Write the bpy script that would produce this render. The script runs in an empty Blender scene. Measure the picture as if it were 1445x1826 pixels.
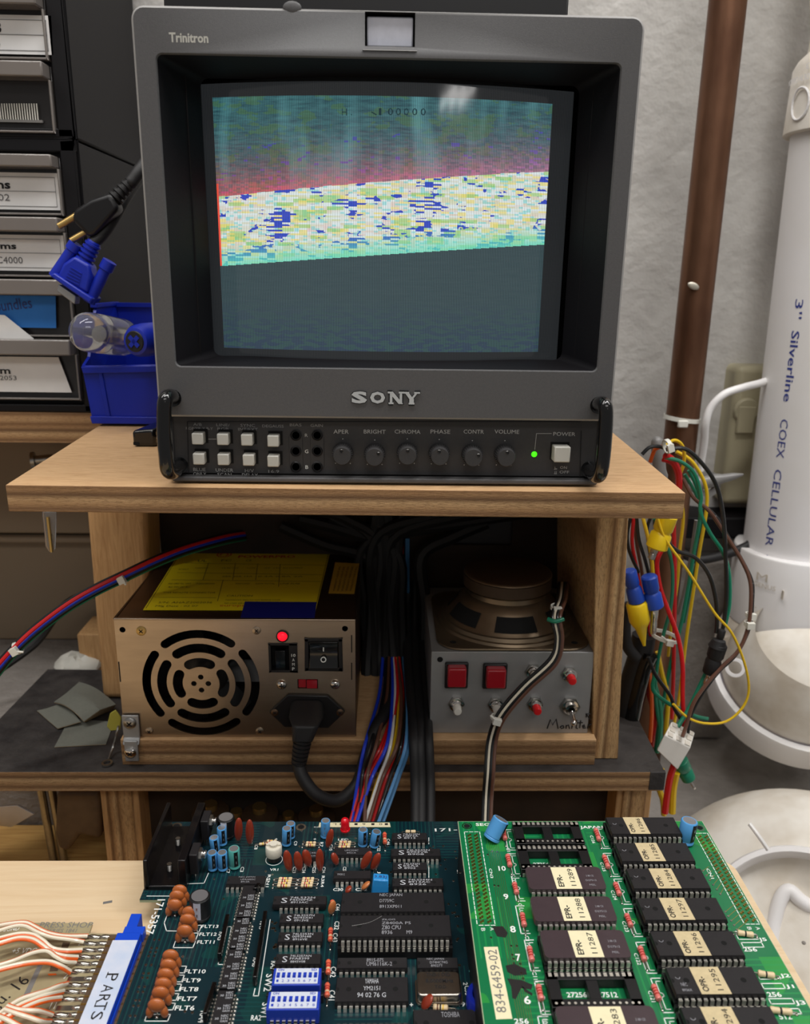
import bpy, bmesh, math, random
from mathutils import Vector as V, Matrix as M4
random.seed(7)
C = bpy.context.scene.collection
S = bpy.context.scene
PI = math.pi
# ------------------------------------------------------------------ camera
CZ = 1.30                       # eye height; every coordinate below is relative to the eye
W, H, F = 1445.0, 1826.0, 1450.0
TH, RO, YA = math.radians(16.2), 0.015, math.radians(-1.45)
fw = V((-math.sin(YA)*math.cos(TH), math.cos(YA)*math.cos(TH), -math.sin(TH)))
r0 = V((math.cos(YA), math.sin(YA), 0)); u0 = r0.cross(fw)
RT = r0*math.cos(RO)+u0*math.sin(RO); UP = -r0*math.sin(RO)+u0*math.cos(RO)
cd = bpy.data.cameras.new('camera'); cam = bpy.data.objects.new('camera', cd); C.objects.link(cam)
cam.matrix_world = M4(((RT.x, UP.x, -fw.x, 0), (RT.y, UP.y, -fw.y, 0), (RT.z, UP.z, -fw.z, CZ), (0, 0, 0, 1)))
cd.sensor_fit = 'VERTICAL'; cd.sensor_height = 36; cd.lens = 36*F/H; cd.clip_start = .01; cd.clip_end = 20
cd.dof.use_dof = True; cd.dof.focus_distance = .43; cd.dof.aperture_fstop = 13
S.camera = cam
S.view_settings.view_transform = 'Standard'; S.view_settings.look = 'None'
S.view_settings.gamma = 1; S.view_settings.exposure = 0.0; S.view_settings.use_curve_mapping = False
# ------------------------------------------------------------------ light
w = bpy.data.worlds.new('room'); S.world = w; w.use_nodes = True
w.node_tree.nodes['Background'].inputs[0].default_value = (1, .98, .96, 1)
w.node_tree.nodes['Background'].inputs[1].default_value = .20
def area(name, loc, target, sx, sy, power, col, roll=0):
    l = bpy.data.lights.new(name, 'AREA'); l.shape = 'RECTANGLE'; l.size = sx; l.size_y = sy; l.energy = power; l.color = col
    o = bpy.data.objects.new(name, l); C.objects.link(o); loc = V(loc); o.location = loc+V((0, 0, CZ))
    o.rotation_euler = ((V(target)-loc).to_track_quat('-Z', 'Y').to_matrix() @ M4.Rotation(roll, 3, 'Z')).to_euler()
area('ceiling_tube_light', (.22, .08, 1.25), (.05, .45, -.2), 1.3, .10, 13.5, (1, .98, .95))
area('ceiling_tube_light_far', (-.6, .15, 1.30), (-.1, .5, -.2), .12, 1.2, 9, (1, .975, .94))
area('wall_fill_light_right', (.95, .25, 1.25), (.35, .72, .0), .12, 1.0, 8, (1, .98, .96))  # added fill lamp, brightens the wall and white pipe
area('ceiling_tube_light_room', (.3, -1.3, 1.25), (0, .4, -.2), 1.3, .3, 7.5, (1, .97, .93))
for k_ in range(3): area('ceiling_tube_light_hall', (1.22+.20*k_, -4.2, 1.00+.015*k_), (.03, .42, .08), .36, .035, .7, (1, .98, .95), .30)

# ------------------------------------------------------------------ pixel ray -> point on a real plane
def ray(px, py): return fw+RT*((px-W/2)/F)+UP*((H/2-py)/F)
def at(px, py, X=None, Y=None, Z=None):
    d = ray(px, py); t = X/d.x if X is not None else Y/d.y if Y is not None else Z/d.z
    return d*t
# ------------------------------------------------------------------ node helper
class NT:
    def __init__(s, m): s.t = m.node_tree; s.n = s.t.nodes; s.l = s.t.links
    def node(s, k, **kw):
        n = s.n.new(k)
        for a, b in kw.items(): setattr(n, a, b)
        return n
    def put(s, sock, v):
        if isinstance(v, Q): s.l.new(v.s, sock)
        elif isinstance(v, (tuple, list)) and len(v) == 3 and sock.type == 'RGBA': sock.default_value = (*v, 1)
        else: sock.default_value = v
    def math(s, op, a, b=0.0, c=0.0):
        n = s.node('ShaderNodeMath', operation=op); s.put(n.inputs[0], a); s.put(n.inputs[1], b); s.put(n.inputs[2], c); return Q(s, n.outputs[0])
    def xyz(s, v):
        n = s.node('ShaderNodeSeparateXYZ'); s.put(n.inputs[0], v); return [Q(s, o) for o in n.outputs]
    def comb(s, x, y, z):
        n = s.node('ShaderNodeCombineXYZ'); s.put(n.inputs[0], x); s.put(n.inputs[1], y); s.put(n.inputs[2], z); return Q(s, n.outputs[0])
    def coord(s): return Q(s, s.node('ShaderNodeTexCoord').outputs['Object'])
    def mapping(s, v, sc=(1, 1, 1)):
        n = s.node('ShaderNodeMapping'); s.put(n.inputs[0], v); n.inputs['Scale'].default_value = sc; return Q(s, n.outputs[0])
    def noise(s, v, scale=5, detail=3, rough=.5, dist=0):
        n = s.node('ShaderNodeTexNoise'); s.put(n.inputs['Vector'], v); n.inputs['Scale'].default_value = scale
        n.inputs['Detail'].default_value = detail; n.inputs['Roughness'].default_value = rough; n.inputs['Distortion'].default_value = dist
        return Q(s, n.outputs['Fac'])
    def white(s, v):
        n = s.node('ShaderNodeTexWhiteNoise', noise_dimensions='3D'); s.put(n.inputs['Vector'], v); return Q(s, n.outputs['Value']), Q(s, n.outputs['Color'])
    def ramp(s, f, stops):
        n = s.node('ShaderNodeValToRGB'); s.put(n.inputs[0], f); e = n.color_ramp.elements
        while len(e) < len(stops): e.new(.5)
        for i, (p, c) in enumerate(stops): e[i].position = p; e[i].color = (*c, 1) if len(c) == 3 else c
        return Q(s, n.outputs[0])
    def mix(s, f, a, b):
        n = s.node('ShaderNodeMix', data_type='RGBA'); s.put(n.inputs[0], f); s.put(n.inputs[6], a); s.put(n.inputs[7], b); return Q(s, n.outputs[2])
class Q:
    def __init__(s, t, o): s.t = t; s.s = o
    def __add__(s, b): return s.t.math('ADD', s, b)
    def __sub__(s, b): return s.t.math('SUBTRACT', s, b)
    def __mul__(s, b): return s.t.math('MULTIPLY', s, b)
    def gt(s, b): return s.t.math('GREATER_THAN', s, b)
    def lt(s, b): return s.t.math('LESS_THAN', s, b)
    def floor(s): return s.t.math('FLOOR', s)
def srgb(r, g=None, b=None):
    if g is None: r, g, b = r
    f = lambda c: (c/255/12.92) if c/255 <= .04045 else ((c/255+.055)/1.055)**2.4
    return (f(r), f(g), f(b))
MATS = {}
def newmat(name):
    m = bpy.data.materials.new(name); m.use_nodes = True; MATS[name] = m
    t = NT(m); return m, t, m.node_tree.nodes['Principled BSDF']
def mat(name, col, rough=.5, metal=0, var=.0, vs=60, bump=0, bs=200, coat=0, trans=0, emis=0, spec=.5, rvar=0, alpha=1, stretch=(1, 1, 1), dirt=None, ior=1.45):
    m, t, p = newmat(name); c = srgb(col)
    p.inputs['Base Color'].default_value = (*c, 1); p.inputs['Roughness'].default_value = rough; p.inputs['Metallic'].default_value = metal
    p.inputs['Coat Weight'].default_value = coat; p.inputs['Transmission Weight'].default_value = trans; p.inputs['Specular IOR Level'].default_value = spec
    p.inputs['IOR'].default_value = ior
    if emis: p.inputs['Emission Color'].default_value = (*c, 1); p.inputs['Emission Strength'].default_value = emis
    if alpha < 1: p.inputs['Alpha'].default_value = alpha
    co = t.mapping(t.coord(), stretch)
    n = t.noise(co, vs, 4, .6)
    d = srgb(dirt) if dirt else tuple(x*(1-max(var, .04)) for x in c)
    f = t.ramp(n, [(.35, (0, 0, 0)), (.65, (1, 1, 1))])
    k = t.mix(f, c, d); t.put(p.inputs['Base Color'], k)
    if rvar: t.put(p.inputs['Roughness'], n*rvar+(rough-rvar/2))
    if bump:
        b = t.node('ShaderNodeBump'); b.inputs['Strength'].default_value = 1; b.inputs['Distance'].default_value = bump
        t.put(b.inputs['Height'], t.noise(co, bs, 4, .6)); t.l.new(b.outputs[0], p.inputs['Normal'])
    return m
def wood(name, c1, c2, grain='X', scale=30, rough=.6, knots=.0, bump=.0002, c3=None):
    m, t, p = newmat(name)
    k = 14.0; sc = {'X': (1, k, k), 'Y': (k, 1, k), 'Z': (k, k, 1)}[grain]
    co = t.coord(); a = t.noise(t.mapping(co, sc), scale, 6, .65, 1.2); b = t.noise(co, 9, 2, .5)
    k1 = t.ramp(a, [(.3, srgb(c2)), (.6, srgb(c1))]); k2 = t.mix(t.ramp(b, [(.4, (0, 0, 0)), (.75, (.5, .5, .5))]), k1, srgb(c3 or c2))
    t.put(p.inputs['Base Color'], k2); p.inputs['Roughness'].default_value = rough
    bm = t.node('ShaderNodeBump'); bm.inputs['Distance'].default_value = bump; t.put(bm.inputs['Height'], a); t.l.new(bm.outputs[0], p.inputs['Normal'])
    return m
def plyedge(name, axis, period, cols, scale=1.0):
    """cut plywood edge: glued plies stacked along one axis"""
    m, t, p = newmat(name); co = t.coord(); x = t.xyz(co)
    wob = t.noise(co, 25, 2, .5)*0.0012
    a = t.math('FRACT', (x['XYZ'.index(axis)]+wob)*(1/period))
    n = len(cols); st = []
    for i, c in enumerate(cols): st.append((i/n, srgb(c)))
    k = t.ramp(a, st); rn = t.n[-1]
    for nd in t.n:
        if nd.bl_idname == 'ShaderNodeValToRGB': nd.color_ramp.interpolation = 'LINEAR'
    sc = {'Z': (1, 1, 6), 'X': (6, 1, 1)}[axis]
    g = t.noise(t.mapping(co, sc), 260, 5, .75); g2 = t.noise(t.mapping(co, sc), 40, 3, .6)
    k = t.mix(t.ramp(g, [(.36, (.6, .6, .6)), (.52, (0, 0, 0))]), k, srgb(110, 78, 46))
    k = t.mix(t.ramp(g2, [(.5, (0, 0, 0)), (.75, (.3, .3, .3))]), k, srgb(140, 102, 62))
    t.put(p.inputs['Base Color'], k); p.inputs['Roughness'].default_value = .8
    bm = t.node('ShaderNodeBump'); bm.inputs['Distance'].default_value = .0006; t.put(bm.inputs['Height'], g); t.l.new(bm.outputs[0], p.inputs['Normal'])
    return m
# ------------------------------------------------------------------ mesh builder
TXT = {}
def textmesh(s, bold):
    k = (s, bold)
    if k in TXT: return TXT[k]
    cu = bpy.data.curves.new('t', 'FONT'); cu.body = s; cu.resolution_u = 2; cu.offset = bold
    o = bpy.data.objects.new('t', cu); C.objects.link(o); dg = bpy.context.evaluated_depsgraph_get()
    me = bpy.data.meshes.new_from_object(o.evaluated_get(dg)); vs = [v.co.copy() for v in me.vertices]; fs = [list(p.vertices) for p in me.polygons]
    bpy.data.objects.remove(o); bpy.data.curves.remove(cu); bpy.data.meshes.remove(me)
    if vs:
        x0 = min(v.x for v in vs); x1 = max(v.x for v in vs); y0 = min(v.y for v in vs); y1 = max(v.y for v in vs)
        vs = [((v.x-x0)/(x1-x0), (v.y-y0)/(y1-y0)) for v in vs]
    TXT[k] = (vs, fs); return TXT[k]
def frame(d):
    d = d.normalized(); a = V((0, 0, 1)) if abs(d.z) < .9 else V((1, 0, 0)); x = a.cross(d).normalized(); return x, d.cross(x)
class MB:
    def __init__(s, m=None): s.v = []; s.f = []; s.fm = []; s.sm = []; s.mats = []; s.mi = 0; s.use(m) if m else None
    def use(s, m):
        if m not in s.mats: s.mats.append(m)
        s.mi = s.mats.index(m); return s
    def add(s, vs, fs, smooth=False, m=None):
        if m: s.use(m)
        b = len(s.v); s.v += [V(v) for v in vs]
        for f in fs: s.f.append([b+i for i in f]); s.fm.append(s.mi); s.sm.append(smooth)
        return s
    def box(s, a, b, m=None):
        a = V(a); b = V(b); lo = [min(a[i], b[i]) for i in range(3)]; hi = [max(a[i], b[i]) for i in range(3)]
        vs = [(x, y, z) for z in (lo[2], hi[2]) for y in (lo[1], hi[1]) for x in (lo[0], hi[0])]
        return s.add(vs, [(0, 2, 3, 1), (4, 5, 7, 6), (0, 1, 5, 4), (1, 3, 7, 5), (3, 2, 6, 7), (2, 0, 4, 6)], m=m)
    def obox(s, c, x, y, z, m=None):
        """box about centre c with half-axis vectors x, y, z"""
        c = V(c); vs = [c+x*i+y*j+z*k for k in (-1, 1) for j in (-1, 1) for i in (-1, 1)]
        return s.add(vs, [(0, 2, 3, 1), (4, 5, 7, 6), (0, 1, 5, 4), (1, 3, 7, 5), (3, 2, 6, 7), (2, 0, 4, 6)], m=m)
    def prism(s, pts, ext, m=None, smooth=False):
        n = len(pts); pts = [V(p) for p in pts]; ext = V(ext)
        vs = pts+[p+ext for p in pts]; fs = [tuple(range(n))[::-1], tuple(range(n, 2*n))]
        s.add(vs, fs, m=m); b = len(s.v)-2*n
        for i in range(n):
            j = (i+1) % n; s.f.append([b+i, b+j, b+n+j, b+n+i]); s.fm.append(s.mi); s.sm.append(smooth)
        return s
    def cyl(s, p, q, r, r2=None, n=16, m=None, caps=True):
        p = V(p); q = V(q); r2 = r if r2 is None else r2; x, y = frame(q-p)
        vs = [p+(x*math.cos(2*PI*i/n)+y*math.sin(2*PI*i/n))*r for i in range(n)]+[q+(x*math.cos(2*PI*i/n)+y*math.sin(2*PI*i/n))*r2 for i in range(n)]
        s.add(vs, [(i, (i+1) % n, n+(i+1) % n, n+i) for i in range(n)], True, m)
        if caps: s.add(vs[:n], [tuple(range(n))[::-1]]); s.add(vs[n:], [tuple(range(n))])
        return s
    def lathe(s, p, d, prof, n=24, m=None, ms=None, caps=True, a0=0, a1=2*PI, xd=None, sharp=False):
        """prof: list of (along, radius)"""
        p = V(p); d = V(d).normalized(); x, y = frame(d)
        if xd is not None: x = (V(xd)-d*V(xd).dot(d)).normalized(); y = d.cross(x)
        full = abs(a1-a0-2*PI) < 1e-6; k = n if full else n+1
        rings = [[p+d*h+(x*math.cos(a0+(a1-a0)*i/n)+y*math.sin(a0+(a1-a0)*i/n))*r for i in range(k)] for h, r in prof]
        for j in range(len(prof)-1):
            vs = rings[j]+rings[j+1]
            s.add(vs, [(i, (i+1) % k, k+(i+1) % k, k+i) for i in range(n)], not sharp, (ms[j] if ms else m))
        if caps and full:
            if prof[0][1] > 1e-7: s.add(rings[0], [tuple(range(k))[::-1]])
            if prof[-1][1] > 1e-7: s.add(rings[-1], [tuple(range(k))])
        return s
    def ball(s, c, r, m=None, n=14, ax=None):
        c = V(c); rx, ry, rz = r if isinstance(r, (tuple, list)) else (r, r, r); k = max(6, n//2)
        X, Y, Z = ax or (V((1, 0, 0)), V((0, 1, 0)), V((0, 0, 1)))
        vs = []
        for j in range(k+1):
            t = PI*j/k
            for i in range(n):
                a = 2*PI*i/n; vs.append(c+X*(rx*math.sin(t)*math.cos(a))+Y*(ry*math.sin(t)*math.sin(a))-Z*(rz*math.cos(t)))
        return s.add(vs, [(j*n+i, j*n+(i+1) % n, (j+1)*n+(i+1) % n, (j+1)*n+i) for j in range(k) for i in range(n)], True, m)
    def tube(s, pts, r, m=None, n=10, sub=6, smooth=True):
        pts = [V(p) for p in pts]
        if smooth and len(pts) > 2: pts = crom(pts, sub)
        k = len(pts); T = [(pts[min(i+1, k-1)]-pts[max(i-1, 0)]).normalized() for i in range(k)]
        x, y = frame(T[0]); rings = []
        for i in range(k):
            x = (x-T[i]*x.dot(T[i])).normalized(); y = T[i].cross(x)
            rr = r(i/(k-1)) if callable(r) else r
            rings += [pts[i]+(x*math.cos(2*PI*j/n)+y*math.sin(2*PI*j/n))*rr for j in range(n)]
        s.add(rings, [(i*n+j, i*n+(j+1) % n, (i+1)*n+(j+1) % n, (i+1)*n+j) for i in range(k-1) for j in range(n)], True, m)
        s.add(rings[:n], [tuple(range(n))[::-1]]); s.add(rings[-n:], [tuple(range(n))])
        return s
    def text(s, t, p, q, h, nrm, m=None, bold=0.0, lift=.00006):
        p = V(p); q = V(q); nrm = V(nrm).normalized(); d = q-p; L = d.length; d.normalize(); up = nrm.cross(d)
        vs, fs = textmesh(t, bold)
        return s.add([p+d*(x*L)+up*(y*h)+nrm*lift for x, y in vs], fs, m=m)
    def build(s, name, parent=None, bevel=0, seg=2, loc=None, smooth_all=False, sub=0):
        me = bpy.data.meshes.new(name)
        if parent is not None: org = V(parent['_o'])
        elif loc is not None: org = V(loc)
        else:
            xs = [v.x for v in s.v]; ys = [v.y for v in s.v]; org = V(((min(xs)+max(xs))/2, (min(ys)+max(ys))/2, min(v.z for v in s.v)))
        me.from_pydata([v-org for v in s.v], [], s.f)
        for m in s.mats: me.materials.append(MATS[m])
        me.polygons.foreach_set('material_index', s.fm); me.polygons.foreach_set('use_smooth', [True]*len(s.f) if smooth_all else s.sm)
        bm = bmesh.new(); bm.from_mesh(me); bmesh.ops.remove_doubles(bm, verts=bm.verts, dist=1e-6); bmesh.ops.recalc_face_normals(bm, faces=bm.faces); bm.to_mesh(me); bm.free(); me.set_sharp_from_angle(angle=.7)
        o = bpy.data.objects.new(name, me); C.objects.link(o); o['_o'] = tuple(org)
        if parent is not None: o.parent = parent
        else: o.location = org+V((0, 0, CZ))
        if bevel:
            b = o.modifiers.new('bevel', 'BEVEL'); b.width = bevel; b.segments = seg; b.limit_method = 'ANGLE'; b.angle_limit = .7; b.use_clamp_overlap = True
        if sub:
            b = o.modifiers.new('sub', 'SUBSURF'); b.levels = b.render_levels = sub
        return o
def crom(p, sub):
    out = []
    for i in range(len(p)-1):
        a = p[max(i-1, 0)]; b = p[i]; c = p[i+1]; d = p[min(i+2, len(p)-1)]
        for k in range(sub):
            t = k/sub; out.append(.5*((2*b)+(c-a)*t+(2*a-5*b+4*c-d)*t*t+(3*b-a-3*c+d)*t**3))
    return out+[p[-1]]
def tag(o, label=None, cat=None, group=None, kind=None):
    if label: o['label'] = label
    if cat: o['category'] = cat
    if group: o['group'] = group
    if kind: o['kind'] = kind
    return o
def thing(name, loc, label, cat, group=None):
    o = bpy.data.objects.new(name, None); C.objects.link(o); o.empty_display_size = .01
    o['_o'] = tuple(loc); o.location = V(loc)+V((0, 0, CZ)); return tag(o, label, cat, group)
def carve(o, cutters):
    """boolean difference, applied, the cutters deleted"""
    for c in cutters:
        b = o.modifiers.new('cut', 'BOOLEAN'); b.operation = 'DIFFERENCE'; b.object = c; b.solver = 'EXACT'
    dg = bpy.context.evaluated_depsgraph_get(); me = bpy.data.meshes.new_from_object(o.evaluated_get(dg))
    o.modifiers.clear(); o.data = me
    for c in cutters: bpy.data.objects.remove(c)
# ------------------------------------------------------------------ materials
NY = V((0, -1, 0)); NZ = V((0, 0, 1)); X = V((1, 0, 0)); Yv = V((0, 1, 0))
wood('desk_wood', (224, 199, 163), (212, 183, 144), 'X', 7, .5, c3=(230, 198, 156))
wood('shelf_wood', (210, 172, 128), (172, 130, 88), 'X', 60, .62, c3=(200, 160, 114), bump=.0003)
wood('post_wood', (200, 158, 108), (166, 122, 76), 'Z', 26, .7, c3=(184, 140, 92))
mat('shade_wood', (52, 38, 28), .8, var=.3, vs=20, dirt=(34, 26, 20))  # near-black brown: shade of the recesses put into the wood colour
mat('cable_shaded', (12, 12, 12), .6)  # darker copy of the black rubber, the gap's darkness put into it
wood('bench_wood', (206, 164, 96), (176, 130, 70), 'X', 14, .6)
plyedge('ply_edge', 'Z', .0195, [(178, 140, 98), (118, 84, 52), (170, 132, 90), (190, 154, 110), (100, 70, 42), (160, 122, 82), (126, 90, 56), (178, 140, 98)])
plyedge('ply_edge_side', 'X', .0175, [(206, 166, 116), (190, 148, 98), (120, 84, 50), (196, 152, 102), (216, 178, 128), (130, 94, 58), (200, 158, 108), (206, 166, 116)])
mat('black_paint', (40, 37, 37), .62, var=.4, vs=40, bump=.0008, bs=160, dirt=(62, 58, 56), rvar=.3)
mat('wall_paint', (204, 201, 196), .75, vs=5, dirt=(178, 174, 170), bump=.0042, bs=26)
mat('wall_brown', (142, 124, 102), .6, var=.1, vs=4)
mat('concrete', (150, 144, 138), .9, vs=14, dirt=(122, 116, 110), bump=.003, bs=60)
mat('monitor_grey', (84, 83, 84), .5, var=.10, vs=900, bump=.00008, bs=2500)
mat('monitor_edge', (150, 148, 146), .5)
mat('monitor_dark', (54, 53, 54), .5, var=.1, vs=500, bump=.00005, bs=2500)
mat('funnel_black', (15, 13, 17), .6, spec=.25, bump=.00008, bs=2200)
mat('black_plastic', (22, 21, 23), .4, var=.1)
mat('black_gloss', (10, 10, 11), .18, coat=.4)
mat('black_rubber', (30, 29, 30), .55, bump=.0001, bs=900)
mat('dark_hole', (4, 4, 4), .9)
mat('key_grey', (186, 184, 176), .5, var=.05)
mat('print_grey', (178, 178, 176), .6)
mat('print_dim', (138, 138, 138), .6)
mat('silver_logo', (226, 228, 228), .25, .6)
mat('led_green', (70, 255, 20), .3, emis=1.1)
mat('led_red', (255, 20, 40), .3, emis=1.3)
mat('tally_white', (206, 208, 220), .5, var=.1, vs=200)
mat('steel', (176, 160, 142), .34, 1, var=.12, vs=18, rvar=.15, stretch=(1, 1, 6))
mat('steel_dark', (120, 98, 80), .42, 1, var=.2, vs=12)
mat('zinc', (178, 176, 172), .3, 1, var=.2, vs=200)
mat('dull_alu', (168, 168, 168), .5, .6, var=.15, vs=20, rvar=.2)
mat('chrome', (215, 210, 205), .15, 1)
mat('label_yellow', (222, 202, 20), .5)
mat('label_ochre', (196, 160, 50), .6)
mat('ink_dark', (38, 34, 20), .7)
mat('ink_red', (190, 50, 30), .6)
mat('tape_blue', (14, 22, 112), .5)
mat('button_red', (158, 14, 30), .35, coat=.3)
mat('knob_red', (214, 30, 34), .3, coat=.4)
mat('knob_white', (222, 218, 208), .35)
mat('speaker_brown', (74, 56, 40), .55, .2, var=.2)
mat('speaker_steel', (140, 122, 100), .38, .8, var=.3, vs=25)
mat('cone_black', (10, 10, 10), .9)
mat('white_plastic', (236, 232, 224), .45)
mat('clear_tie', (226, 224, 214), .4)
mat('tool_brown', (112, 90, 66), .6, var=.3, vs=30, dirt=(84, 66, 48))
mat('copper', (142, 104, 80), .42, .85, vs=16, dirt=(96, 66, 50), stretch=(1, 1, .35), rvar=.25, bump=.0003, bs=120)
mat('solder_drop', (196, 190, 176), .4, .6)
mat('pvc', (236, 234, 235), .38, var=.04, vs=6, dirt=(228, 225, 222))
mat('pvc_old', (230, 225, 216), .45, var=.08, vs=14, dirt=(196, 184, 166), bump=.0004, bs=50)
mat('pvc_blue_ink', (48, 62, 140), .6)
mat('primer', (110, 100, 170), .5, dirt=(170, 160, 190), vs=60)
mat('box_beige', (176, 168, 140), .5, var=.05)
for n_, c_ in dict(red=(200, 22, 26), blue=(28, 60, 200), skyblue=(84, 140, 190), yellow=(226, 186, 26), green=(20, 122, 92), black=(20, 20, 21), brown=(96, 62, 48), orange=(226, 96, 26), white=(228, 226, 220), purple=(60, 40, 120), grey=(120, 118, 116), cream=(232, 222, 200), peach=(222, 108, 66)).items():
    mat('wire_'+n_, c_, .38, coat=.2, var=.05)
mat('crimp_blue', (30, 66, 160), .35)
mat('crimp_yellow', (222, 188, 20), .35)
mat('cabinet_black', (13, 11, 14), .55, var=.1, spec=.3)
mat('drawer_clear', (120, 112, 104), .15, trans=.0, alpha=.55)
mat('drawer_dark', (42, 39, 39), .3, coat=.3)
mat('drawer_lip', (128, 121, 116), .2, coat=.6, alpha=.85)
mat('paper', (226, 224, 222), .7, var=.04)
mat('paper_line', (92, 90, 92), .7)
mat('tape_masking_blue', (42, 116, 196), .6, var=.05)
mat('bin_blue', (12, 36, 160), .38, var=.05)
mat('vga_blue', (24, 44, 168), .4)
mat('clear_acetate', (225, 225, 225), .05, trans=.9, ior=1.4)
mat('brass', (190, 160, 100), .35, .9)
mat('sandpaper', (112, 113, 104), .95, var=.1, vs=500, bump=.0003, bs=2000)
mat('sandpaper_back', (140, 120, 92), .9)
mat('string_tan', (190, 172, 140), .7)
mat('tag_yellow', (176, 168, 70), .4, alpha=.8)
# board materials
def pcb(name, c1, c2, lines, dark):
    m, t, p = newmat(name); co = t.coord(); x, y, z = t.xyz(co)
    k = t.white(t.comb((x*90).floor(), (y*45).floor(), 0.0))[0]
    blk = k.gt(.55)
    n2 = t.noise(co, 28, 2, .5).gt(.52)
    # traces: fine parallel lines in both directions
    l1 = t.math('PINGPONG', x*lines, 1.0).gt(.72); l2 = t.math('PINGPONG', y*lines, 1.0).gt(.72)
    k3 = t.white(t.comb((x*40).floor(), (y*28).floor(), 3.0))[0]
    ln = t.math('MAXIMUM', l1*k3.gt(.62), l2*k3.lt(.3))
    c = t.mix(n2*blk, srgb(c1), srgb(c2)); c = t.mix(ln*.7, c, srgb(dark))
    t.put(p.inputs['Base Color'], c); p.inputs['Roughness'].default_value = .32; p.inputs['Coat Weight'].default_value = .25
    return m
pcb('main_pcb', (8, 38, 46), (10, 54, 54), 900, (14, 66, 66))
pcb('rom_pcb', (16, 110, 66), (40, 138, 62), 700, (30, 140, 74))
mat('pcb_edge', (172, 184, 150), .7)
mat('silk', (232, 234, 230), .6)
mat('chip_black', (32, 30, 32), .5, spec=.4, var=.1, vs=300, bump=.00005, bs=1500)
mat('chip_brown', (66, 54, 58), .35, var=.08, vs=200, coat=.1)
mat('chip_print', (152, 152, 158), .6)
mat('chip_print_bright', (188, 190, 196), .6)
mat('pin_metal', (232, 228, 218), .35, .75)
mat('socket_black', (18, 17, 19), .45)
mat('gold', (196, 158, 92), .35, 1)
mat('solder', (190, 186, 178), .2, 1)
mat('sticker_tan', (204, 186, 146), .7, var=.12, vs=400)
mat('sticker_ivory', (232, 222, 184), .65, var=.05, vs=300)
mat('ink_black', (24, 22, 24), .7)
mat('ink_blue', (50, 56, 110), .7)
mat('cap_blue', (84, 156, 216), .38, var=.04)
mat('cap_teal', (84, 168, 160), .4)
mat('cap_black', (20, 20, 22), .4)
mat('cap_stripe', (190, 196, 210), .5)
mat('cap_top', (186, 188, 194), .3, .8)
mat('coin_blue', (20, 40, 160), .35)
mat('ceramic_red', (142, 50, 28), .35, coat=.4)
mat('ceramic_tan', (196, 118, 66), .35, coat=.4)
mat('filter_brown', (178, 98, 48), .35, coat=.3, var=.1, vs=120)
mat('trimmer', (216, 210, 194), .5)
mat('box_cap', (44, 140, 208), .35, coat=.3)
mat('axial_pink', (220, 118, 110), .4, coat=.3)
mat('axial_coral', (226, 104, 74), .4, coat=.3)
mat('res_tan', (220, 196, 156), .4, coat=.2)
mat('band_red', (176, 48, 40), .5)
mat('band_brown', (96, 56, 36), .5)
mat('band_yellow', (220, 180, 60), .5)
mat('heat_black', (20, 18, 20), .3, .3, coat=.3)
mat('led_body', (200, 8, 26), .12, coat=.6, emis=.12)
mat('can_metal', (176, 168, 158), .28, 1, var=.15, vs=150)
mat('switch_blue', (30, 60, 176), .4)
mat('switch_white', (206, 212, 226), .5)
mat('adapter_pcb', (168, 156, 122), .4, var=.15, vs=30, dirt=(140, 126, 96), coat=.2)
mat('adapter_dark', (92, 74, 58), .4, coat=.2)
mat('marker_black', (26, 22, 22), .6)
mat('connector_blue', (16, 70, 200), .4)
mat('label_white', (206, 210, 224), .55, vs=90, dirt=(188, 200, 222))
# ------------------------------------------------------------------ setting
def struct(name, mb, **k): o = mb.build(name, **k); o['kind'] = 'structure'; return o
WY = .78
mb = MB('wall_paint'); nx, nz = 60, 40
vs = []; 
for j in range(nz+1):
    for i in range(nx+1):
        x = -1.3+2.6*i/nx; z = -1.3+2.6*j/nz; vs.append((x, WY, z))
mb.add(vs, [(j*(nx+1)+i, j*(nx+1)+i+1, (j+1)*(nx+1)+i+1, (j+1)*(nx+1)+i) for j in range(nz) for i in range(nx)])
struct('wall_back', mb)
x0 = at(1330, 40, Y=.77).x
struct('trim_1', MB('wall_paint').prism([(x0, WY+.01, -.35), (x0-.004, WY, -.35), (x0+.012, WY-.008, -.35), (1.3, WY-.01, -.35), (1.3, WY+.01, -.35)], (0, 0, 1.65)), bevel=.003)
struct('trim_2', MB('concrete').box((-1.3, .555, -1.3), (.19, WY, -.35)).box((.19, .60, -1.3), (1.3, WY, -.46)), bevel=.004)
struct('floor', MB('concrete').box((-1.6, -1.2, -1.31), (1.6, 1.0, -1.30)))
# work bench far below, low concrete step behind
t = MB('bench_wood').box((-.9, .05, -.445), (.12, .455, -.42)).box((-.9, .455, -.445), (.185, .554, -.42)).box((-.88, .08, -1.30), (-.82, .14, -.445)).box((.05, .08, -1.30), (.11, .14, -.445)).box((-.88, .45, -1.30), (-.82, .51, -.445)).box((.12, .45, -1.30), (.18, .51, -.445)).build('workbench', bevel=.002)
tag(t, 'yellowish wooden workbench seen low at the left under the black shelf', 'workbench')
# brown metal cabinet low on wall at left
zt = -.13; a = at(0, 938, Y=.74).z; 
t = thing('metal_cabinet', (-.4, .76, -.35), 'flat brown metal panel cabinet below the drawer shelf at the left', 'cabinet')
MB('wall_brown').box((-.75, .742, -.35), (-.10, WY, a-.012)).build('body', t, bevel=.002)
MB('wall_brown').box((-.75, .735, a-.006), (-.10, WY, zt+.06)).build('lid', t, bevel=.002)
MB('wall_brown').box((-.75, .73, a-.014), (-.10, WY, a-.008)).build('rim', t, bevel=.002)
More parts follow.
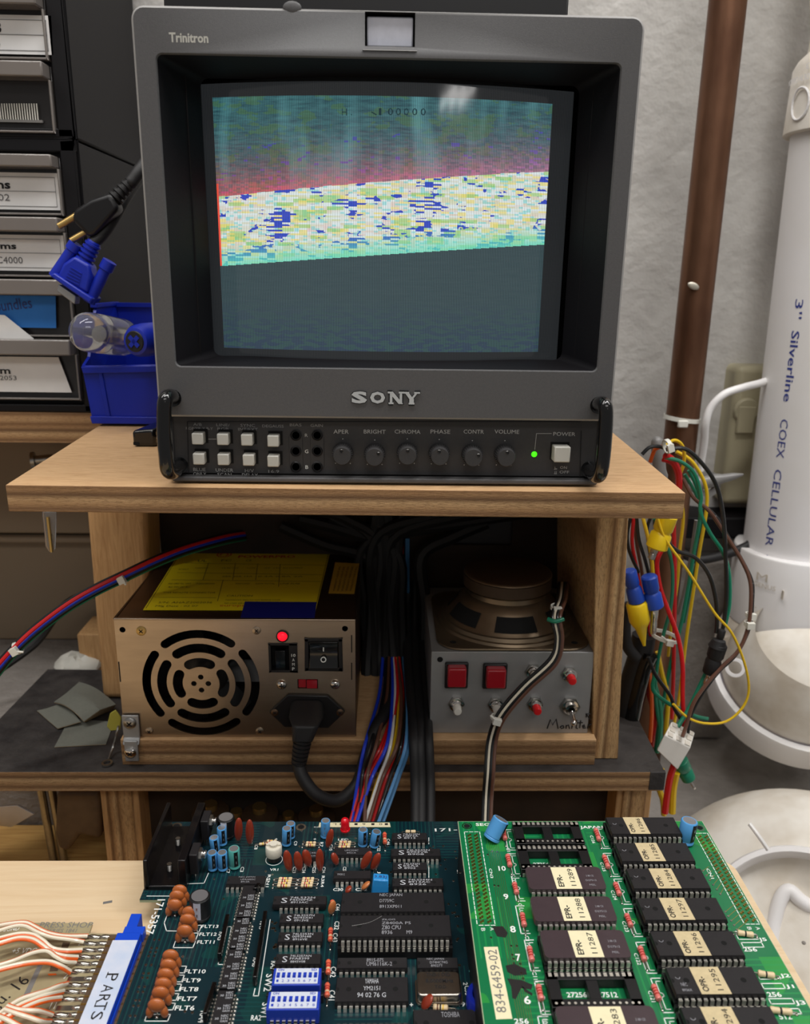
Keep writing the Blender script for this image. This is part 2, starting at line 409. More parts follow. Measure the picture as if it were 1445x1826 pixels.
# light coloured rear shelf that carries the drawers
z1 = -.1000
mb = MB('shelf_wood'); xr = at(300, 742, Y=.60).x; 
mb.box((-.75, .60, z1-.001), (xr+.12, .76, z1)); mb.use('ply_edge').box((-.75, .598, z1-.0225), (xr+.12, .76, z1-.001))
o = mb.build('wall_shelf'); tag(o, 'raw plywood shelf carrying the black drawer cabinets at the left', 'shelf')
# ------------------------------------------------------------------ monitor stand: plywood platform on post and side panel
zs = -.1013; yf = .3885
zb = at(610, 919, Y=yf).z
st = thing('plywood_stand', (-.02, .5, -.31), 'open plywood box stand with overhanging top, holding the monitor', 'stand')
top = [(-.1865, .3905), (.1488, .3862), (.1580, .5945), (-.1985, .5945)]
mb = MB('ply_edge'); mb.add([(x, y, z) for z in (zb, zs) for x, y in top], [(0, 1, 5, 4), (1, 2, 6, 5), (2, 3, 7, 6), (3, 0, 4, 7), (3, 2, 1, 0)])
mb.add([(x, y, zs) for x, y in top], [(0, 1, 2, 3)], m='shelf_wood'); o = mb.build('platform', st, bevel=.0006)
A = [at(*p, Y=.475) for p in [(1060, 905), (1119, 905), (1104, 1337), (1058, 1333)]]
A[2].z = A[3].z = -.3095; A[0].z = A[1].z = zb
o = MB('ply_edge_side').prism(A, (0, .118, 0)).build('side_panel', st, bevel=.0006)
p0, p1 = at(158, 930, Y=.555), at(268, 930, Y=.555); q0 = at(183, 1240, Y=.555)
mb = MB('post_wood'); mb.prism([(p0.x, .553, zb), (p1.x, .553, zb), (q0.x+.038, .553, -.3095), (q0.x, .553, -.3095)], (0, .038, 0)); mb.build('post', st, bevel=.005, seg=4)
xb0, xb1 = at(217, 1345, Y=.468).x, at(1062, 1345, Y=.468).x
mb = MB('ply_edge'); mb.box((xb0, .468, -.3095), (xb1, .59, -.2915)); mb.use('shelf_wood').box((xb0, .4682, -.2915), (xb1, .59, -.2908)); mb.build('floor_board', st, bevel=.0008)
zn = at(900, 972, Y=.596).z
mb = MB('shade_wood').box((-.172, .5955, -.3095), (.052, .600, zb)).box((.052, .5955, -.3095), (.098, .600, zn)).box((.098, .5955, -.3095), (.155, .600, zb)); mb.build('back_panel', st)  # plywood back widened to block light; shade is in its dark colour
MB('monitor_dark').box((.050, .6002, zn-.01), (.100, .603, zb)).build('grey_plate', st)  # added grey sheet in place of the shaded wall past the gap
# black painted shelf under the stand
zk = -.3097; BK = thing('black_shelf', (-.05, .5, -.42), 'black painted plywood shelf with raw front edge under the stand', 'shelf')
fl = at(-30, 1379, Z=zk); fr = at(1187, 1377, Z=zk); yb = fr.y
b1 = at(85, 1193, Z=zk); b2 = at(20, 1290, Z=zk); bR = at(1133, 1285, Z=zk)
poly = [(-.33, yb), (fr.x, yb), (bR.x+.004, bR.y+.03), (bR.x, .60), (-.14, .60), (b1.x, b1.y), (b2.x-.012, b2.y-.01), (-.33, b2.y-.03)]
zkb = at(600, 1411, Y=yb).z
mb = MB('ply_edge'); n = len(poly); mb.add([(x, y, z) for z in (zkb, zk) for x, y in poly], [(i, (i+1) % n, n+(i+1) % n, n+i) for i in range(n)]+[tuple(range(n))[::-1]])
mb.add([(x, y, zk) for x, y in poly], [tuple(range(n))], m='black_paint')
mb.use('black_paint').box((at(1158, 1394, Y=yb).x, yb-.0004, zkb+.001), (fr.x+.0004, yb+.003, zk+.0002))
mb.build('board', BK, bevel=.0005)
l0, l1 = at(180, 1430, Y=yb+.02).x, at(248, 1430, Y=yb+.02).x
for (a_, b_) in ((l0, l1), (at(1098, 1440, Y=yb+.02).x, at(1160, 1440, Y=yb+.02).x)):
    MB('post_wood').box((a_, yb+.02, -.4195), (b_, yb+.045, zkb)).use('ply_edge_side').box((a_+.004, yb+.0185, -.4195), (b_-.004, yb+.02, zkb)).build('leg', BK, bevel=.001)

o = MB('shade_wood').box((l0+.012, .500, -.4195), (at(1098, 1440, Y=yb+.02).x+.01, .508, zkb)).build('shade_board'); tag(o, 'dark wooden board behind the legs of the black shelf', 'board')  # added near-black board, stands in for shade under the shelf
# ------------------------------------------------------------------ monitor
YM = .39325
mon = thing('video_monitor', (0, YM+.1, zs), 'dark grey studio video monitor with a glitching picture, on the plywood stand', 'monitor')
XL, XR, ZT, ZBZ, ZB = -.1100, .1106, .1087, -.0672, -.1003
def rrect(x0, x1, z0, z1, r, y, n=5):
    out = []
    for cx, cz, a in ((x1-r, z1-r, 0), (x0+r, z1-r, PI/2), (x0+r, z0+r, PI), (x1-r, z0+r, 1.5*PI)):
        for i in range(n+1): t = a+PI/2*i/n; out.append(V((cx+r*math.cos(t), y, cz+r*math.sin(t))))
    return out
def bridge(mb, A, B, m=None, smooth=False):
    n = len(A); mb.add(A+B, [(i, (i+1) % n, n+(i+1) % n, n+i) for i in range(n)], smooth, m)
ix0, ix1, iz0, iz1 = -.1007, .1020, -.0434, .0907
YI = YM+.030
f4 = [at(*p, Y=YI) for p in ((357, 143), (1033, 150), (382, 636), (1003, 640))]
jx0, jx1, jz1, jz0 = (f4[0].x+f4[2].x)/2, (f4[1].x+f4[3].x)/2, (f4[0].z+f4[1].z)/2, (f4[2].z+f4[3].z)/2
print('INNER', f4)
# bezel
mb = MB('monitor_grey'); c = .0010
O0 = rrect(XL+c, XR-c, ZBZ+c, ZT-c, .0045, YM); O1 = rrect(XL, XR, ZBZ, ZT, .0055, YM+c); O2 = rrect(XL, XR, ZBZ, ZT, .0055, YM+.020)
I0 = rrect(ix0, ix1, iz0, iz1, .003, YM); I1 = rrect(ix0+.0006, ix1-.0006, iz0+.0006, iz1-.0006, .0025, YM+.0008); I2 = rrect(ix0+.0006, ix1-.0006, iz0+.0006, iz1-.0006, .0025, YM+.020)
bridge(mb, O0, I0); bridge(mb, O0, O1, 'monitor_edge', True); bridge(mb, O1, O2, 'monitor_grey'); bridge(mb, I0, I1, 'monitor_grey', True); bridge(mb, I1, I2, 'funnel_black'); bridge(mb, O2, I2, 'funnel_black')
bez = mb.build('bezel', mon)
ta, tb = at(651, 20, Y=YM), at(740, 84, Y=YM)
cut = MB('funnel_black').box((ta.x, YM-.01, tb.z), (tb.x, YM+.012, ta.z)).build('cutter'); carve(bez, [cut])
MB('monitor_dark').box((ta.x-.001, YM+.0118, tb.z-.001), (tb.x+.001, YM+.013, ta.z+.001)).build('tally_recess', mon)
tb2 = at(734, 82, Y=YM+.006)
mb = MB('tally_white').box((ta.x+.0008, YM+.0028, tb.z+.0004), (tb.x-.0008, YM+.0117, ta.z-.0010)); tag(mb.build('tally_lamp_window', mon, bevel=.0006), 'milky white lamp window')
mb = MB('monitor_edge').prism([(ta.x-.001, YM-.0004, tb.z-.0016), (ta.x, YM+.002, tb.z), (tb.x, YM+.002, tb.z), (tb.x+.001, YM-.0004, tb.z-.0016)], (0, .001, 0)); mb.build('tally_sill', mon)
# dent in the top edge
c0 = at(521, 12, Y=YM); MB('monitor_grey').ball((c0.x, YM+.0005, c0.z-.0002), (.0040, .0008, .0026)).build('edge_dent', mon)
# funnel
mb = MB('funnel_black'); J = rrect(jx0, jx1, jz0, jz1, .004, YI); bridge(mb, [V((p.x, YM+.0012, p.z)) for p in I2], J); 
o = mb.build('screen_surround', mon)
for ed in (): pass
# tube face: vertical cylinder
YC, RC = YM+.0225, .30
def sag(x): return x*x/(2*RC)
gx0, gx1 = at(373, 400, Y=YC+.0145).x-.0005, at(1004, 400, Y=YC+.0145).x+.001
gzt, gzb = at(700, 146, Y=YC).z, at(690, 653, Y=YC).z
def patch(mb, x0, x1, z0, z1, dy, n=40, r=.0, back=.003):
    A = []; 
    ol = rrect(x0, x1, z0, z1, r, 0, 6)
    return ol
def tubeface(x0, x1, z0, z1, dy, m, nx=48, nz=4):
    mb = MB(m); vs = [(x0+(x1-x0)*i/nx, YC+dy+sag(x0+(x1-x0)*i/nx), z0+(z1-z0)*j/nz) for j in range(nz+1) for i in range(nx+1)]
    b = [(x, y+.004, z) for x, y, z in vs]; k = nx+1; n = len(vs)
    fs = [(j*k+i, j*k+i+1, (j+1)*k+i+1, (j+1)*k+i) for j in range(nz) for i in range(nx)]
    mb.add(vs, fs, True)
    rim = [i for i in range(nx+1)]+[j*k+nx for j in range(1, nz+1)]+[nz*k+i for i in range(nx-1, -1, -1)]+[j*k for j in range(nz-1, 0, -1)]
    mb.add([vs[i] for i in rim]+[b[i] for i in rim], [(i, (i+1) % len(rim), len(rim)+(i+1) % len(rim), len(rim)+i) for i in range(len(rim))])
    return mb
tubeface(jx0-.004, jx1+.004, jz0-.006, jz1+.006, .0012, 'black_gloss').build('tube_gasket', mon)
scr = tubeface(gx0, gx1, gzb, gzt, 0, 'black_gloss')
# picture emitted by the screen
px0 = (at(384, 176, Y=YC+.0145).x+at(399, 616, Y=YC+.0145).x)/2; px1 = (at(980, 180, Y=YC+.0145).x+at(961, 612, Y=YC+.0145).x)/2
pzt, pzb = at(384, 176, Y=YC+.014).z, at(399, 619, Y=YC+.014).z
m, t, p = newmat('picture'); co = t.coord(); x, y, z = t.xyz(co)
mo = V(mon['_o']); u = (x-(px0-mo.x))*(1/(px1-px0)); v = (z-(pzb-mo.z))*(1/(pzt-pzb))
inside = u.gt(0)*u.lt(1)*v.gt(0)*v.lt(1)
u40 = (u*40).floor(); v120 = (v*140).floor()
jit = (t.white(t.comb(u40, 0.0, 5.0))[0]-.5)*.012
vt = u*.122+.622+jit*0.3; vb = (u*40).floor()*(.109/40)+.345
r1, c1 = t.white(t.comb((u*40).floor(), v120, 0.0)); r2, c2 = t.white(t.comb((u*20+.3).floor(), (v*70).floor(), 2.0)); r3, c3 = t.white(t.comb((u*80).floor(), v120, 7.0))
big = t.noise(t.comb(u*5.0, v*7.0, 0.0), 1.6, 2, .5); streak = t.noise(t.comb(u*14.0, v*80.0, 1.0), 1.0, 3, .7)
wn = t.node('ShaderNodeHueSaturation'); wn.inputs['Saturation'].default_value = .55; t.put(wn.inputs['Color'], c1); cc = Q(t, wn.outputs[0])
base = t.mix(t.ramp(r1, [(.30, (0, 0, 0)), (.9, (.75, .75, .75))]), srgb(232, 244, 244), t.mix(t.noise(t.comb(u*9.0, v*22.0, 3.0), 1.5, 2, .5), srgb(190, 235, 90), srgb(255, 190, 225)))
base = t.mix((r3.gt(.78))*.6, base, srgb(112, 222, 224)); base = t.mix((r2.gt(.84))*.6, base, srgb(150, 214, 60)); base = t.mix((r1.lt(.16))*.75, base, srgb(250, 230, 120))
bluem = r1.gt(.52)*t.noise(t.comb(u*11.0, v*16.0, 9.0), 1.2, 3, .6).gt(.545)*t.noise(t.comb(u*3.0, v*5.0, 4.0), 1.0, 2, .5).gt(.42)
base = t.mix(bluem*.95, base, srgb(28, 62, 200))
lowc = t.ramp((v-vb)*12.0, [(0, (.85, .85, .85)), (1, (0, 0, 0))]); base = t.mix(lowc, base, t.mix(streak, srgb(60, 220, 200), srgb(140, 245, 200)))
topd = t.mix(t.ramp(streak, [(.3, (0, 0, 0)), (.7, (1, 1, 1))]), srgb(34, 74, 84), srgb(64, 118, 122)); topd = t.mix(t.noise(t.comb(u*12.0, v*20.0, 8.0), 1.3, 3, .6).gt(.56)*.6, topd, srgb(70, 112, 70))
topd = t.mix(t.ramp(t.noise(t.comb(u*9.0, v*1.2, 12.0), 1.6, 1, .5), [(.5, (0, 0, 0)), (.7, (.45, .45, .45))]), topd, srgb(110, 178, 184))
topd = t.mix(bluem*r3.gt(.6)*(v-vt).lt(.18)*.8, topd, srgb(40, 70, 170))
pk = t.math('EXPONENT', (v-vt)*-15.0); rn_ = t.mix(u, srgb(236, 98, 104), srgb(206, 136, 172)); topd = t.mix(t.math('MINIMUM', pk*(r3*.55+.40), 1.0), topd, rn_)
bot = t.mix(streak, srgb(52, 72, 78), srgb(66, 84, 88)); bot = t.mix(t.ramp(v, [(0, (.5, .5, .5)), (.22, (0, 0, 0))]), bot, t.mix(t.noise(t.comb(u*20.0, v*60.0, 4.0), 1.2, 2, .6).gt(.5), srgb(40, 56, 92), srgb(50, 86, 84)))
pic = t.mix((v-vt).gt(0), t.mix((v-vb).gt(0), bot, base), topd)
edge = t.mix(u.lt(.006)*(v-vb).gt(0)*(v-vt).lt(.05), pic, srgb(250, 90, 70))
gr = t.math('SINE', u*(190*2*PI))*.30+.80; sl = t.math('SINE', v*(224*2*PI))*.06+1.0
lit = t.mix(inside, srgb(34, 36, 38), edge)
em = t.node('ShaderNodeMix', data_type='RGBA', blend_type='MULTIPLY'); em.inputs[0].default_value = 1; t.put(em.inputs[6], lit)
g1 = gr*sl; t.put(em.inputs[7], t.comb(g1, g1, g1)); t.l.new(em.outputs[2], p.inputs['Emission Color']); p.inputs['Emission Strength'].default_value = 1.0
p.inputs['Base Color'].default_value = (.02, .022, .024, 1); p.inputs['Roughness'].default_value = .07; p.inputs['Specular IOR Level'].default_value = .5
scr.mats = ['picture']; scr = scr.build('screen', mon)
mat('screen_ink', (24, 50, 58), .3, emis=.6); mat('screen_white', (150, 170, 170), .3, emis=.5)
mb = MB('screen_ink'); 
for s_, x_ in (('H', 610), ('.', 626), ('-', 662), ('1', 676), ('0', 692), ('0', 706), ('0', 720), ('0', 735), ('0', 750)):
    a = at(x_, 207, Y=YC+.002); a.y = YC+sag(a.x)-.0002; h = {'.': .0006, '-': .0005}.get(s_, .0030); wd = {'.': .0006, '1': .0012}.get(s_, .0024)
    mb.text(s_, a+(V((0, 0, .0012)) if s_ == '-' else V((0, 0, 0))), a+X*wd, h, NY)
tag(mb.build('screen_caption', mon), 'faint dark score characters near the top of the picture')
# control panel
YP = YM+.0075
mb = MB('monitor_dark').box((XL+.004, YP, ZB+.0035), (XR-.004, YP+.012, ZBZ+.001)); mb.build('control_panel', mon)
mb = MB('monitor_grey'); pts = [(XL+.0015, YM+.0025, ZB+.0026), (XL+.0045, YM+.0025, ZB), (XR-.0045, YM+.0025, ZB), (XR-.0015, YM+.0025, ZB+.0026)]
mb.prism(pts, (0, .018, 0)); mb.box((XL+.001, YM+.006, ZB+.003), (XL+.0045, YM+.02, ZBZ)).box((XR-.0045, YM+.006, ZB+.003), (XR-.001, YM+.02, ZBZ)); mb.build('lower_frame', mon, bevel=.0008)
MB('cabinet_black').box((XL+.003, YM+.019, ZB+.001), (jx0-.006, YM+.046, ZT-.002)).box((jx1+.006, YM+.019, ZB+.001), (XR-.003, YM+.046, ZT-.002)).box((jx0-.006, YM+.019, jz1+.008), (jx1+.006, YM+.046, ZT-.002)).box((jx0-.006, YM+.019, ZB+.001), (jx1+.006, YM+.046, jz0-.008)).box((XL+.006, YM+.045, ZB+.003), (XR-.006, YM+.235, ZT-.004)).build('cabinet', mon, bevel=.002)
hz = at(600, 4, Y=YM+.09).z
mb = MB('black_plastic'); ha, hb = at(300, 4, Y=YM+.09).x, at(1008, 6, Y=YM+.09).x
mb.box((ha, YM+.08, ZT-.005), (hb, YM+.14, hz+.004)); mb.build('top_vent', mon, bevel=.001)
def fp(x, y, Y=None): return at(x, y, Y=YP if Y is None else Y)
mb = MB('dark_hole'); mbd = MB('black_plastic')
for (a, b) in (((334, 752), (1036, 752)), ((337, 852), (1034, 858))):
    p_, q_ = fp(*a), fp(*b); mbd.obox((p_+q_)/2-Yv*.0001, (q_-p_)/2, Yv*.0002, NZ*.00015)
for (a, b) in (((334, 752), (337, 852)), ((1037, 768), (1034, 858))):
    p_, q_ = fp(*a), fp(*b); mbd.obox((p_+q_)/2-Yv*.0001, X*.00015, Yv*.0002, (q_-p_)/2)
mbd.build('panel_groove', mon)
pt = MB('print_grey')
def lab(s, xa, xb, yb, h, m='print_grey', Y=None, b=0.0):
    pt.use(m); p_, q_ = fp(xa, yb, Y), fp(xb, yb+(xb-xa)*.015, Y); pt.text(s, p_, q_, h, NY, bold=b)
for i, (bx, by) in enumerate([(352, 783), (397, 784), (440, 785), (487, 787), (354, 819), (398, 820), (443, 821), (487, 823)]):
    c = fp(bx, by, YM+.0015); h = .0028
    MB('dark_hole').box((c.x-h-.0002, YP-.0004, c.z-h-.0002), (c.x+h+.0012, YP+.001, c.z+h+.0012)).build('button_well', mon)
    MB('key_grey').box((c.x-h, YM+.0015, c.z-h), (c.x+h, YP+.002, c.z+h)).build('push_button', mon, bevel=.0005)
lab('A/B', 345, 360, 759, .0014, 'print_dim'); lab('RGB/YR-Y B-Y', 332, 380, 766, .0013, 'print_dim'); lab('LINE/', 386, 410, 760, .0014, 'print_dim'); lab('RGB', 388, 408, 767, .0014, 'print_dim')
lab('SYNC', 429, 455, 761, .0015, 'print_dim'); lab('INT/EXT', 425, 460, 768, .0015, 'print_dim'); lab('DEGAUSS', 468, 506, 762, .0014, 'print_dim'); lab('BIAS', 517, 538, 760, .0014, 'print_dim'); lab('GAIN', 554, 576, 761, .0014, 'print_dim')
lab('BLUE', 345, 367, 840, .0017); lab('ONLY', 345, 368, 848, .0017); lab('UNDER', 385, 416, 841, .0017); lab('SCAN', 388, 413, 849, .0017); lab('H/V', 437, 453, 842, .0017); lab('DELAY', 432, 460, 850, .0017); lab('16:9', 479, 498, 843, .0015)
lab('R', 544, 549, 779, .0016, 'print_grey'); lab('G', 544, 550, 808, .0018, 'silk'); lab('B', 545, 550, 836, .0018, 'silk')
for s_, a_, b_ in (('APER', 595, 622), ('BRIGHT', 649, 688), ('CHROMA', 704, 750), ('PHASE', 768, 803), ('CONTR', 827, 863), ('VOLUME', 882, 926)): lab(s_, a_, b_, 773, .0020, 'print_grey')
lab('POWER', 987, 1026, 777, .0019); lab('ON', 999, 1011, 836, .0014); lab('OFF', 998, 1015, 844, .0014)
p_, q_ = fp(957, 773), fp(984, 773); pt.use('print_grey').obox((p_+q_)/2, (q_-p_)/2, Yv*.0001, NZ*.0001); r_ = fp(954, 802); pt.obox((p_+r_)/2, X*.0001, Yv*.0001, (p_-r_)/2)
p_, q_ = fp(366, 783), fp(386, 783); pt.obox((p_+q_)/2, (q_-p_)/2, Yv*.0001, NZ*.0001)
for y_, k in ((837, 1), (845, 0)):
    a = fp(988, y_); pt.obox(a+X*.0008, X*.0008, Yv*.0001, NZ*.0001)
    pt.obox(a+X*.0005+NZ*.0007, X*.0001, Yv*.0001, NZ*.0007); pt.obox(a+X*.0012+NZ*.0007, X*.0001, Yv*.0001, NZ*.0007) if not k else pt.obox(a+X*.0011+NZ*.0005, X*.0005, Yv*.0001, NZ*.0001)
for bx in (528, 566):
    p_, q_ = fp(bx, 769), fp(bx, 840); r = .0034; cxs = (p_.x+q_.x)/2
    ol = rrect(cxs-r, cxs+r, q_.z, p_.z, r*.98, YP-.0004, 6); mb = MB('monitor_dark').prism(ol, (0, .0008, 0)); mb.build('trim_slot', mon, bevel=.0002)
    for by in (776, 804, 832):
        c = fp(bx, by); MB('black_plastic').lathe((c.x, YP-.0006, c.z), (0, 1, 0), [(0, .0028), (-.0003, .0024), (.0006, .0019)], 18, caps=False).use('dark_hole').lathe((c.x, YP-.0002, c.z), (0, 1, 0), [(-.0004, .0019), (-.0004, .0)], 16).build('trim_hole', mon)
for bx, by, ang in ((610, 812, 95), (668, 814, 45), (727, 812, 90), (785, 813, 100), (845, 815, 30), (904, 815, 85)):
    c = at(bx, by+2, Y=YM-.0015); k = MB('black_plastic')
    k.lathe((c.x, YP, c.z), (0, -1, 0), [(0, .0054), (.0006, .0054), (.0007, .0049)], 28, caps=False)
    k.use('monitor_dark').lathe((c.x, YP-.0005, c.z), (0, -1, 0), [(0, .0049), (.0058, .0046), (.0072, .0046), (.0080, .0042), (.0080, 0)], 28)
    for i in range(28):
        a = 2*PI*i/28; d = V((math.cos(a), 0, math.sin(a))); k.obox(V((c.x, YP-.0028, c.z))+d*.0048, d*.0003, Yv*.0022, d.cross(Yv)*.0002)
    k = k.build('control_knob', mon)
    a = math.radians(ang); MB('black_gloss').lathe((c.x+.0027*math.cos(a), YP-.0086, c.z+.0027*math.sin(a)), (0, -1, 0), [(0, .0009), (.0002, .0007), (0, .0)], 12).build('pointer_dimple', k)
    k2 = at(bx, by, Y=YP); pt.use('print_grey')
    for dx, dz in ((-.0037, -.0055), (.0037, -.0055), (0, .0070)): pt.lathe((c.x+dx, YP, c.z+dz), (0, -1, 0), [(0, .0003), (.0001, 0)], 6)
tag(pt.build('panel_lettering', mon), 'small grey panel lettering')
c = fp(953, 810); MB('led_green').ball((c.x, YP, c.z), (.0015, .001, .0015)).build('power_light', mon)
c = fp(1003, 811, YM+.0005); MB('dark_hole').box((c.x-.0047, YP-.0003, c.z-.0040), (c.x+.0047, YP+.001, c.z+.0050)).build('button_well', mon); MB('key_grey').box((c.x-.0040, YM, c.z-.0038), (c.x+.0040, YP+.002, c.z+.0040)).build('power_button', mon, bevel=.0005)
# handles
def handle(pts):
    mb = MB('black_gloss'); P = [at(a, b, Y=c) for a, b, c in pts]; mb.tube(P, .0034, n=16, sub=6)
    for q, d in ((P[0], .0012), (P[-1], .0012)): mb.cyl((q.x, q.y-.0015, q.z), (q.x, q.y+.002, q.z), .0042, n=18)
    mb.build('handle', mon)
h_ = YM-.020
handle([(309, 709, YM+.001), (303, 706, YM-.012), (296, 711, h_+.001), (293, 728, h_), (293, 770, h_), (296, 815, h_), (299, 838, h_+.002), (309, 842, YM-.010), (322, 829, YP+.001)])
handle([(1067, 722, YM+.001), (1072, 719, YM-.012), (1079, 723, h_+.001), (1081, 741, h_), (1079, 780, h_), (1075, 825, h_), (1071, 845, h_+.002), (1063, 849, YM-.010), (1050, 836, YP+.001)])
# logos
mb = MB('print_grey'); p_, q_ = at(302, 75.5, Y=YM), at(372, 77, Y=YM); mb.text('Trinitron', p_, q_, .0038, NY, m='key_grey', bold=.028); mb.build('series_lettering', mon)
yk_ = [0.0]
lt = MB(); xs = [(626, 655), (659, 687), (691, 720), (719, 748)]
for m_, l_, g in (('black_gloss', .0004, 1.3), ('silver_logo', .0009, 0)):
    lt.use(m_)
    for ch, (a, b) in zip('SONY', xs):
        p_, q_ = at(a-g+1, 719.5+g+(a-690)*.015, Y=YM), at(b+g, 719.5+g+(b-690)*.015, Y=YM); h = .0058+g*.00045
        dx = (q_.x-p_.x)
        if ch in 'SO': lt.text(ch, p_, q_, h, NY, bold=.05, lift=l_)
        else:
            e = g*.00025; s_ = .00055+e; y = YM-l_; zz = p_.z
            def bar(x0, z0, x1, z1, w):
                yk_[0] += .000012; A_, B_ = V((x0, y-yk_[0], z0)), V((x1, y-yk_[0], z1)); lt.obox((A_+B_)/2, V((w, 0, 0)), Yv*.0001, (B_-A_)/2)
            if ch == 'N':
                for fx in (.2, .82): bar(p_.x+dx*fx, zz, p_.x+dx*fx, zz+h, .0006+e)
                bar(p_.x+dx*.18, zz+h, p_.x+dx*.82, zz, .0011+e)
                for fx, zf in ((.2, 0), (.14, 1), (.84, 1)): yk_[0] += .000012; lt.obox((p_.x+dx*fx, y-yk_[0], zz+(h-.0006)*zf+.0003), X*.0012, Yv*.0001, NZ*(.0004+e))
            else:
                bar(p_.x+dx*.5, zz, p_.x+dx*.5, zz+h*.45, .0011+e); bar(p_.x+dx*.5, zz+h*.4, p_.x+dx*.16, zz+h, .0010+e); bar(p_.x+dx*.5, zz+h*.4, p_.x+dx*.84, zz+h, .0006+e)
                for fx, zf in ((.5, 0), (.16, 1), (.84, 1)): yk_[0] += .000012; lt.obox((p_.x+dx*fx, y-yk_[0], zz+(h-.0006)*zf+.0003), X*.0014, Yv*.0001, NZ*(.0004+e))
tag(lt.build('logo_lettering', mon), 'silver raised logo lettering on black backing')
# ------------------------------------------------------------------ helpers for small hardware
def screwhead(mb, c, r, nrm=NY, m='zinc', depth=.0009, slot='ink_black'):
    mb.lathe(c, nrm, [(0, r), (depth*.5, r), (depth, r*.62), (depth*1.02, 0)], 18, m=m, xd=X)
    mb.use(slot); n = V(nrm); x, y = frame(n)
    for d in (x+y, x-y):
        d = d.normalized(); mb.obox(V(c)+n*depth, d*r*.5, d.cross(n)*r*.11, n*.00012)
def pxY(pts, Y): return [at(a, b, Y=Y) for a, b in pts]
# ------------------------------------------------------------------ power supply
YS = .471; s0, s1, sb, stp = -.1685, -.0183, -.2906, -.2078
psu = thing('power_supply', ((s0+s1)/2, YS+.07, sb), 'silver computer power supply with a yellow sticker and round fan grille, on the plywood stand', 'power supply')
fc = at(358.8, 1219, Y=YS); plate = MB('steel').box((s0, YS, sb), (s1, YS+.0012, stp)).build('front_plate', psu)
cuts = []
for ra, rb, hw in ((.0373, .0318, 41), (.0279, .0218, 40), (.0180, .0117, 38)):
    for q in range(4):
        a0 = math.radians(90*q-hw+1); a1 = math.radians(90*q+hw+1); rm = (ra+rb)/2; rr = (ra-rb)/2; da = rr/rm*.9; pts = []
        for i in range(13): a = a0+da+(a1-a0-2*da)*i/12; pts.append((ra*math.cos(a), ra*math.sin(a)))
        for i in range(1, 6): t_ = PI*i/6; a = a1-da; pts.append(((rm+rr*math.cos(t_))*math.cos(a)-rr*math.sin(t_)*math.sin(a), (rm+rr*math.cos(t_))*math.sin(a)+rr*math.sin(t_)*math.cos(a)))
        for i in range(13): a = a1-da-(a1-a0-2*da)*i/12; pts.append((rb*math.cos(a), rb*math.sin(a)))
        for i in range(1, 6): t_ = PI*i/6; a = a0+da; pts.append(((rm-rr*math.cos(t_))*math.cos(a)+rr*math.sin(t_)*math.sin(a), (rm-rr*math.cos(t_))*math.sin(a)-rr*math.sin(t_)*math.cos(a)))
        cuts.append(MB('steel').prism([(fc.x+x, YS-.003, fc.z+z) for x, z in pts], (0, .008, 0)).build('cutter'))
for q in range(4):
    a = q*PI/2; c = (fc.x+.0046*math.cos(a), 0, fc.z+.0046*math.sin(a)); cuts.append(MB('steel').cyl((c[0], YS-.003, c[2]), (c[0], YS+.005, c[2]), .0018, n=12).build('cutter'))
for p_ in ((218.5, 1123), (615.4, 1121)):
    c = at(*p_, Y=YS); cuts.append(MB('steel').cyl((c.x, YS-.003, c.z), (c.x, YS+.005, c.z), .0019, n=14).build('cutter'))
for p_, q_ in (((480, 1148), (530, 1197)), ((546, 1139), (609, 1194)), ((530.5, 1211), (567.5, 1228))):
    a, b = at(*p_, Y=YS), at(*q_, Y=YS); cuts.append(MB('steel').box((a.x, YS-.003, a.z), (b.x, YS+.005, b.z)).build('cutter'))
carve(plate, cuts)
for f_ in plate.data.polygons: f_.use_smooth = False
mb = MB('steel_dark'); mb.box((s0, YS+.0012, sb), (s0+.001, YS+.14, stp)).box((s1-.001, YS+.0012, sb), (s1, YS+.14, stp)).box((s0, YS+.0012, stp-.001), (s1, YS+.14, stp)).box((s0, YS+.0012, sb), (s1, YS+.14, sb+.001)).box((s0, YS+.139, sb), (s1, YS+.14, stp))
mb.use('steel').box((s0-.0003, YS-.0004, stp-.0005), (s1+.0003, YS+.002, stp+.0006)); mb.build('case', psu, bevel=.0004)
mb = MB('dark_hole').box((fc.x-.04, YS+.028, fc.z-.04), (fc.x+.04, YS+.03, fc.z+.04)); mb.lathe((fc.x, YS+.026, fc.z), (0, -1, 0), [(0, .015), (.012, .015), (.013, .013), (.013, 0)], 24, m='black_plastic')
for i in range(7):
    a = 2*PI*i/7; d = V((math.cos(a), 0, math.sin(a))); e = d.cross(Yv); mb.obox(V((fc.x, YS+.018, fc.z))+d*.0255, d*.0115, (e*.006+Yv*.004), Yv*.0004-e*.0002)
mb.build('fan', psu)
for i, p_ in enumerate(((252, 1125), (457.8, 1124), (266.4, 1304), (463.6, 1303.7))):
    mb = MB(); screwhead(mb, at(*p_, Y=YS), .0031 if i == 0 else .0027, m='brass' if i == 0 else 'steel'); mb.build('screw', psu)
for p_ in ((502.8, 1220), (598, 1219.5)):
    mb = MB(); c = at(*p_, Y=YS); mb.lathe(c, (0, -1, 0), [(0, .0032), (.001, .0032), (.0022, .0022), (.0026, .001), (.0026, 0)], 18, m='chrome'); mb.use('ink_black').obox(c-Yv*.0026, X*.0016, Yv*.0002, NZ*.0003).obox(c-Yv*.0026, X*.0003, Yv*.0002, NZ*.0016); mb.build('screw', psu)
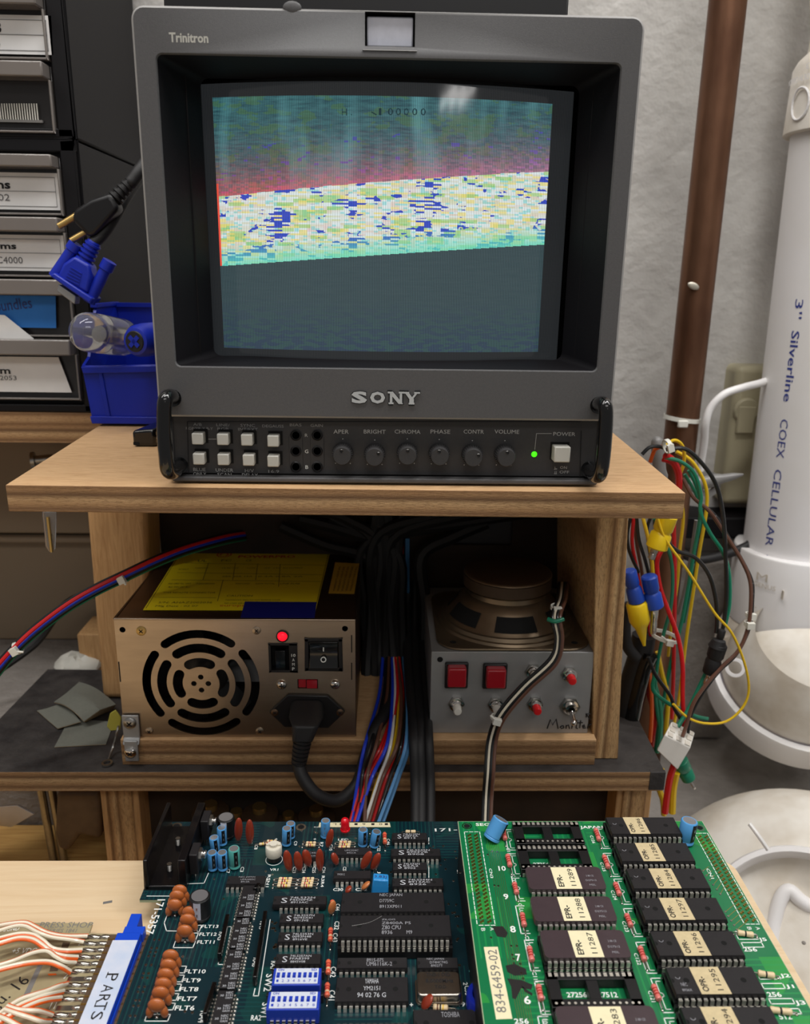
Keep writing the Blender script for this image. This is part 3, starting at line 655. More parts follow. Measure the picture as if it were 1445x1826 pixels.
c = at(503.9, 1134, Y=YS); mb = MB('black_plastic').lathe(c, (0, -1, 0), [(0, .0040), (.0012, .0040), (.0014, .0034)], 20, caps=False); mb.lathe(c-Yv*.0004, (0, -1, 0), [(0, .0031), (.0008, .0030), (.0020, .0018), (.0022, 0)], 20, m='led_red'); tag(mb.build('power_light', psu), 'lit red indicator')
a, b = at(478.5, 1146.5, Y=YS), at(531.5, 1198.5, Y=YS)
fu = MB('black_plastic').box((a.x, YS-.0008, a.z), (b.x, YS+.006, a.z-.0015)).box((a.x, YS-.0008, b.z+.0015), (b.x, YS+.006, b.z)).box((a.x, YS-.0008, a.z), (a.x+.0015, YS+.006, b.z)).box((b.x-.0052, YS-.0008, a.z), (b.x, YS+.006, b.z)).use('dark_hole').box((a.x, YS+.006, a.z), (b.x, YS+.007, b.z)).use('black_gloss').box((a.x+.004, YS+.001, b.z+.0015), (b.x-.008, YS+.006, a.z-.006)).build('fuse_holder', psu, bevel=.0002)
mb = MB('silk')
for ch, y_ in zip(['10', 'A', 'M', 'P'], (1170, 1178, 1186, 1194)): c = at(521, y_, Y=YS); w_ = .0026 if len(ch) > 1 else .0015; mb.text(ch, c-X*(w_/2-.0010), c+X*(w_/2+.0010), .0020, NY, lift=.0010)
mb.build('fuse_lettering', psu)
a, b = at(543.5, 1137.5, Y=YS), at(611, 1195, Y=YS)
mb = MB('black_plastic').box((a.x, YS-.0012, a.z), (b.x, YS, a.z-.0022)).box((a.x, YS-.0012, b.z+.0022), (b.x, YS, b.z)).box((a.x, YS-.0012, a.z), (a.x+.0024, YS, b.z)).box((b.x-.0024, YS-.0012, a.z), (b.x, YS, b.z)).build('switch_frame', psu, bevel=.0003)
zc = (a.z+b.z)/2; rk = MB('black_gloss').prism([(a.x+.0027, YS-.0012, a.z-.0025), (a.x+.0027, YS+.0010, zc), (a.x+.0027, YS-.0032, b.z+.0025), (a.x+.0027, YS+.006, b.z+.0025), (a.x+.0027, YS+.006, a.z-.0025)], (b.x-a.x-.0054, 0, 0)).build('rocker', psu, bevel=.0004)
mb = MB('silk'); c1 = at(577, 1158, Y=YS-.001); mb.obox(c1, X*.0003, Yv*.0001, NZ*.0014); c2 = at(577, 1176, Y=YS-.0022); mb.lathe(c2-Yv*.0002, (0, -1, .55), [(0, .0018), (0.0001, .0018), (.0001, .0012), (0, .0012)], 20, caps=False); mb.build('rocker_mark', psu)
a, b = at(530.5, 1211, Y=YS), at(567.5, 1228.5, Y=YS)
mb = MB('black_plastic').box((a.x, YS+.002, a.z), (b.x, YS+.004, b.z)).box(((a.x*.55+b.x*.45), YS-.0003, a.z-.0006), (b.x-.0006, YS+.002, b.z+.0006), 'button_red').box((a.x+.0006, YS+.001, a.z-.0006), ((a.x*.6+b.x*.4), YS+.002, b.z+.0006), 'button_red')
tag(mb.build('voltage_switch', psu), 'small red voltage slide switch')
hx = pxY([(480, 1267), (514, 1236), (585, 1238), (616, 1267), (586, 1296), (508, 1294)], YS); MB('black_plastic').prism([V((p.x, YS-.0022, p.z)) for p in hx], (0, .0022, 0)).build('power_inlet', psu, bevel=.0007)
for p_, sgn in (((491, 1267), 1), ((607, 1267), 1)): mb = MB(); screwhead(mb, at(*p_, Y=YS)-Yv*.0022, .0024, m='steel_dark'); mb.build('screw', psu)
for x_, y_, h_ in ((214, 1198, .014), (628, 1148, .012), (628, 1197, .012)):
    c = at(x_, y_, Y=YS); MB('dark_hole').box((c.x-.0006, YS-.0002, c.z-h_/2), (c.x+.0001, YS, c.z+h_/2)).build('case_slot', psu)
# stickers on top
def quadZ(mb, px, Z, th=.0001, m=None):
    P = [at(a, b, Z=Z) for a, b in px]; return mb.prism(P, (0, 0, th), m)
zt_ = stp+.0002
st_ = quadZ(MB('label_yellow'), [(255, 1088), (563, 1089), (589, 984), (324, 980)], zt_).build('yellow_sticker', psu); tag(st_, 'yellow rating sticker')
def zt(mb, s, p, q, h, Z, m=None, bold=0): mb.text(s, at(*p, Z=Z), at(*q, Z=Z), h, NZ, m=m, bold=bold)
mb = MB('ink_red'); zs2 = zt_+.00012
zt(mb, 'POWERPRO', (424, 995), (526, 995), .006, zs2, bold=.03)
c = at(400, 989, Z=zs2); mb.lathe(c, NZ, [(0, .0058), (.0001, .0058), (.0001, .0048), (0, .0048)], 24, caps=False); mb.lathe(c, NZ, [(0, .0034), (.0001, .0034), (.0001, .0024), (0, .0024)], 24, caps=False, a0=.5, a1=5.5)
zt(mb, 'europe', (391, 1083), (437, 1083), .004, zs2)
mb.use('ink_dark')
for s_, a, b, y_, h in (('UL', 352, 368, 1002, .005), ('FC', 394, 412, 1001, .004), ('CE', 438, 448, 1001, .004), ('AC INPUT', 318, 336, 1016, .002), ('115V/230V', 348, 372, 1014, .0022), ('+3.3V +5V', 395, 425, 1014, .0022), ('+12V', 440, 455, 1014, .0022), ('-5V -12V', 470, 500, 1014, .0022), ('DC OUTPUT', 505, 540, 1014, .0022), ('28A 30A 15A', 396, 450, 1029, .0022), ('0.3A 0.8A 2A', 460, 540, 1029, .0022),
                        ('THIS REMOTE CONNECTOR', 290, 384, 1058, .0024), ('S/N: AHAZ2002036', 282, 378, 1076, .0030), ('Mfg Date : 02 07', 276, 352, 1083, .0034), ('CAUTION', 404, 450, 1064, .0030), ('HAZARDOUS AREA DO NOT REMOVE COVER', 402, 500, 1071, .0020), ('NO USER SERVICEABLE PARTS INSIDE', 400, 490, 1077, .0020), ('MAX LOAD', 420, 445, 1042, .0024), ('300W TOTAL', 455, 490, 1042, .0024), ('LINE FUSE', 500, 535, 1042, .0026), ('RED ORG YEL WHT', 300, 340, 1042, .0024), ('BLK GRN GRY BLU', 300, 338, 1048, .0024), ('PURPLE BROWN', 350, 382, 1042, .0024)): zt(mb, s_, (a, y_), (b, y_), h, zs2)
for (a, b) in (((330, 1004), (582, 1008)), ((316, 1021), (575, 1025)), ((306, 1034), (572, 1037)), ((275, 1065), (385, 1066)), ((398, 1034), (388, 1072)), ((372, 1004), (362, 1034)), ((420, 1004), (415, 1034)), ((460, 1005), (456, 1034)), ((500, 1006), (497, 1046)), ((260, 1085), (324, 983)), ((324, 983), (586, 987)), ((586, 987), (562, 1087))):
    p_, q_ = at(*a, Z=zs2), at(*b, Z=zs2); d = (q_-p_).normalized(); mb.obox((p_+q_)/2, (q_-p_)/2, d.cross(NZ)*.00018, NZ*.00005)
mb.build('sticker_print', st_)
o = quadZ(MB('label_ochre'), [(586, 1058), (632, 1059), (641, 1005), (598, 1003)], zt_).build('small_sticker', psu); tag(o, 'small ochre sticker')
mb = MB('ink_dark')
for k in range(5): x_ = 600+7.5*k; mb.text('WARRANTY VOID IF SEAL', at(x_-3, 1054, Z=zs2), at(x_+8, 1010, Z=zs2), .0014, NZ)
mb.build('sticker_print', o)
o = quadZ(MB('tape_blue'), [(429, 1101.5), (561, 1102), (565, 1074), (437, 1073)], zt_+.0003, .0002).build('blue_tape', psu); tag(o, 'dark blue tape')
mb = MB('black_plastic'); 
for k in range(2): mb.box((s0+.12+.012*k, YS+.1405, sb+.03), (s0+.126+.012*k, YS+.147, sb+.04))
mb.build('cable_outlet', psu)
# bracket and screws at left foot of psu
br = thing('metal_bracket', at(233, 1355, Y=.467), 'small zinc strap screwed over the lower left corner of the power supply', 'bracket')
a, b = at(217, 1275, Y=YS-.0016), at(247, 1275, Y=YS-.0016); zm = at(232, 1316, Y=YS).z; zl = at(232, 1358, Y=.4655).z
MB('dull_alu').box((a.x, YS-.0024, zm), (b.x, YS-.0009, a.z)).box((a.x+.001, .4655, zl), (b.x-.001, .467, zm+.001)).prism([(a.x, YS-.0024, zm+.002), (a.x, YS-.0009, zm+.002), (a.x, .467, zm-.002), (a.x, .4655, zm-.002)], (b.x-a.x, 0, 0)).build('strap', br, bevel=.0006)
mb = MB(); screwhead(mb, at(232, 1289, Y=YS-.0024), .0041, depth=.002); mb.build('screw', br); mb = MB(); screwhead(mb, at(233, 1342, Y=.4655), .0038, depth=.002, m='chrome'); mb.build('screw', br)
# power cord
cordP = thing('mains_cable', at(545, 1250, Y=YS-.003), 'thick black power cord plugged into the power supply and looping under the shelf edge', 'cord')
c = at(548, 1266, Y=YS-.0022); e = at(546, 1292, Y=.452)
mb = MB('black_rubber'); d = (e-c).normalized(); sx = X
P = [(c, .0105, .0078), (c+(e-c)*.45, .0108, .0082), (e, .0085, .0075), (at(540, 1322, Y=.449), .0062, .0058)]
rings = []; 
for q, rx, rz in P:
    dd = V((0, -.35, -.94)).normalized() if q is not c else NY; up = X.cross(dd).normalized(); rings.append([q+X*(rx*sx_)+up*(rz*sz_) for sx_, sz_ in ((-1, -.7), (-.7, -1), (.7, -1), (1, -.7), (1, .7), (.7, 1), (-.7, 1), (-1, .7))])
for i in range(3): bridge(mb, rings[i], rings[i+1], smooth=False)
mb.add(rings[0], [tuple(range(8))]); mb.add(rings[-1], [tuple(range(8))[::-1]]); mb.build('plug', cordP, bevel=.0012, seg=3)
q0, q1 = at(540, 1318, Y=.449), at(533, 1362, Y=.447); dq = (q1-q0)
mb = MB('black_rubber').lathe(q0, dq, [(0, .0060)]+[(dq.length*(i+f)/6, .0058-.0002*i-(.0011 if f in (.55, .8) else 0)) for i in range(6) for f in (.5, .55, .8, .85)]+[(dq.length, .0042)], 20); mb.build('strain_relief', cordP)
MB('black_rubber').tube([q1-dq*.2, q1, at(541, 1388, Y=.443), at(566, 1418, Y=.44), at(603, 1427, Y=.445), at(637, 1398, Y=.455), at(652, 1350, Y=.462), at(670, 1300, Y=.474), at(690, 1262, Y=.50), at(705, 1200, Y=.56)], .0041, n=14, sub=8).build('cable', cordP)
# ------------------------------------------------------------------ switch box and loudspeaker
YB = .476
bx = thing('switch_box', at(915, 1307, Y=YB+.05), 'aluminium button box with red and white push buttons, handwritten word in its corner', 'control box')
A = pxY([(770, 1161), (1063, 1165), (1061, 1308), (769, 1306)], YB); xa, xb2, za, zbb = A[0].x, A[1].x-.001, A[0].z-.0005, -.2906
MB('dull_alu').box((xa, YB, zbb), (xb2, YB+.0012, za)).box((xa, YB+.0012, za-.0012), (xb2, YB+.112, za)).box((xa, YB+.0012, zbb), (xa+.0012, YB+.112, za)).box((xb2-.0012, YB+.0012, zbb), (xb2, YB+.112, za)).box((xa, YB+.11, zbb), (xb2, YB+.112, za)).build('case', bx, bevel=.0003)
c = at(785, 1176, Y=YB); MB('dark_hole').lathe(c, (0, -1, 0), [(0, .0019), (.0001, .0019), (.0001, 0)], 14, caps=False).build('screw_hole', bx)
for (bl, rd) in ((((794, 1180), (834, 1226)), ((799.5, 1193), (831.5, 1227))), (((862, 1182), (903, 1227)), ((869, 1195.5), (902, 1229)))):
    a, b = at(*bl[0], Y=YB-.001), at(*bl[1], Y=YB-.001); f_ = MB('black_plastic').box((a.x, YB-.003, a.z), (b.x, YB, b.z)).build('button_frame', bx, bevel=.001)
    a, b = at(*rd[0], Y=YB-.010), at(*rd[1], Y=YB-.010); MB('button_red').box((a.x, YB-.010, a.z), (b.x, YB-.003, b.z)).build('square_button', bx, bevel=.0012, seg=3)
def pushb(px, col, dn=(2, 12)):
    c = at(*px, Y=YB); mb = MB('zinc'); mb.lathe(c, (0, -1, 0), [(0, .0054), (.0018, .0054), (.0019, .0040)], 6, sharp=True, caps=False); mb.lathe(c, (0, -1, 0), [(.0019, .0046), (.003, .0046), (.0032, .0036), (.0058, .0036), (.0060, .0030), (.0058, .0025)], 22, m='chrome', caps=False); o = mb.build('push_button', bx)
    MB(col).lathe(c-Yv*.0045, (0, -1, 0), [(0, .0026), (.0062, .0027), (.0070, .0022), (.0072, 0)], 20).build('button_cap', o)
for px, col in (((814, 1254), 'knob_white'), ((884, 1255), 'knob_white'), ((951, 1196), 'knob_white'), ((1015, 1201), 'knob_red'), ((954, 1254), 'knob_red')): pushb(px, col)
c = at(1016, 1258, Y=YB); mb = MB('zinc').lathe(c, (0, -1, 0), [(0, .0068), (.0022, .0068), (.0022, .0042)], 6, sharp=True, caps=False).lathe(c, (0, -1, 0), [(.0022, .0052), (.0028, .0052), (.0030, .0038), (.0060, .0038), (.0062, .0022)], 20, m='chrome', caps=False); o = mb.build('toggle_switch', bx)
MB('chrome').tube([c-Yv*.004, c-Yv*.009-NZ*.002, c-Yv*.014-NZ*.0045], lambda t: .0011+.0009*t, n=12).ball(c-Yv*.014-NZ*.0045, .002, n=12).build('lever', o)
mb = MB('marker_black')
mons = {'M': [(0, 0), (.06, 1), (.12, .4), (.19, 1.05), (.25, 0)], 'o': [(.33, .3), (.29, .15), (.33, 0), (.38, .1), (.37, .3), (.33, .3)], 'n': [(.43, 0), (.43, .4), (.43, .25), (.48, .4), (.51, 0)], 'i': [(.56, 0), (.57, .4)], 'id': [(.575, .6), (.58, .66)], 't': [(.66, .95), (.66, .05), (.70, 0)], 'tb': [(.60, .62), (.80, .66)], 't2': [(.75, .9), (.74, .05)], 'e': [(.80, .2), (.86, .25), (.84, .42), (.80, .3), (.82, .05), (.88, .08)], 'r': [(.92, 0), (.93, .5), (.94, .35), (1.0, .5)], 'a1': [(.97, .95), (.86, 1.65)], 'a2': [(.87, 1.25), (.86, 1.65), (.95, 1.6)]}
p_ = at(976, 1299, Y=YB); q_ = at(1054, 1302, Y=YB); L_ = q_.x-p_.x
for k, v_ in mons.items(): mb.tube([V((p_.x+a*L_, YB-.0001, p_.z+b*.0068)) for a, b in v_], .00042, n=5, smooth=False)
tag(mb.build('handwriting', bx), 'black marker handwriting with a small arrow')
spk = thing('loudspeaker', at(918, 1155, Y=YB+.052), 'bare loudspeaker lying face down on the aluminium button box, magnet up', 'speaker')
zf_ = za+.0002; sc = V(((xa+xb2)/2+.002, YB+.051, zf_))
ol = [V((p.x, p.z, 0)) for p in rrect(-.0505, .0505, -.050, .050, .016, 0, 5)]
MB('speaker_steel').prism([sc+V((p.x, p.y, 0)) for p in ol], (0, 0, .0014)).build('flange', spk, bevel=.0004)
mb = MB('speaker_steel').lathe(sc+NZ*.0012, NZ, [(0, .0485), (.0018, .0475), (.0020, .0455), (.0042, .0445), (.0044, .0425), (.0060, .041), (.0155, .0335), (.0185, .031), (.0205, .0272), (.0240, .0268), (.0250, .0300)], 48); bas = mb.build('basket', spk)
for a in (-90, -30, -150, 30, 150, 90):
    a_ = math.radians(a+2); mb = MB('cone_black'); pr = []
    mb.lathe(sc+NZ*.0012, NZ, [(.0068, .0411), (.0078, .0403), (.0145, .0349), (.0152, .0340)], 10, a0=a_-.36, a1=a_+.36, xd=X, caps=False); mb.build('basket_opening', bas)
mb = MB('speaker_steel').lathe(sc+NZ*.0255, NZ, [(0, .0285), (.0016, .0290), (.0022, .0280)], 40).lathe(sc+NZ*.0275, NZ, [(0, .0305), (.0075, .0305)], 40, m='speaker_brown').lathe(sc+NZ*.035, NZ, [(0, .0298), (.0006, .0305), (.0016, .0300), (.0024, .0285), (.0024, .0)], 40, ms=['speaker_steel', 'speaker_steel', 'speaker_brown', 'speaker_brown']); mb.build('magnet', spk)
for dx in (-.040, .040): c = sc+V((dx, -.040, .0015)); MB('dark_hole').lathe(c, NZ, [(0, .0022), (.0001, .0)], 14).build('mounting_hole', spk)
# ------------------------------------------------------------------ wires
WN = {}
def wire(name, label, col, pts, r=.0009, group=None, n=8, cat='wire', sub=6):
    o = MB(col if col in MATS else 'wire_'+col).tube([at(a, b, Y=c) for a, b, c in pts], r, n=n, sub=sub).build(name)
    tag(o, label, cat, group); return o
G1 = 'speaker leads hanging in front of the button box'
base = [(1003, 1040, .53), (1000, 1068, .49), (990, 1100, .468), (996, 1140, .463), (985, 1178, .460), (935, 1225, .457), (893, 1275, .455), (876, 1320, .456), (871, 1380, .446), (868, 1420, .442), (866, 1475, .43)]
for k, (col, dx, w_) in enumerate((('black', -5, 'black left strand of the speaker lead running over the button box'), ('cream', 0, 'white strand of the speaker lead running over the button box'), ('black', 4, 'black strand of the speaker lead, to the right of its white one'), ('brown', 9, 'tan brown strand of the speaker lead, rightmost of the four'))):
    wire('speaker_wire', w_, 'wire_cream' if col == 'cream' else 'wire_peach' if False else 'wire_'+col, [(a+dx*(1 if 3 > i or i > 6 else .8), b+dx*(.6 if 3 < i < 7 else 0), c-.0005*k) for i, (a, b, c) in enumerate(base)], .0012, G1)
def tie(label, px, d, col='clear_tie', r=.004, Y=.455, tail=(8, 6)):
    c = at(*px, Y=Y); mb = MB(col); d = V(d).normalized(); mb.lathe(c-d*.0014, d, [(0, r), (.0028, r), (.0028, r-.0008), (0, r-.0008), (0, r)], 18, caps=False)
    hd = c+NY*(r+.001); mb.obox(hd, d*.0022, d.cross(Yv)*.0026, Yv*.0016); q = at(px[0]+tail[0], px[1]+tail[1], Y=Y-r-.002)
    mb.tube([hd, (hd+q)/2, q], .0008, n=6); o = mb.build('cable_tie', bevel=.0003); tag(o, label, 'cable tie'); return o
tie('white cable tie around the speaker lead beside the second white button', (885, 1280), at(876, 1320, Y=.455)-at(893, 1275, Y=.455), r=.0036, Y=.456, tail=(-10, -4))
tie('white cable tie round the speaker lead just below the magnet', (992, 1083), (0, -.1, 1), r=.0036, Y=.478, tail=(8, 18))
o = MB('wire_green').tube([at(977, 1104, Y=.463), at(990, 1108, Y=.461), at(1005, 1104, Y=.463)], .0014).build('twist_tie'); tag(o, 'green twist tie around the speaker lead beside the dark basket', 'tie')
# bundle going down between power supply and button box
G2 = 'coloured wires hanging between the power supply and the button box'
bundle = [('blue', 683, 676, 652, 640, 626, 'blue wire at the left edge of the hanging bundle', 'blue'), ('black', 690, 684, 662, 646, 640, 'black wire beside the left blue wire of the bundle', 'b'),
          ('brown', 694, 690, 672, 655, 650, 'brown wire near the left of the hanging bundle', 'b'), ('red', 703, 706, 682, 650, 622, 'front red wire, leftmost red at the bottom of the bundle', 'r'), ('red', 706, 709, 688, 657, 630, 'red wire lying just right of the front red wire', 'r'),
          ('blue', 700, 700, 691, 664, 634, 'blue wire crossing under the yellow wire to the lower left', 'b'), ('yellow', 707, 712, 703, 676, 650, 'yellow wire bowing out at the right of the bundle', 'y'),
          ('white', 702, 704, 697, 678, 648, 'white wire, visible only at the bottom of the bundle', 'w'), ('brown', 709, 716, 709, 683, 655, 'brown wire right of the white wire in the bundle', 'b'), ('red', 712, 722, 718, 690, 662, 'dark red wire right of the white wire near the board', 'r'),
          ('black', 716, 724, 716, 696, 668, 'black wire between the dark red wire and pale blue wires', 'b'), ('skyblue', 718, 726, 724, 706, 672, 'pale blue wire, left one of the two at the right side', 's'), ('skyblue', 722, 728, 730, 712, 680, 'pale blue wire, right one of the two at the right side', 's')]
for k, (col, x0_, x1_, x2_, x3_, x4_, lb, _) in enumerate(bundle):
    Yo = (k % 3)*.0022; wire('hanging_wire', lb, col, [(x0_+6, 960, .592), (x0_+6, 1060, .592), (x0_+4, 1120, .588), (x0_, 1170, .565), (x1_, 1240, .515-Yo), (x2_, 1325, .4625-Yo), (x3_, 1385, .452-Yo), (x4_, 1475, .425-Yo)], .00118, G2)
G3 = 'thick black cables hanging beside the button box'
for x0_, x1_, lb, r_ in ((733, 742, 'thick black cable just right of the coloured wires', .0036), (746, 752, 'thick black cable in the middle of the three', .0034), (760, 768, 'thick black cable closest to the button box', .0030)):
    wire('black_cable', lb, 'black_rubber', [(x0_-5, 1020, .60), (x0_-6, 1120, .58), (x0_-3, 1200, .53), (x0_+2, 1260, .495), (x1_-3, 1320, .460), (x1_, 1400, .446), (x1_, 1480, .425)], r_, G3, n=12, cat='cable')
G4 = 'black cables tangled behind the stand'
random.seed(11)
for k in range(15):  # packed densely to fill the gap with darkness
    x1_ = random.uniform(655, 755); y1_ = random.uniform(925, 965); side = (k % 3)-1
    x0_ = {-1: random.uniform(470, 600), 0: x1_+random.uniform(-20, 20), 1: random.uniform(830, 1010)}[side]
    pts = [(x0_, y1_-25 if side else 890, .588), ((x0_+x1_)/2, y1_+random.uniform(-8, 12), .585), (x1_, y1_+35, .58), (x1_+random.uniform(-8, 8), 1080, .575), (x1_+random.uniform(-10, 10), 1180, .565), (x1_+random.uniform(-10, 10), 1245, .548)]
    wire('tangled_cable', 'black cable in the dark tangle behind the power supply and speaker', 'cable_shaded', pts, random.uniform(.003, .0052), G4, cat='cable')
# harness crossing at left
G5 = 'wires of the diagonal harness at the left'
hb = [(-20, 1205, .455), (20, 1160, .462), (60, 1122, .47), (120, 1077, .48), (170, 1048, .488), (220, 1024, .497), (280, 996, .512), (335, 975, .535), (400, 957, .57), (440, 950, .60)]
for k, (col, dn, dy_, lb, r_) in enumerate((('red', 0, -.4, 'red wire along the top of the diagonal harness at the left', .0013), ('blue', 4.2, 0, 'blue wire in the middle of the diagonal harness at the left', .0014), ('black', 8.5, 1, 'black wire at the underside of the diagonal harness at the left', .0017), ('black', -3.5, 2.2, 'black wire at the upper rear side of the diagonal harness', .0014), ('green', 12, 2, 'dark green wire at the bottom of the diagonal harness near the frame edge', .0013), ('purple', 6, 3, 'purple wire seen in the diagonal harness near the post', .0013))):
    wire('harness_wire', lb, col, [(a+dn*.35, b+dn*(.9 if i > 0 else 1.4), c+dy_*.001) for i, (a, b, c) in enumerate(hb)], r_, G5)
tie('white cable tie at the lower end of the diagonal harness', (32, 1155), (1, .1, .55), r=.0042, Y=.466, tail=(10, 8))
tie('clear cable tie on the diagonal harness, in front of the wood post', (221, 1029), (1, .15, .42), r=.0042, Y=.50, tail=(4, 14))
wire('thick_cable', 'thick black cable arching on the brown cabinet behind the diagonal harness', 'black_rubber', [(-10, 1200, .60), (60, 1150, .62), (95, 1105, .65), (120, 1075, .68), (150, 1062, .69), (185, 1060, .69)], .0035, cat='cable')
# ------------------------------------------------------------------ drawer cabinets at the left
YD = .600
xr_ = at(133, 250, Y=YD).x; zmid = at(100, 249, Y=YD).z
def dr(cab, ytop_lip, ybot_lip, ybot, lines, kind, xlab=None, name='drawer'):
    zt0, zt1, zb0 = at(60, ytop_lip, Y=YD-.004).z, at(60, ybot_lip, Y=YD-.004).z, at(60, ybot, Y=YD).z
    xd = xr_-.0115; d = MB('drawer_dark').box((-.40, YD+.002, zb0), (xd, YD+.10, zt0)).build(name, cab, bevel=.0008)
    MB('drawer_lip').box((-.40, YD-.012, zt1), (xd-.001, YD+.002, zt0)).build('pull_lip', d, bevel=.001)
    MB('drawer_lip').box((-.40, YD-.003, zb0), (xd, YD+.003, zb0+.0014)).box((xd-.0014, YD-.003, zb0), (xd, YD+.003, zt1)).build('drawer_rim', d, bevel=.0004)
    return d, zt1, zb0
def card(d, pts, rows, m='paper', Y=YD-.001, border=True):
    P = pxY(pts, Y); P = [V((-.33, Y, P[0].z)), V((P[0].x, Y, P[0].z)), V((P[1].x, Y, P[1].z)), V((-.33, Y, P[1].z))]
    o = MB(m).prism(P, (0, .0006, 0)).build('label_card', d)
    mb = MB('paper_line'); zt0, zb0, xe = P[1].z, P[2].z, P[2].x
    if border:
        for z in (zt0-.0028, (zt0+zb0)/2, zb0+.0022): mb.box((-.33, Y-.0003, z-.00012), (xe-.0026, Y-.0001, z+.00012))
        mb.box((xe-.0028, Y-.0003, zb0+.0022), (xe-.0026, Y-.0001, zt0-.0028))
    for s_, xe_px, yb_, h, wch, b in rows:
        q_ = at(xe_px, yb_, Y=Y-.0003); mb.text(s_, V((q_.x-wch, q_.y, q_.z)), q_, h, NY, bold=b, m='ink_black' if b > 0 else 'paper_line')
    mb.build('label_print', o); return o
up = thing('drawer_cabinet', (-.32, .68, zmid), 'upper black parts cabinet at the left, with pins standing in its lowest drawer', 'drawer cabinet', 'stacked black parts cabinets')
lo = thing('drawer_cabinet', (-.32, .68, z1), 'lower black parts cabinet at the left, with a blue taped label on one drawer', 'drawer cabinet', 'stacked black parts cabinets')
for cab, za_, zb_ in ((up, zmid+.001, .26), (lo, z1, zmid)):
    MB('cabinet_black').box((-.42, YD+.004, za_), (xr_, YD+.165, zb_)).build('case', cab, bevel=.0015)
    MB('cabinet_black').box((xr_-.0105, YD-.001, za_), (xr_, YD+.004, zb_)).box((-.42, YD-.001, zb_-.008 if cab is lo else zb_-.002), (xr_, YD+.004, zb_)).box((-.42, YD-.001, za_), (xr_, YD+.004, za_+.006)).build('front_frame', cab, bevel=.0012)
d, _, _ = dr(up, -12, 14, 108, [], ''); card(d, [(91, 28), (95, 98)], [('roms', 3, 58, .0056, .020, .03), ('(B)', 1, 85, .004, .008, 0)])
d, zl, zb0 = dr(up, 113, 141, 238, [], '')
mb = MB('clear_tie')
for k in range(16): c = at(2+k*4.4, 214, Y=YD-.0005); mb.cyl(c, c+NZ*.010, .00038, n=6)
p_ = at(-30, 214, Y=YD-.0006); q_ = at(76, 216, Y=YD-.0006); mb.use('wire_grey').box((p_.x, YD-.001, p_.z-.001), (q_.x, YD+.001, p_.z+.0006)); tag(mb.build('pin_strip', d), 'strip of pale pins behind the drawer front')
d, _, _ = dr(lo, 277, 300, 384, [], ''); card(d, [(106, 309), (110, 375)], [('Roms', 19, 337, .0056, .024, .03), ('RA02', 18, 358, .0042, .018, 0)])
d, _, _ = dr(lo, 388, 414, 494, [], ''); card(d, [(114, 420), (119, 484)], [('Eproms', 30, 448, .0056, .030, .03), ('27C4000', 41, 470, .0044, .025, 0)])
d, _, _ = dr(lo, 498, 526, 600, [], ''); o = card(d, [(99, 528), (100, 585)], [], 'tape_masking_blue', border=False); tag(o, 'blue tape label with handwriting')
mb = MB('ink_blue'); mb.text('Bundles', at(-8, 556, Y=YD-.0014), at(58, 549, Y=YD-.0014), .0075, NY); mb.build('handwriting', o)
mb = MB('paper'); mb.prism(pxY([(-20, 560), (8, 562), (60, 604), (66, 612), (-20, 606)], YD-.004), (0, .0005, 0)); tag(mb.build('torn_plastic', d), 'torn translucent scrap hanging from the drawer')
d, _, _ = dr(lo, 604, 632, 712, [], ''); o = card(d, [(104, 637), (128, 700)], [('Ram', 19, 667, .0050, .018, .02), ('K-2053', 30, 678, .0032, .018, 0)], border=False)
# ------------------------------------------------------------------ mains plug and video plug hanging
YQ = .560
pl = thing('mains_plug', at(165, 400, Y=YQ), 'black two pin mains plug hanging in front of the lower parts cabinet', 'plug')
MB('black_plastic').prism(pxY([(197, 343), (212, 372), (170, 418), (158, 424), (127, 392), (131, 374), (160, 355)], YQ-.006), (0, .014, 0)).build('plug_body', pl, bevel=.0028, seg=4)
mb = MB('brass')
for a, b in (((140, 382), (104, 404)), ((160, 410), (126, 430))): mb = MB('brass').cyl(at(*a, Y=YQ), at(*b, Y=YQ-.003), .0021, n=14); mb.build('pin', pl, bevel=.0004)
q0, q1 = at(203, 356, Y=YQ), at(236, 322, Y=YQ+.004); dq = q1-q0
MB('black_rubber').lathe(q0-dq*.15, dq, [(0, .0058)]+[(dq.length*(i+f)/5, (.0056-.0003*i) if f in (.1, .55) else .0036) for i in range(6) for f in (.1, .55, .6, .95)], 16).build('strain_relief', pl)
MB('black_rubber').tube([q1-dq*.1, q1, at(252, 300, Y=YQ+.008), at(275, 270, Y=YQ+.02), at(300, 240, Y=YQ+.06)], .0042, n=12).build('cable', pl)
vg = thing('video_connector', at(150, 500, Y=YQ-.006), 'blue video connector with two thumbscrews hanging below the mains plug', 'connector')
YV = YQ-.008
MB('vga_blue').prism(pxY([(132, 456), (160, 472), (163, 492), (156, 524), (100, 496), (112, 470)], YV), (0, .014, 0)).build('hood', vg, bevel=.002, seg=3)
MB('vga_blue').prism(pxY([(88, 492), (96, 486), (165, 532), (160, 542)], YV-.002), (0, .018, 0)).build('flange', vg, bevel=.001)
MB('dull_alu').prism(pxY([(104, 507), (135, 528), (133, 543), (101, 519)], YV+.001), (0, .009, 0)).build('metal_shell', vg, bevel=.0006)
for a, b in (((136, 434), (98, 494)), ((196, 466), (158, 538))):
    A_, B_ = at(*a, Y=YV+.006), at(*b, Y=YV+.006); dd = (A_-B_); mb = MB('vga_blue'); n_ = 16
    mb.lathe(B_, dd, [(0, .0042), (dd.length*.78, .0036), (dd.length*.8, .0046), (dd.length, .0046), (dd.length*1.0, .0038), (dd.length*.96, 0)], 14); mb.build('thumbscrew', vg)
a_, b_ = at(150, 466, Y=YV+.007), at(168, 432, Y=YV+.007); dd = b_-a_
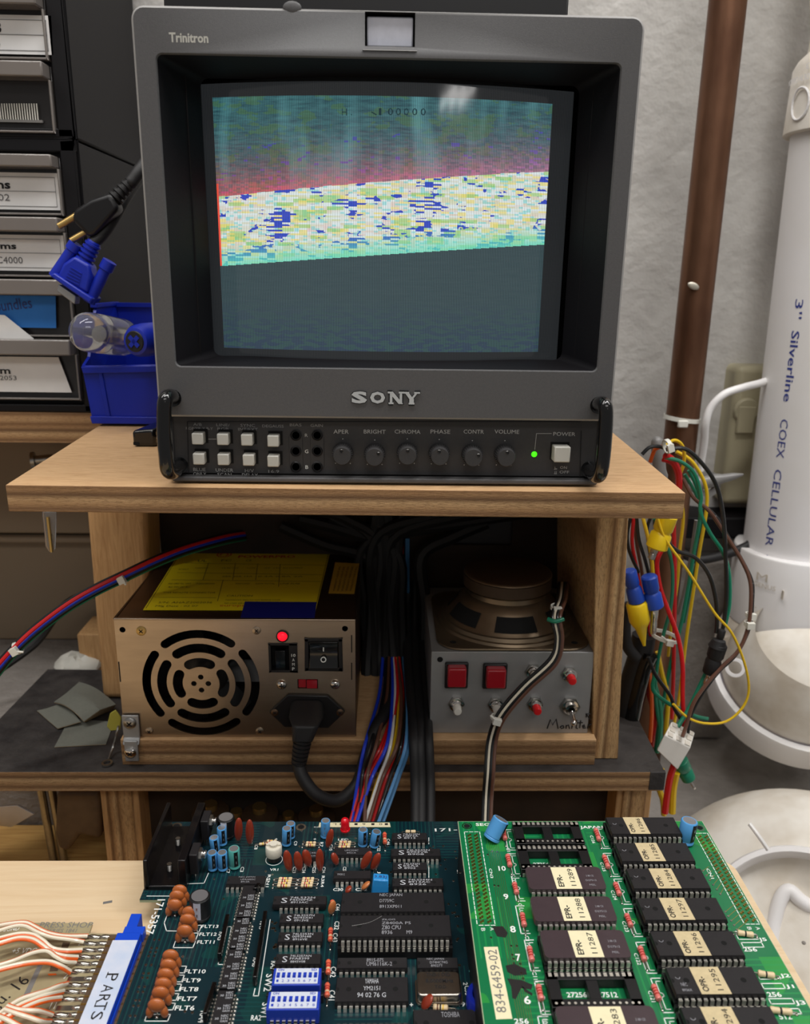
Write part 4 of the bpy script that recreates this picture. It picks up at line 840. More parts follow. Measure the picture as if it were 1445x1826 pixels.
MB('vga_blue').lathe(a_, dd, [(0, .0062)]+[(dd.length*(i+f)/5, (.0060-.0002*i) if f < .6 else .0044) for i in range(5) for f in (.1, .55, .6, .95)]+[(dd.length*1.05, .004)], 16).build('strain_relief', vg)
mb = MB('vga_blue'); 
for k in range(5): p_, q_ = at(124-k*2.6+2, 476+k*5, Y=YV-.0003), at(144-k*1.2+2, 488+k*5, Y=YV-.0003); mb.obox((p_+q_)/2, (q_-p_)/2, Yv*.0004, NZ*.0003)
mb.build('grip_ridges', vg)
MB('black_rubber').tube([a_+dd*.9, b_, at(185, 415, Y=YV+.01), at(205, 385, Y=YV+.016), at(228, 345, Y=YV+.03), at(262, 300, Y=YV+.06)], .0040, n=12).build('cable', vg)
# ------------------------------------------------------------------ blue bin with two screwdrivers
bn = thing('storage_bin', at(215, 725, Y=.56), 'blue plastic hopper bin on the drawer shelf beside the monitor', 'bin')
YF, YR_ = .553, .640
A = pxY([(146, 652), (290, 650), (290, 722), (163, 724)], YF); zB = -.0995; A[2].z = A[3].z = zB
MB('bin_blue').prism(A, (0, .002, 0)).build('front_wall', bn, bevel=.0006)
mb = MB('bin_blue').prism([A[0]-NZ*.0005, A[1]-NZ*.0005, A[1]-NZ*.005, A[0]+X*.001-NZ*.005], (0, -.0022, 0)).prism([A[3]+NZ*.005-X*.001, A[2]+NZ*.005, A[2], A[3]], (0, -.0022, 0)); mb.prism([A[0]+X*.010, A[0]+X*.013, A[3]+X*.013, A[3]+X*.010], (0, -.001, 0)); mb.build('rim', bn, bevel=.0005)
xl0, xl1, ztb = A[0].x, A[3].x, at(150, 545, Y=.60).z
B = [V((xl1, YF, zB)), V((xl0, YF, A[0].z)), V((xl0-.003, YF+.02, A[0].z+.004)), V((xl0-.004, YF+.045, ztb)), V((xl0-.004, YR_, ztb)), V((xl1, YR_, zB))]
mb = MB('bin_blue'); mb.add(B+[p+X*.002 for p in B], [tuple(range(6)), tuple(range(11, 5, -1))]+[(i, (i+1) % 6, 6+(i+1) % 6, 6+i) for i in range(6)]); mb.build('side_wall', bn)
MB('bin_blue').box((xl0-.003, YR_, zB), (xl0+.075, YR_+.002, ztb)).box((xl0-.005, YR_-.002, ztb-.002), (xl0+.075, YR_+.004, ztb+.001)).box((xl1, YF, zB), (xl1+.07, YR_, zB+.0015)).prism([V((xl0-.0055, YF+.042, ztb-.001)), V((xl0-.001, YF+.042, ztb-.001)), V((xl0-.001, YF+.042, ztb+.0015)), V((xl0-.0055, YF+.042, ztb+.0015))], (0, .05, 0)).build('back_wall', bn)
s1_ = thing('screwdriver', at(180, 600, Y=.54), 'screwdriver with clear rounded handle lying across the blue bin', 'screwdriver')
e0 = at(154, 592, Y=.520); dd = (at(236, 604, Y=.59)-e0)
MB('clear_acetate').lathe(e0-dd.normalized()*.008, dd, [(0, 0), (.001, .005), (.004, .0095), (.009, .0120), (.014, .0125), (.018, .0112), (.022, .0125), (.045, .0125), (.06, .0125), (.066, .009), (.067, 0)], 28).build('handle', s1_)
MB('chrome').cyl(e0+dd.normalized()*.012, e0+dd.normalized()*.12, .0028).build('shaft', s1_)
s2_ = thing('screwdriver', at(240, 606, Y=.52), 'screwdriver with blue handle and black end cap marked with a blue cross', 'screwdriver')
e1 = at(240, 609, Y=.512); dx = V((.30, .94, .02)).normalized(); dx = (dx-(0*X)).normalized()
MB('vga_blue').lathe(e1, dx, [(0, .0062), (.0008, .0082), (.004, .0098), (.012, .0104), (.03, .0100), (.05, .011), (.06, .008), (.061, 0)], 28).build('handle', s2_)
mb = MB('black_rubber').lathe(e1-dx*.0005, dx, [(0, 0), (0, .0060), (.0012, .0070)], 24, caps=False); fx, fy = frame(dx)
mb.use('vga_blue'); 
for d in (fx+fy, fx-fy): d = d.normalized(); mb.obox(e1-dx*.0007, d*.0042, d.cross(dx)*.0013, dx*.0003)
tag(mb.build('end_cap', s2_), 'black end cap with blue cross')
MB('chrome').cyl(e1+dx*.055, e1+dx*.09, .0028).build('shaft', s2_)
# black adapter brick on the platform behind the handle
c0 = at(237, 797, Z=zs); c1 = at(283, 797, Z=zs)
k = thing('power_brick', (c0.x+.02, c0.y+.03, zs), 'black plastic adapter lying on the platform behind the left monitor handle', 'adapter')
c0.y = max(c0.y, .40); zz = at(240, 768, Y=c0.y).z; xR_ = XL-.001
MB('black_gloss').prism([V((c0.x, c0.y, zs+.0003)), V((c0.x+.0135, c0.y, zs+.0003)), V((c0.x+.0135, c0.y, zz+.001)), V((c0.x, c0.y, zz))], (.009, .055, 0)).build('body', k, bevel=.0018, seg=3)
MB('dark_hole').box((c0.x+.0005, c0.y-.0002, zs+.0012), (c0.x+.004, c0.y, zs+.003)).build('notch', k)
cz_ = at(281, 777, Y=c0.y+.01); MB('chrome').cyl((c0.x+.0125, c0.y+.004, cz_.z), (c0.x+.018, c0.y+.004, cz_.z), .0016).build('contact', k)
# bolt and hook
b0 = at(56, 821, Y=.70); mb = MB('zinc').lathe(b0, (1, .25, .05), [(0, .0075), (.003, .0075), (.0035, .004), (.05, .004)], 16); tag(mb.build('bolt'), 'dull bolt sticking out in front of the brown cabinet, left of the platform', 'bolt')
h0 = at(80, 905, Y=.47); hk = thing('clear_hook', h0, 'small clear plastic hook hanging under the left end of the platform', 'hook')
zt_h = zb; top_h = V((h0.x, h0.y, zt_h)); MB('clear_acetate').box((h0.x-.010, h0.y-.004, zt_h-.003), (h0.x+.012, h0.y+.004, zt_h)).build('base', hk, bevel=.001)
MB('clear_acetate').prism(pxY([(74, 912), (99, 912), (96, 982), (88, 988), (80, 975)], h0.y), (0, .0035, 0)).build('tongue', hk, bevel=.001)
MB('brass').cyl(at(85, 922, Y=h0.y-.0012), at(92, 984, Y=h0.y-.0012), .0010, n=10).build('pin', hk)
# wood offcut and crumpled plastic on the ledge
a, b = at(137, 1131, Y=.66), at(178, 1160, Y=.66); o = MB('post_wood').box((a.x, .66, -.3500), (b.x+.02, .70, a.z)).build('wood_offcut', bevel=.001); tag(o, 'wood offcut standing on the ledge behind the stand post', 'wood block')
random.seed(3); mb = MB('clear_tie')
c = at(140, 1178, Y=.66); mb.ball((c.x, .66, -.336), (.020, .016, .011), n=16); mb.v = [v+V((random.uniform(-1, 1), random.uniform(-1, 1), random.uniform(-1, 1)))*.0022 for v in mb.v]; tag(mb.build('crumpled_wrap'), 'crumpled pale plastic wrap on the ledge behind the black shelf', 'plastic wrap')
# sandpaper on the black shelf
def sheet(px, hs, th, m1='sandpaper', name='sandpaper_sheet', label='', loc=None):
    P = [at(a, b, Z=zk+h) for (a, b), h in zip(px, hs)]; n = len(P); mb = MB(m1); mb.add([p+NZ*th for p in P], [tuple(range(n))]); mb.add(P, [tuple(range(n))[::-1]], m='sandpaper_back')
    mb.add(P+[p+NZ*th for p in P], [(i, (i+1) % n, n+(i+1) % n, n+i) for i in range(n)]); o = mb.build(name); tag(o, label, 'sandpaper', 'used pieces of sandpaper on the black shelf'); return o
sheet([(97, 1333), (189, 1328), (204, 1288), (124, 1282)], [.0003]*4, .0004, label='flat grey sandpaper piece lying lowest on the black shelf')
sheet([(66, 1268), (84, 1264), (116, 1253), (144, 1288), (103, 1300), (84, 1284)], [.0012, .0014, .0040, .0034, .0012, .0008], .0005, label='torn grey sandpaper piece at the left of the little pile')
mb = MB('sandpaper'); 
pa = [at(96, 1252, Z=zk+.005), at(118, 1236, Z=zk+.008), at(141, 1216, Z=zk+.004)]; pb = [at(150, 1286, Z=zk+.006), at(178, 1266, Z=zk+.011), at(207, 1256, Z=zk+.007)]
g = 10; vs = []
for j in range(g+1):
    tj = j/g; A_ = pa[0].lerp(pa[1], tj*2) if tj < .5 else pa[1].lerp(pa[2], tj*2-1); B_ = pb[0].lerp(pb[1], tj*2) if tj < .5 else pb[1].lerp(pb[2], tj*2-1)
    for i in range(g+1): q = A_.lerp(B_, i/g); vs.append(q+NZ*(.0035*math.sin(PI*i/g)))
n1 = len(vs); mb.add(vs+[v-NZ*.0006 for v in vs], [(j*(g+1)+i, j*(g+1)+i+1, (j+1)*(g+1)+i+1, (j+1)*(g+1)+i) for j in range(g) for i in range(g)], True)
b_ix = len(mb.v)-n1; mb.add([v-NZ*.0006 for v in vs], [(j*(g+1)+i, (j+1)*(g+1)+i, (j+1)*(g+1)+i+1, j*(g+1)+i+1) for j in range(g) for i in range(g)], True, 'sandpaper_back')
lowr = [at(152, 1288, Z=zk+.0008), at(178, 1276, Z=zk+.0012), at(200, 1266, Z=zk+.002)]; mb.prism([pb[0]-NZ*.0003, pb[1]-NZ*.0003, pb[2]-NZ*.0003, lowr[2], lowr[1], lowr[0]], (-.010, .012, 0), 'sandpaper_back')
tag(mb.build('sandpaper_sheet'), 'folded grey sandpaper piece on top of the pile, brown back showing', 'sandpaper', 'used pieces of sandpaper on the black shelf')
# ring pull wire and yellow tag
rp = thing('ring_terminal', at(190, 1361, Z=zk), 'thin wire ending in a metal ring on the black shelf beside the bracket', 'ring terminal')
rc = at(191, 1361, Z=zk+.0012); MB('zinc').lathe(rc, NZ, [(-.0006, .0036), (.0006, .0036), (.0006, .0022), (-.0006, .0022), (-.0006, .0036)], 22, caps=False).build('ring', rp)
MB('zinc').tube([at(194, 1354, Z=zk+.0014), at(202, 1330, Z=zk+.006), at(210, 1300, Y=.482), at(213, 1285, Y=.492)], .0008, n=8).build('wire', rp)
o = MB('tag_yellow').prism(pxY([(196, 1272), (206, 1266), (216, 1280), (214, 1302), (197, 1304), (190, 1296)], .484), (0, .0012, 0)).build('yellow_tag', bevel=.0006); tag(o, 'small translucent yellow tag with a dark spot behind the strap', 'tag')
# things on the bench, low behind the desk
for i, (px, lb, m_) in enumerate((([(-20, 1440), (30, 1436), (60, 1452), (20, 1475), (-20, 1470)], 'crumpled white paper on the bench below the black shelf at far left', 'paper'),)):
    P = [at(a, b, Y=.50+.004*j) for j, (a, b) in enumerate(px)]; o = MB(m_).prism(P, (0, .004, -.002)).build('paper_scrap', bevel=.0005); tag(o, lb, 'paper')
for x_, lb in ((72, 'left of two dull metal tubes standing on the bench under the black shelf'), (91, 'right of two dull metal tubes standing on the bench under the black shelf')):
    c = at(x_, 1420, Y=.505); mb = MB('zinc').cyl((c.x+.003, .507, -.4195), (c.x, .505, -.328), .0028); tag(mb.build('metal_tube'), lb, 'tube', 'metal tubes on the bench')
P = pxY([(100, 1412), (178, 1412), (180, 1498), (142, 1490), (120, 1521), (103, 1515), (97, 1488)], .490)
o = MB('tool_brown').prism(P, (0, .030, 0)).build('tapered_clamp', bevel=.004, seg=3); tag(o, 'brown tapered metal clamp hanging under the black shelf, left of the leg', 'clamp')
random.seed(5)
for k, (x_, y_, s_) in enumerate(((385, 1428, .012), (430, 1440, .010), (470, 1432, .012), (520, 1445, .010), (568, 1436, .012))):
    c = at(x_, y_, Y=.50); c.y = .483; r_ = s_; mb = MB('speaker_brown').lathe((c.x, c.y, -.4195), NZ, [(0, r_), (.02, r_), (.022, r_*.7), (.03, r_*.7), (.032, r_*1.05), (c.z+.4195+.004, r_*1.05), (c.z+.4195+.006, r_*.5)], 6 if k % 2 else 18, sharp=bool(k % 2)); mb.use('brass').lathe((c.x, c.y, c.z+.006), NZ, [(0, r_*.4), (.004, r_*.4), (.004, .0)], 14)
    mb.ball((c.x+.004, c.y-r_, c.z-.004), r_*.45, 'brass'); tag(mb.build('pipe_fitting'), ['brown brass fitting in the shadow under the black shelf, leftmost behind the heat sink', 'brown brass fitting second from left in the shadow behind the heat sink', 'brown brass fitting in the shadow, third from left under the black shelf', 'brown brass fitting in the shadow, fourth from left under the black shelf', 'brown brass fitting in the shadow nearest the coloured wires', 'brown brass fitting on the bench between metal tubes and desk', 'brown brass fitting on the bench at the frame edge'][k], 'pipe fitting', 'brass pipe fittings on the bench')
# ------------------------------------------------------------------ pipes at the right
def up_cyl(name, label, cat, xa, Ya, z0, z1, r, m, n=40):
    o = MB(m).cyl((xa, Ya, z0), (xa, Ya, z1), r, n=n).build(name); return tag(o, label, cat)
xc = at(1292, 50, Y=.705).x
cp = thing('copper_pipe', (xc, .705, -.459), 'brown copper pipe running up the wall between monitor and white pipe', 'pipe')
MB('copper').cyl((xc+.0015, .705, -.459), (xc-.0005, .705, 1.0), .0142, n=40).build('pipe', cp)
c = at(1238, 510, Y=.690); MB('solder_drop').ball((c.x, .6912, c.z), (.0052, .0012, .0028), n=14, ax=(V((.93, 0, -.37)), Yv, V((.37, 0, .93)))).ball((c.x+.0065, .692, c.z-.001), (.003, .001, .0015), n=10).build('solder_blob', cp)
o = thing('cable_tie', at(1225, 750, Y=.69), 'white cable tie around the copper pipe above the wire bundle', 'cable tie')
zt1 = at(1225, 751, Y=.690).z; mb = MB('clear_tie').lathe((xc+.0005, .705, zt1), (.10, 0, 1), [(-.0018, .0150), (.0018, .0150), (.0018, .0158), (-.0018, .0158), (-.0018, .0150)], 36, caps=False); mb.build('band', o)
c = at(1218, 756, Y=.687); MB('clear_tie').box((c.x-.0042, .685, c.z-.003), (c.x+.0042, .6885, c.z+.003)).build('tie_head', o, bevel=.0008)
wire('white_cable', 'white cable curving from the pale box to the copper pipe', 'pvc', [(1395, 668, .72), (1360, 682, .70), (1325, 691, .695), (1292, 703, .69), (1268, 727, .69), (1259, 755, .690), (1256, 790, .695), (1250, 830, .70), (1246, 870, .70)], .0033, n=12, cat='cable')
# PVC pipe, its ends wrapped by fittings
def ax(z): return V((.3705+(.06-z)*.020, .70, z))
zc1, zc0 = at(1310, 990, Y=.675).z, at(1311, 1122, Y=.675).z
zu0, zu1 = at(1397, 226, Y=.67).z, at(1410, 100, Y=.67).z
def wrap(mb, s, c, r, a, z, wlen, h, mode, m=None, bold=0, lift=.0003):
    """text wrapped on a vertical cylinder; a = angle from the viewer side, negative to the left; mode: 0 upright, 2 upside down, 1 reading downwards"""
    if m: mb.use(m)
    vs, fs = textmesh(s, bold); P = []
    for x, y in vs:
        if mode == 1: du, dz = y*h, -x*wlen
        elif mode == 2: du, dz = -x*wlen, -y*h
        else: du, dz = x*wlen, y*h
        t = a+du/r; cc = c(z+dz); P.append(V((cc.x+(r+lift)*math.sin(t), cc.y-(r+lift)*math.cos(t), cc.z)))
    return mb.add(P, fs)
pv = thing('plastic_pipe', ax(-.45), 'thick white plastic pipe with blue printed lettering at the right edge', 'pipe')
MB('pvc').cyl(ax(zc1-.02), ax(zu1-.01), .0445, n=64).build('pipe', pv)
mb = MB('pvc_blue_ink')
def zof(y): 
    th = math.atan((y-H/2)/F)+TH; return -.665*math.tan(th)
th0 = -1.03
for s_, y0_, y1_, b in (("3''", 524, 560, .0), ('Silverline', 582, 712, .01), ('COEX', 744, 815, 0), ('CELLULAR', 836, 976, 0), ('CORE', 992, 1050, 0)):
    z0_, z1_ = zof(y0_), zof(y1_); wrap(mb, s_, ax, .0445, th0-.02, z0_, z0_-z1_, .0068, 1, bold=b)
tag(mb.build('printing', pv), 'blue lettering running down the pipe')
cu_ = thing('pipe_coupling', ax(zu0), 'white plastic reducing coupling with raised lettering near the top right', 'pipe fitting')
up_ = ax(zu1)+NZ*.0; a3 = ax(zu0)
MB('pvc_old').lathe(a3, NZ, [(0, .0445), (0, .0490), (.001, .0502), (zu1-zu0, .0490), (zu1-zu0+.006, .0460), (zu1-zu0+.012, .040), (zu1-zu0+.03, .0385), (zu1-zu0+.05, .0435), (zu1-zu0+.2, .0435)], 64).build('body', cu_)
mb = MB('pvc_old'); wrap(mb, 'MADE IN CANADA', ax, .0506, -1.10, zof(104), .034, .0044, 2, 'pvc', .03, lift=.0006); wrap(mb, '3', ax, .0504, -1.22, zof(84), .004, .0040, 2, lift=.0006)
for k in range(24):
    t0 = 2*PI*k/24; t1 = 2*PI*(k+1)/24; f = lambda t: (lambda u, z_: ax(z_)+V(((.0504)*math.sin(u), -(.0504)*math.cos(u), 0)))(-1.36+.0095/.05*math.cos(t), zof(158)+.0115*math.sin(t))
    mb.tube([f(t0), f(t1)], .0009, n=6, smooth=False)
mb.build('raised_lettering', cu_)
# lower collar, swept bend and hub
cl_ = thing('pipe_bend', ax(zc0-.1), 'white plastic bend with a collar, sweeping into a wide hub below the white pipe', 'pipe fitting')
MB('pvc').lathe(ax(zc0), NZ, [(0, .0500), (.001, .0525), (zc1-zc0-.002, .0535), (zc1-zc0, .0525), (zc1-zc0, .0447)], 64).build('collar', cl_, bevel=.0006)
mb = MB('pvc_old'); wrap(mb, 'GENUS', ax, .0536, -1.06, zof(1046), .020, .0042, 0, lift=.0005); wrap(mb, 'M', ax, .0536, -1.02, zof(1034), .010, .007, 0, lift=.0005); wrap(mb, '3"', ax, .0536, -1.05, zof(1090), .005, .004, 0, lift=.0005)
p5 = ax(zof(1045)); mb.box((p5.x-.030, .652, p5.z-.006), (p5.x-.0294, .6555, p5.z+.002)); mb.build('raised_lettering', cl_)
hd_ = V((-.03, -.45, .89)).normalized(); hc = at(1424, 1212, Y=.655)
mb = MB('pvc_old').tube([ax(zc0+.004), ax(zc0-.006), ax(zc0-.022)+V((0, -.003, 0)), (ax(zc0-.05)*.5+hc*.5), hc-hd_*.03], lambda t: .050+.0165*min(1, t*1.5), n=48, sub=8); mb.build('bend', cl_)
MB('pvc').lathe(hc-hd_*.026, hd_, [(-.002, .060), (0, .0745), (.022, .0755), (.026, .0745), (.0262, .0690), (.021, .0680), (.018, .060)], 64, caps=False).build('hub', cl_)
MB('pvc_old').lathe(hc, hd_, [(-.028, .0672), (.002, .0672), (.020, .0655), (.040, .060), (.055, .052)], 64, caps=False).build('bend_root', cl_)
MB('primer').lathe(hc-hd_*.0005, hd_, [(0, .0684), (-.004, .0676)], 64, caps=False).build('primer_stain', cl_)
ear = at(1312, 1190, Y=.62); MB('pvc').lathe(ear, (-.5, -.8, .3), [(0, .008), (.003, .008), (.003, .0055), (0, .0055)], 24, caps=False).build('lug', cl_)
# big fitting low at right
fc_ = at(1437, 1698, Y=.455); fd = (-fc_).normalized(); fd = (fd+V((0, .05, .12))).normalized(); R_ = .118*1.06
ff = thing('floor_fitting', fc_-fd*.06, 'large round white plastic fitting with a ringed opening at the lower right', 'pipe fitting')
MB('pvc_old').lathe(fc_-fd*.03, fd, [(-.06, .130), (-.03, .1295), (-.012, .124), (.005, .112), (.016, .096), (.022, .080), (.025, .0710)], 72, caps=False).build('dome', ff)
MB('pvc').lathe(fc_-fd*.03, fd, [(.022, .0712), (.030, .0712), (.0315, .070), (.0315, .0665), (.030, .0655), (.016, .0650), (.014, .060), (.010, .02), (.010, 0)], 72, ms=['pvc']*5+['primer' if False else 'pvc_old']*3, caps=False).build('ring', ff)
cc = fc_-fd*.0205
def onp(px, py, lift=0): d = ray(px, py); return d*(cc.dot(fd)/d.dot(fd))+fd*lift
MB('pvc').tube([onp(1376, 1700, -.004), onp(1380, 1650, -.001), onp(1392, 1606, .003), onp(1408, 1590, .004), onp(1428, 1606, .002), onp(1452, 1618, 0), onp(1500, 1622, -.002)], .0052, n=16).ball(onp(1434, 1681), (.0016, .0016, .0012), 'concrete').build('moulded_rib', ff)
p_, q_ = at(1338, 1473, Y=.475), at(1371, 1519, Y=.462); mb = MB('pvc').tube([p_+fd*.006, (p_+q_)/2+fd*.008, q_+fd*.006], .0014, n=8); mb.build('raised_bar', ff)
# pale box on wall behind
b0, b1 = at(1326, 655, Y=.735), at(1309, 850, Y=.735)
bb = thing('wall_box', (b0.x+.05, .755, b1.z-.05), 'pale beige box on the wall behind the white pipe', 'box')
MB('box_beige').box((b0.x, .745, b1.z-.03), (b0.x+.14, WY, b0.z)).build('body', bb, bevel=.006, seg=4)
mb = MB('box_beige'); mb.lathe((b0.x+.012, .745, (b0.z+b1.z)/2+.01), (0, -1, 0), [(0, .012), (.003, .011), (.003, .0)], 24, caps=False).box((b0.x+.004, .741, b1.z+.04), (b0.x+.02, .745, b1.z+.065)); mb.build('cover_relief', bb, bevel=.001)
a, b = at(1196, 925, Y=.73), at(1345, 1000, Y=.73); o = MB('cabinet_black').box((a.x, .735, b.z+.02), (b.x+.10, WY-.001, a.z)).build('shadow_plate', bevel=.002); tag(o, 'dark flat bracket on the wall behind the loose wires', 'bracket')  # added black plate, a shadowed band of wall given as dark colour
wire('dark_hose', 'black cable arching in front of the dark wall bracket', 'black_rubber', [(1215, 985, .70), (1245, 998, .70), (1290, 990, .70), (1330, 975, .70), (1350, 960, .70)], .0042, n=10, cat='cable')
o = MB('concrete').box((at(1215, 1010, Y=.74).x, .74, -.459), (at(1330, 1010, Y=.74).x, WY-.001, at(1250, 1000, Y=.74).z)).build('concrete_block', bevel=.003); tag(o, 'rough grey masonry block low on the wall behind the wires', 'block')
# wires beside the stand.  z7 maps points read off an enlarged view to photo pixels
def z7(p): return [(1080+a/2.685, 760+b/2.685) for a, b in p]
G7 = 'loose wires hanging beside the plywood stand'
def loose(lb, col, pts, Y0=.53, Y1=.52, r=.0012, n=8):
    q = z7(pts); m_ = len(q)-1; return wire('loose_wire', lb, col, [(a, b, Y0+(Y1-Y0)*i/m_) for i, (a, b) in enumerate(q)], r, G7, n=n)
loose('yellow wire looping over the top of the wire bundle', 'yellow', [(280, 100), (330, 68), (372, 100), (375, 180), (350, 270), (372, 430), (355, 600), (345, 740), (322, 900), (300, 1100)], .53, .55)
loose('black wire swinging right from the top tie into the black sleeve', 'black', [(290, 112), (380, 108), (460, 175), (530, 280), (562, 420), (575, 600), (580, 800), (566, 950), (552, 1010)], .52, .505, .0014)
loose('brown wire running far out to the right, bound by two white ties', 'brown', [(370, 250), (420, 340), (500, 410), (575, 520), (645, 630), (690, 730), (697, 830), (684, 960), (640, 1070), (560, 1150), (480, 1240), (420, 1330), (385, 1440), (368, 1488)], .53, .485, .0013)
loose('second dark wire beside the brown one in the white ties', 'black', [(440, 360), (520, 420), (590, 530), (655, 640), (702, 740), (706, 830), (692, 960), (630, 1090), (540, 1180), (460, 1290), (410, 1390), (396, 1470)], .535, .49, .0010)
loose('green wire crossing under the black one at the right', 'green', [(285, 150), (360, 170), (425, 225), (458, 330), (455, 410), (500, 510), (560, 600), (592, 700), (595, 850), (572, 960)], .525, .51, .0013)
loose('teal wire running straight down from the bundle top', 'green', [(400, 210), (452, 330), (452, 450), (425, 600), (395, 780), (360, 960), (320, 1100), (285, 1280), (245, 1500)], .54, .54, .0014)
loose('teal wire next to the orange one, slanting down left', 'green', [(380, 230), (440, 340), (465, 470), (440, 640), (412, 760), (375, 940)], .548, .55, .0012)
loose('orange yellow wire hanging in the middle of the loose wires', 'yellow', [(340, 122), (415, 170), (478, 280), (484, 400), (450, 600), (420, 800), (390, 1000), (368, 1180), (350, 1320), (330, 1420)], .545, .545, .0013)
loose('straight red wire hanging at the middle of the bundle', 'red', [(275, 160), (325, 185), (345, 270), (328, 430), (332, 700), (330, 950), (325, 1200), (318, 1400)], .53, .54, .0015)
loose('bright red wire curving right towards the white connector', 'red', [(285, 570), (248, 650), (262, 770), (300, 880), (350, 1020), (370, 1150), (370, 1300), (378, 1440)], .53, .50, .0016)
loose('thick red wire at the top, under the yellow loop', 'red', [(285, 140), (320, 160), (350, 220), (352, 300)], .525, .53, .0022)
loose('long thin yellow wire making the big loop in front', 'yellow', [(250, 440), (290, 545), (400, 700), (520, 890), (605, 990), (665, 1130), (687, 1260), (655, 1350), (575, 1415), (470, 1422), (390, 1392), (325, 1330)], .50, .49, .0009)
loose('black wire bending down to the left of the black sleeve', 'black', [(258, 440), (285, 530), (340, 595), (430, 630), (495, 710), (527, 820), (535, 930), (530, 990)], .51, .505, .0014)
loose('green wire hanging left of the straight red wire', 'green', [(235, 440), (290, 560), (320, 680), (315, 850), (275, 1010), (248, 1150), (240, 1300), (270, 1500)], .52, .53, .0013)
loose('pale grey wire behind the teal wires', 'grey', [(435, 450), (410, 620), (385, 760), (350, 900)], .555, .56, .0014)
loose('yellow wire above the right blue crimp', 'yellow', [(180, 440), (205, 540), (222, 640), (228, 720)], .52, .515, .0013)
loose('red wire above the left blue crimp', 'red', [(135, 440), (128, 560), (150, 680), (170, 780), (205, 920), (220, 1030)], .53, .535, .0013)
loose('brown wire passing between the two blue crimps', 'brown', [(140, 440), (150, 560), (175, 700), (190, 860), (200, 1000)], .535, .54, .0013)
loose('black wire entering the right blue crimp', 'black', [(150, 440), (160, 540), (190, 640), (212, 725)], .515, .512, .0012)
loose('black wire looping beside the upper yellow crimp', 'black', [(215, 440), (200, 500), (215, 620), (225, 700)], .53, .53, .0012)
loose('black wire at the far left beside the plywood', 'black', [(120, 440), (105, 520), (115, 600), (160, 700)], .53, .53, .0012)
loose('green wire curving right below the cable tie', 'green', [(240, 1180), (228, 1260), (290, 1320), (390, 1370), (440, 1392), (492, 1402)], .515, .51, .0015)
loose('orange wire at the bottom left of the loose wires', 'orange', [(205, 1130), (218, 1260), (222, 1380), (214, 1510)], .525, .53, .0016)
loose('red wire at the bottom left beside the orange one', 'red', [(195, 1150), (208, 1280), (235, 1400), (222, 1530)], .53, .535, .0018)
loose('yellow wire going down behind the white connector', 'yellow', [(250, 1080), (270, 1180), (300, 1300), (290, 1470), (300, 1560)], .54, .54, .0018)
loose('teal wire at the lower left reaching the black shelf', 'green', [(235, 1240), (260, 1350), (262, 1450), (245, 1560)], .53, .53, .0022)
loose('black wire crossing the bottom of the loose wires', 'black', [(205, 1105), (240, 1190), (310, 1290), (330, 1350), (360, 1400)], .51, .50, .0013)
loose('teal wire entering the back of the white connector', 'green', [(545, 1000), (500, 1140), (440, 1270), (390, 1370), (345, 1440)], .515, .495, .0016)
loose('red wire leaving the bottom of the white connector', 'red', [(330, 1620), (310, 1680), (296, 1760), (285, 1850)], .49, .49, .0024)
loose('yellow wire below the white connector, right of the red one', 'yellow', [(340, 1660), (325, 1740), (320, 1850)], .495, .495, .0026)
loose('yellow wire below the black shelf corner', 'yellow', [(270, 1640), (255, 1720), (275, 1790), (280, 1860)], .52, .52, .0022)
loose('orange wire peeping above the left of the top tie', 'orange', [(215, 170), (240, 110), (290, 95)], .54, .53, .0014)
loose('thin black wire over the platform corner', 'black', [(175, 135), (215, 100), (270, 100), (330, 130)], .53, .53, .0013)
def blk(name, lb, cat, parts):
    q0 = z7([parts[0][1]])[0]; o = thing(name, at(*q0, Y=parts[0][3]), lb, cat)
    for pn, a, b, Y_, r1, r2, m_ in parts:
        A_, B_ = at(*z7([a])[0], Y=Y_), at(*z7([b])[0], Y=Y_); d = B_-A_; L = d.length
        MB(m_).lathe(A_, d, [(0, r1*.85), (L*.04, r1), (L*.42, r1*.98), (L*.5, r1*.82), (L*.58, (r1+r2)/2), (L*.96, r2), (L, r2*.85)], 18).build(pn, o)
    return o
blk('crimp_terminal', 'blue crimp sleeve plugged into a yellow one, close to the plywood', 'crimp', [('sleeve', (112, 690), (152, 842), .50, .0048, .0056, 'crimp_blue'), ('tip', (148, 842), (186, 1050), .50, .0070, .0012, 'crimp_yellow')])
blk('crimp_terminal', 'blue crimp terminal with a bare metal tip, second from the plywood', 'crimp', [('sleeve', (208, 716), (236, 868), .50, .0054, .0062, 'crimp_blue'), ('tip', (236, 868), (228, 992), .50, .0026, .0022, 'chrome')])
blk('crimp_terminal', 'yellow crimp terminal hanging just under the platform corner', 'crimp', [('sleeve', (300, 425), (243, 585), .505, .0066, .0072, 'crimp_yellow'), ('tip', (240, 580), (218, 635), .505, .0024, .0024, 'zinc')])
blk('ferrule', 'dark green sleeve with a bare tip under the white connector', 'ferrule', [('sleeve', (355, 1600), (400, 1690), .50, .0058, .0050, 'wire_green'), ('tip', (400, 1690), (428, 1735), .50, .0012, .0010, 'chrome')])
blk('heat_shrink', 'black heat shrink sleeve joining the wires left of the white ties', 'sleeve', [('sleeve', (560, 975), (535, 1060), .503, .0026, .0062, 'black_rubber'), ('lower_sleeve', (545, 1040), (498, 1185), .503, .0058, .0050, 'black_rubber'), ('tip', (505, 1180), (478, 1235), .503, .0020, .0018, 'chrome')])
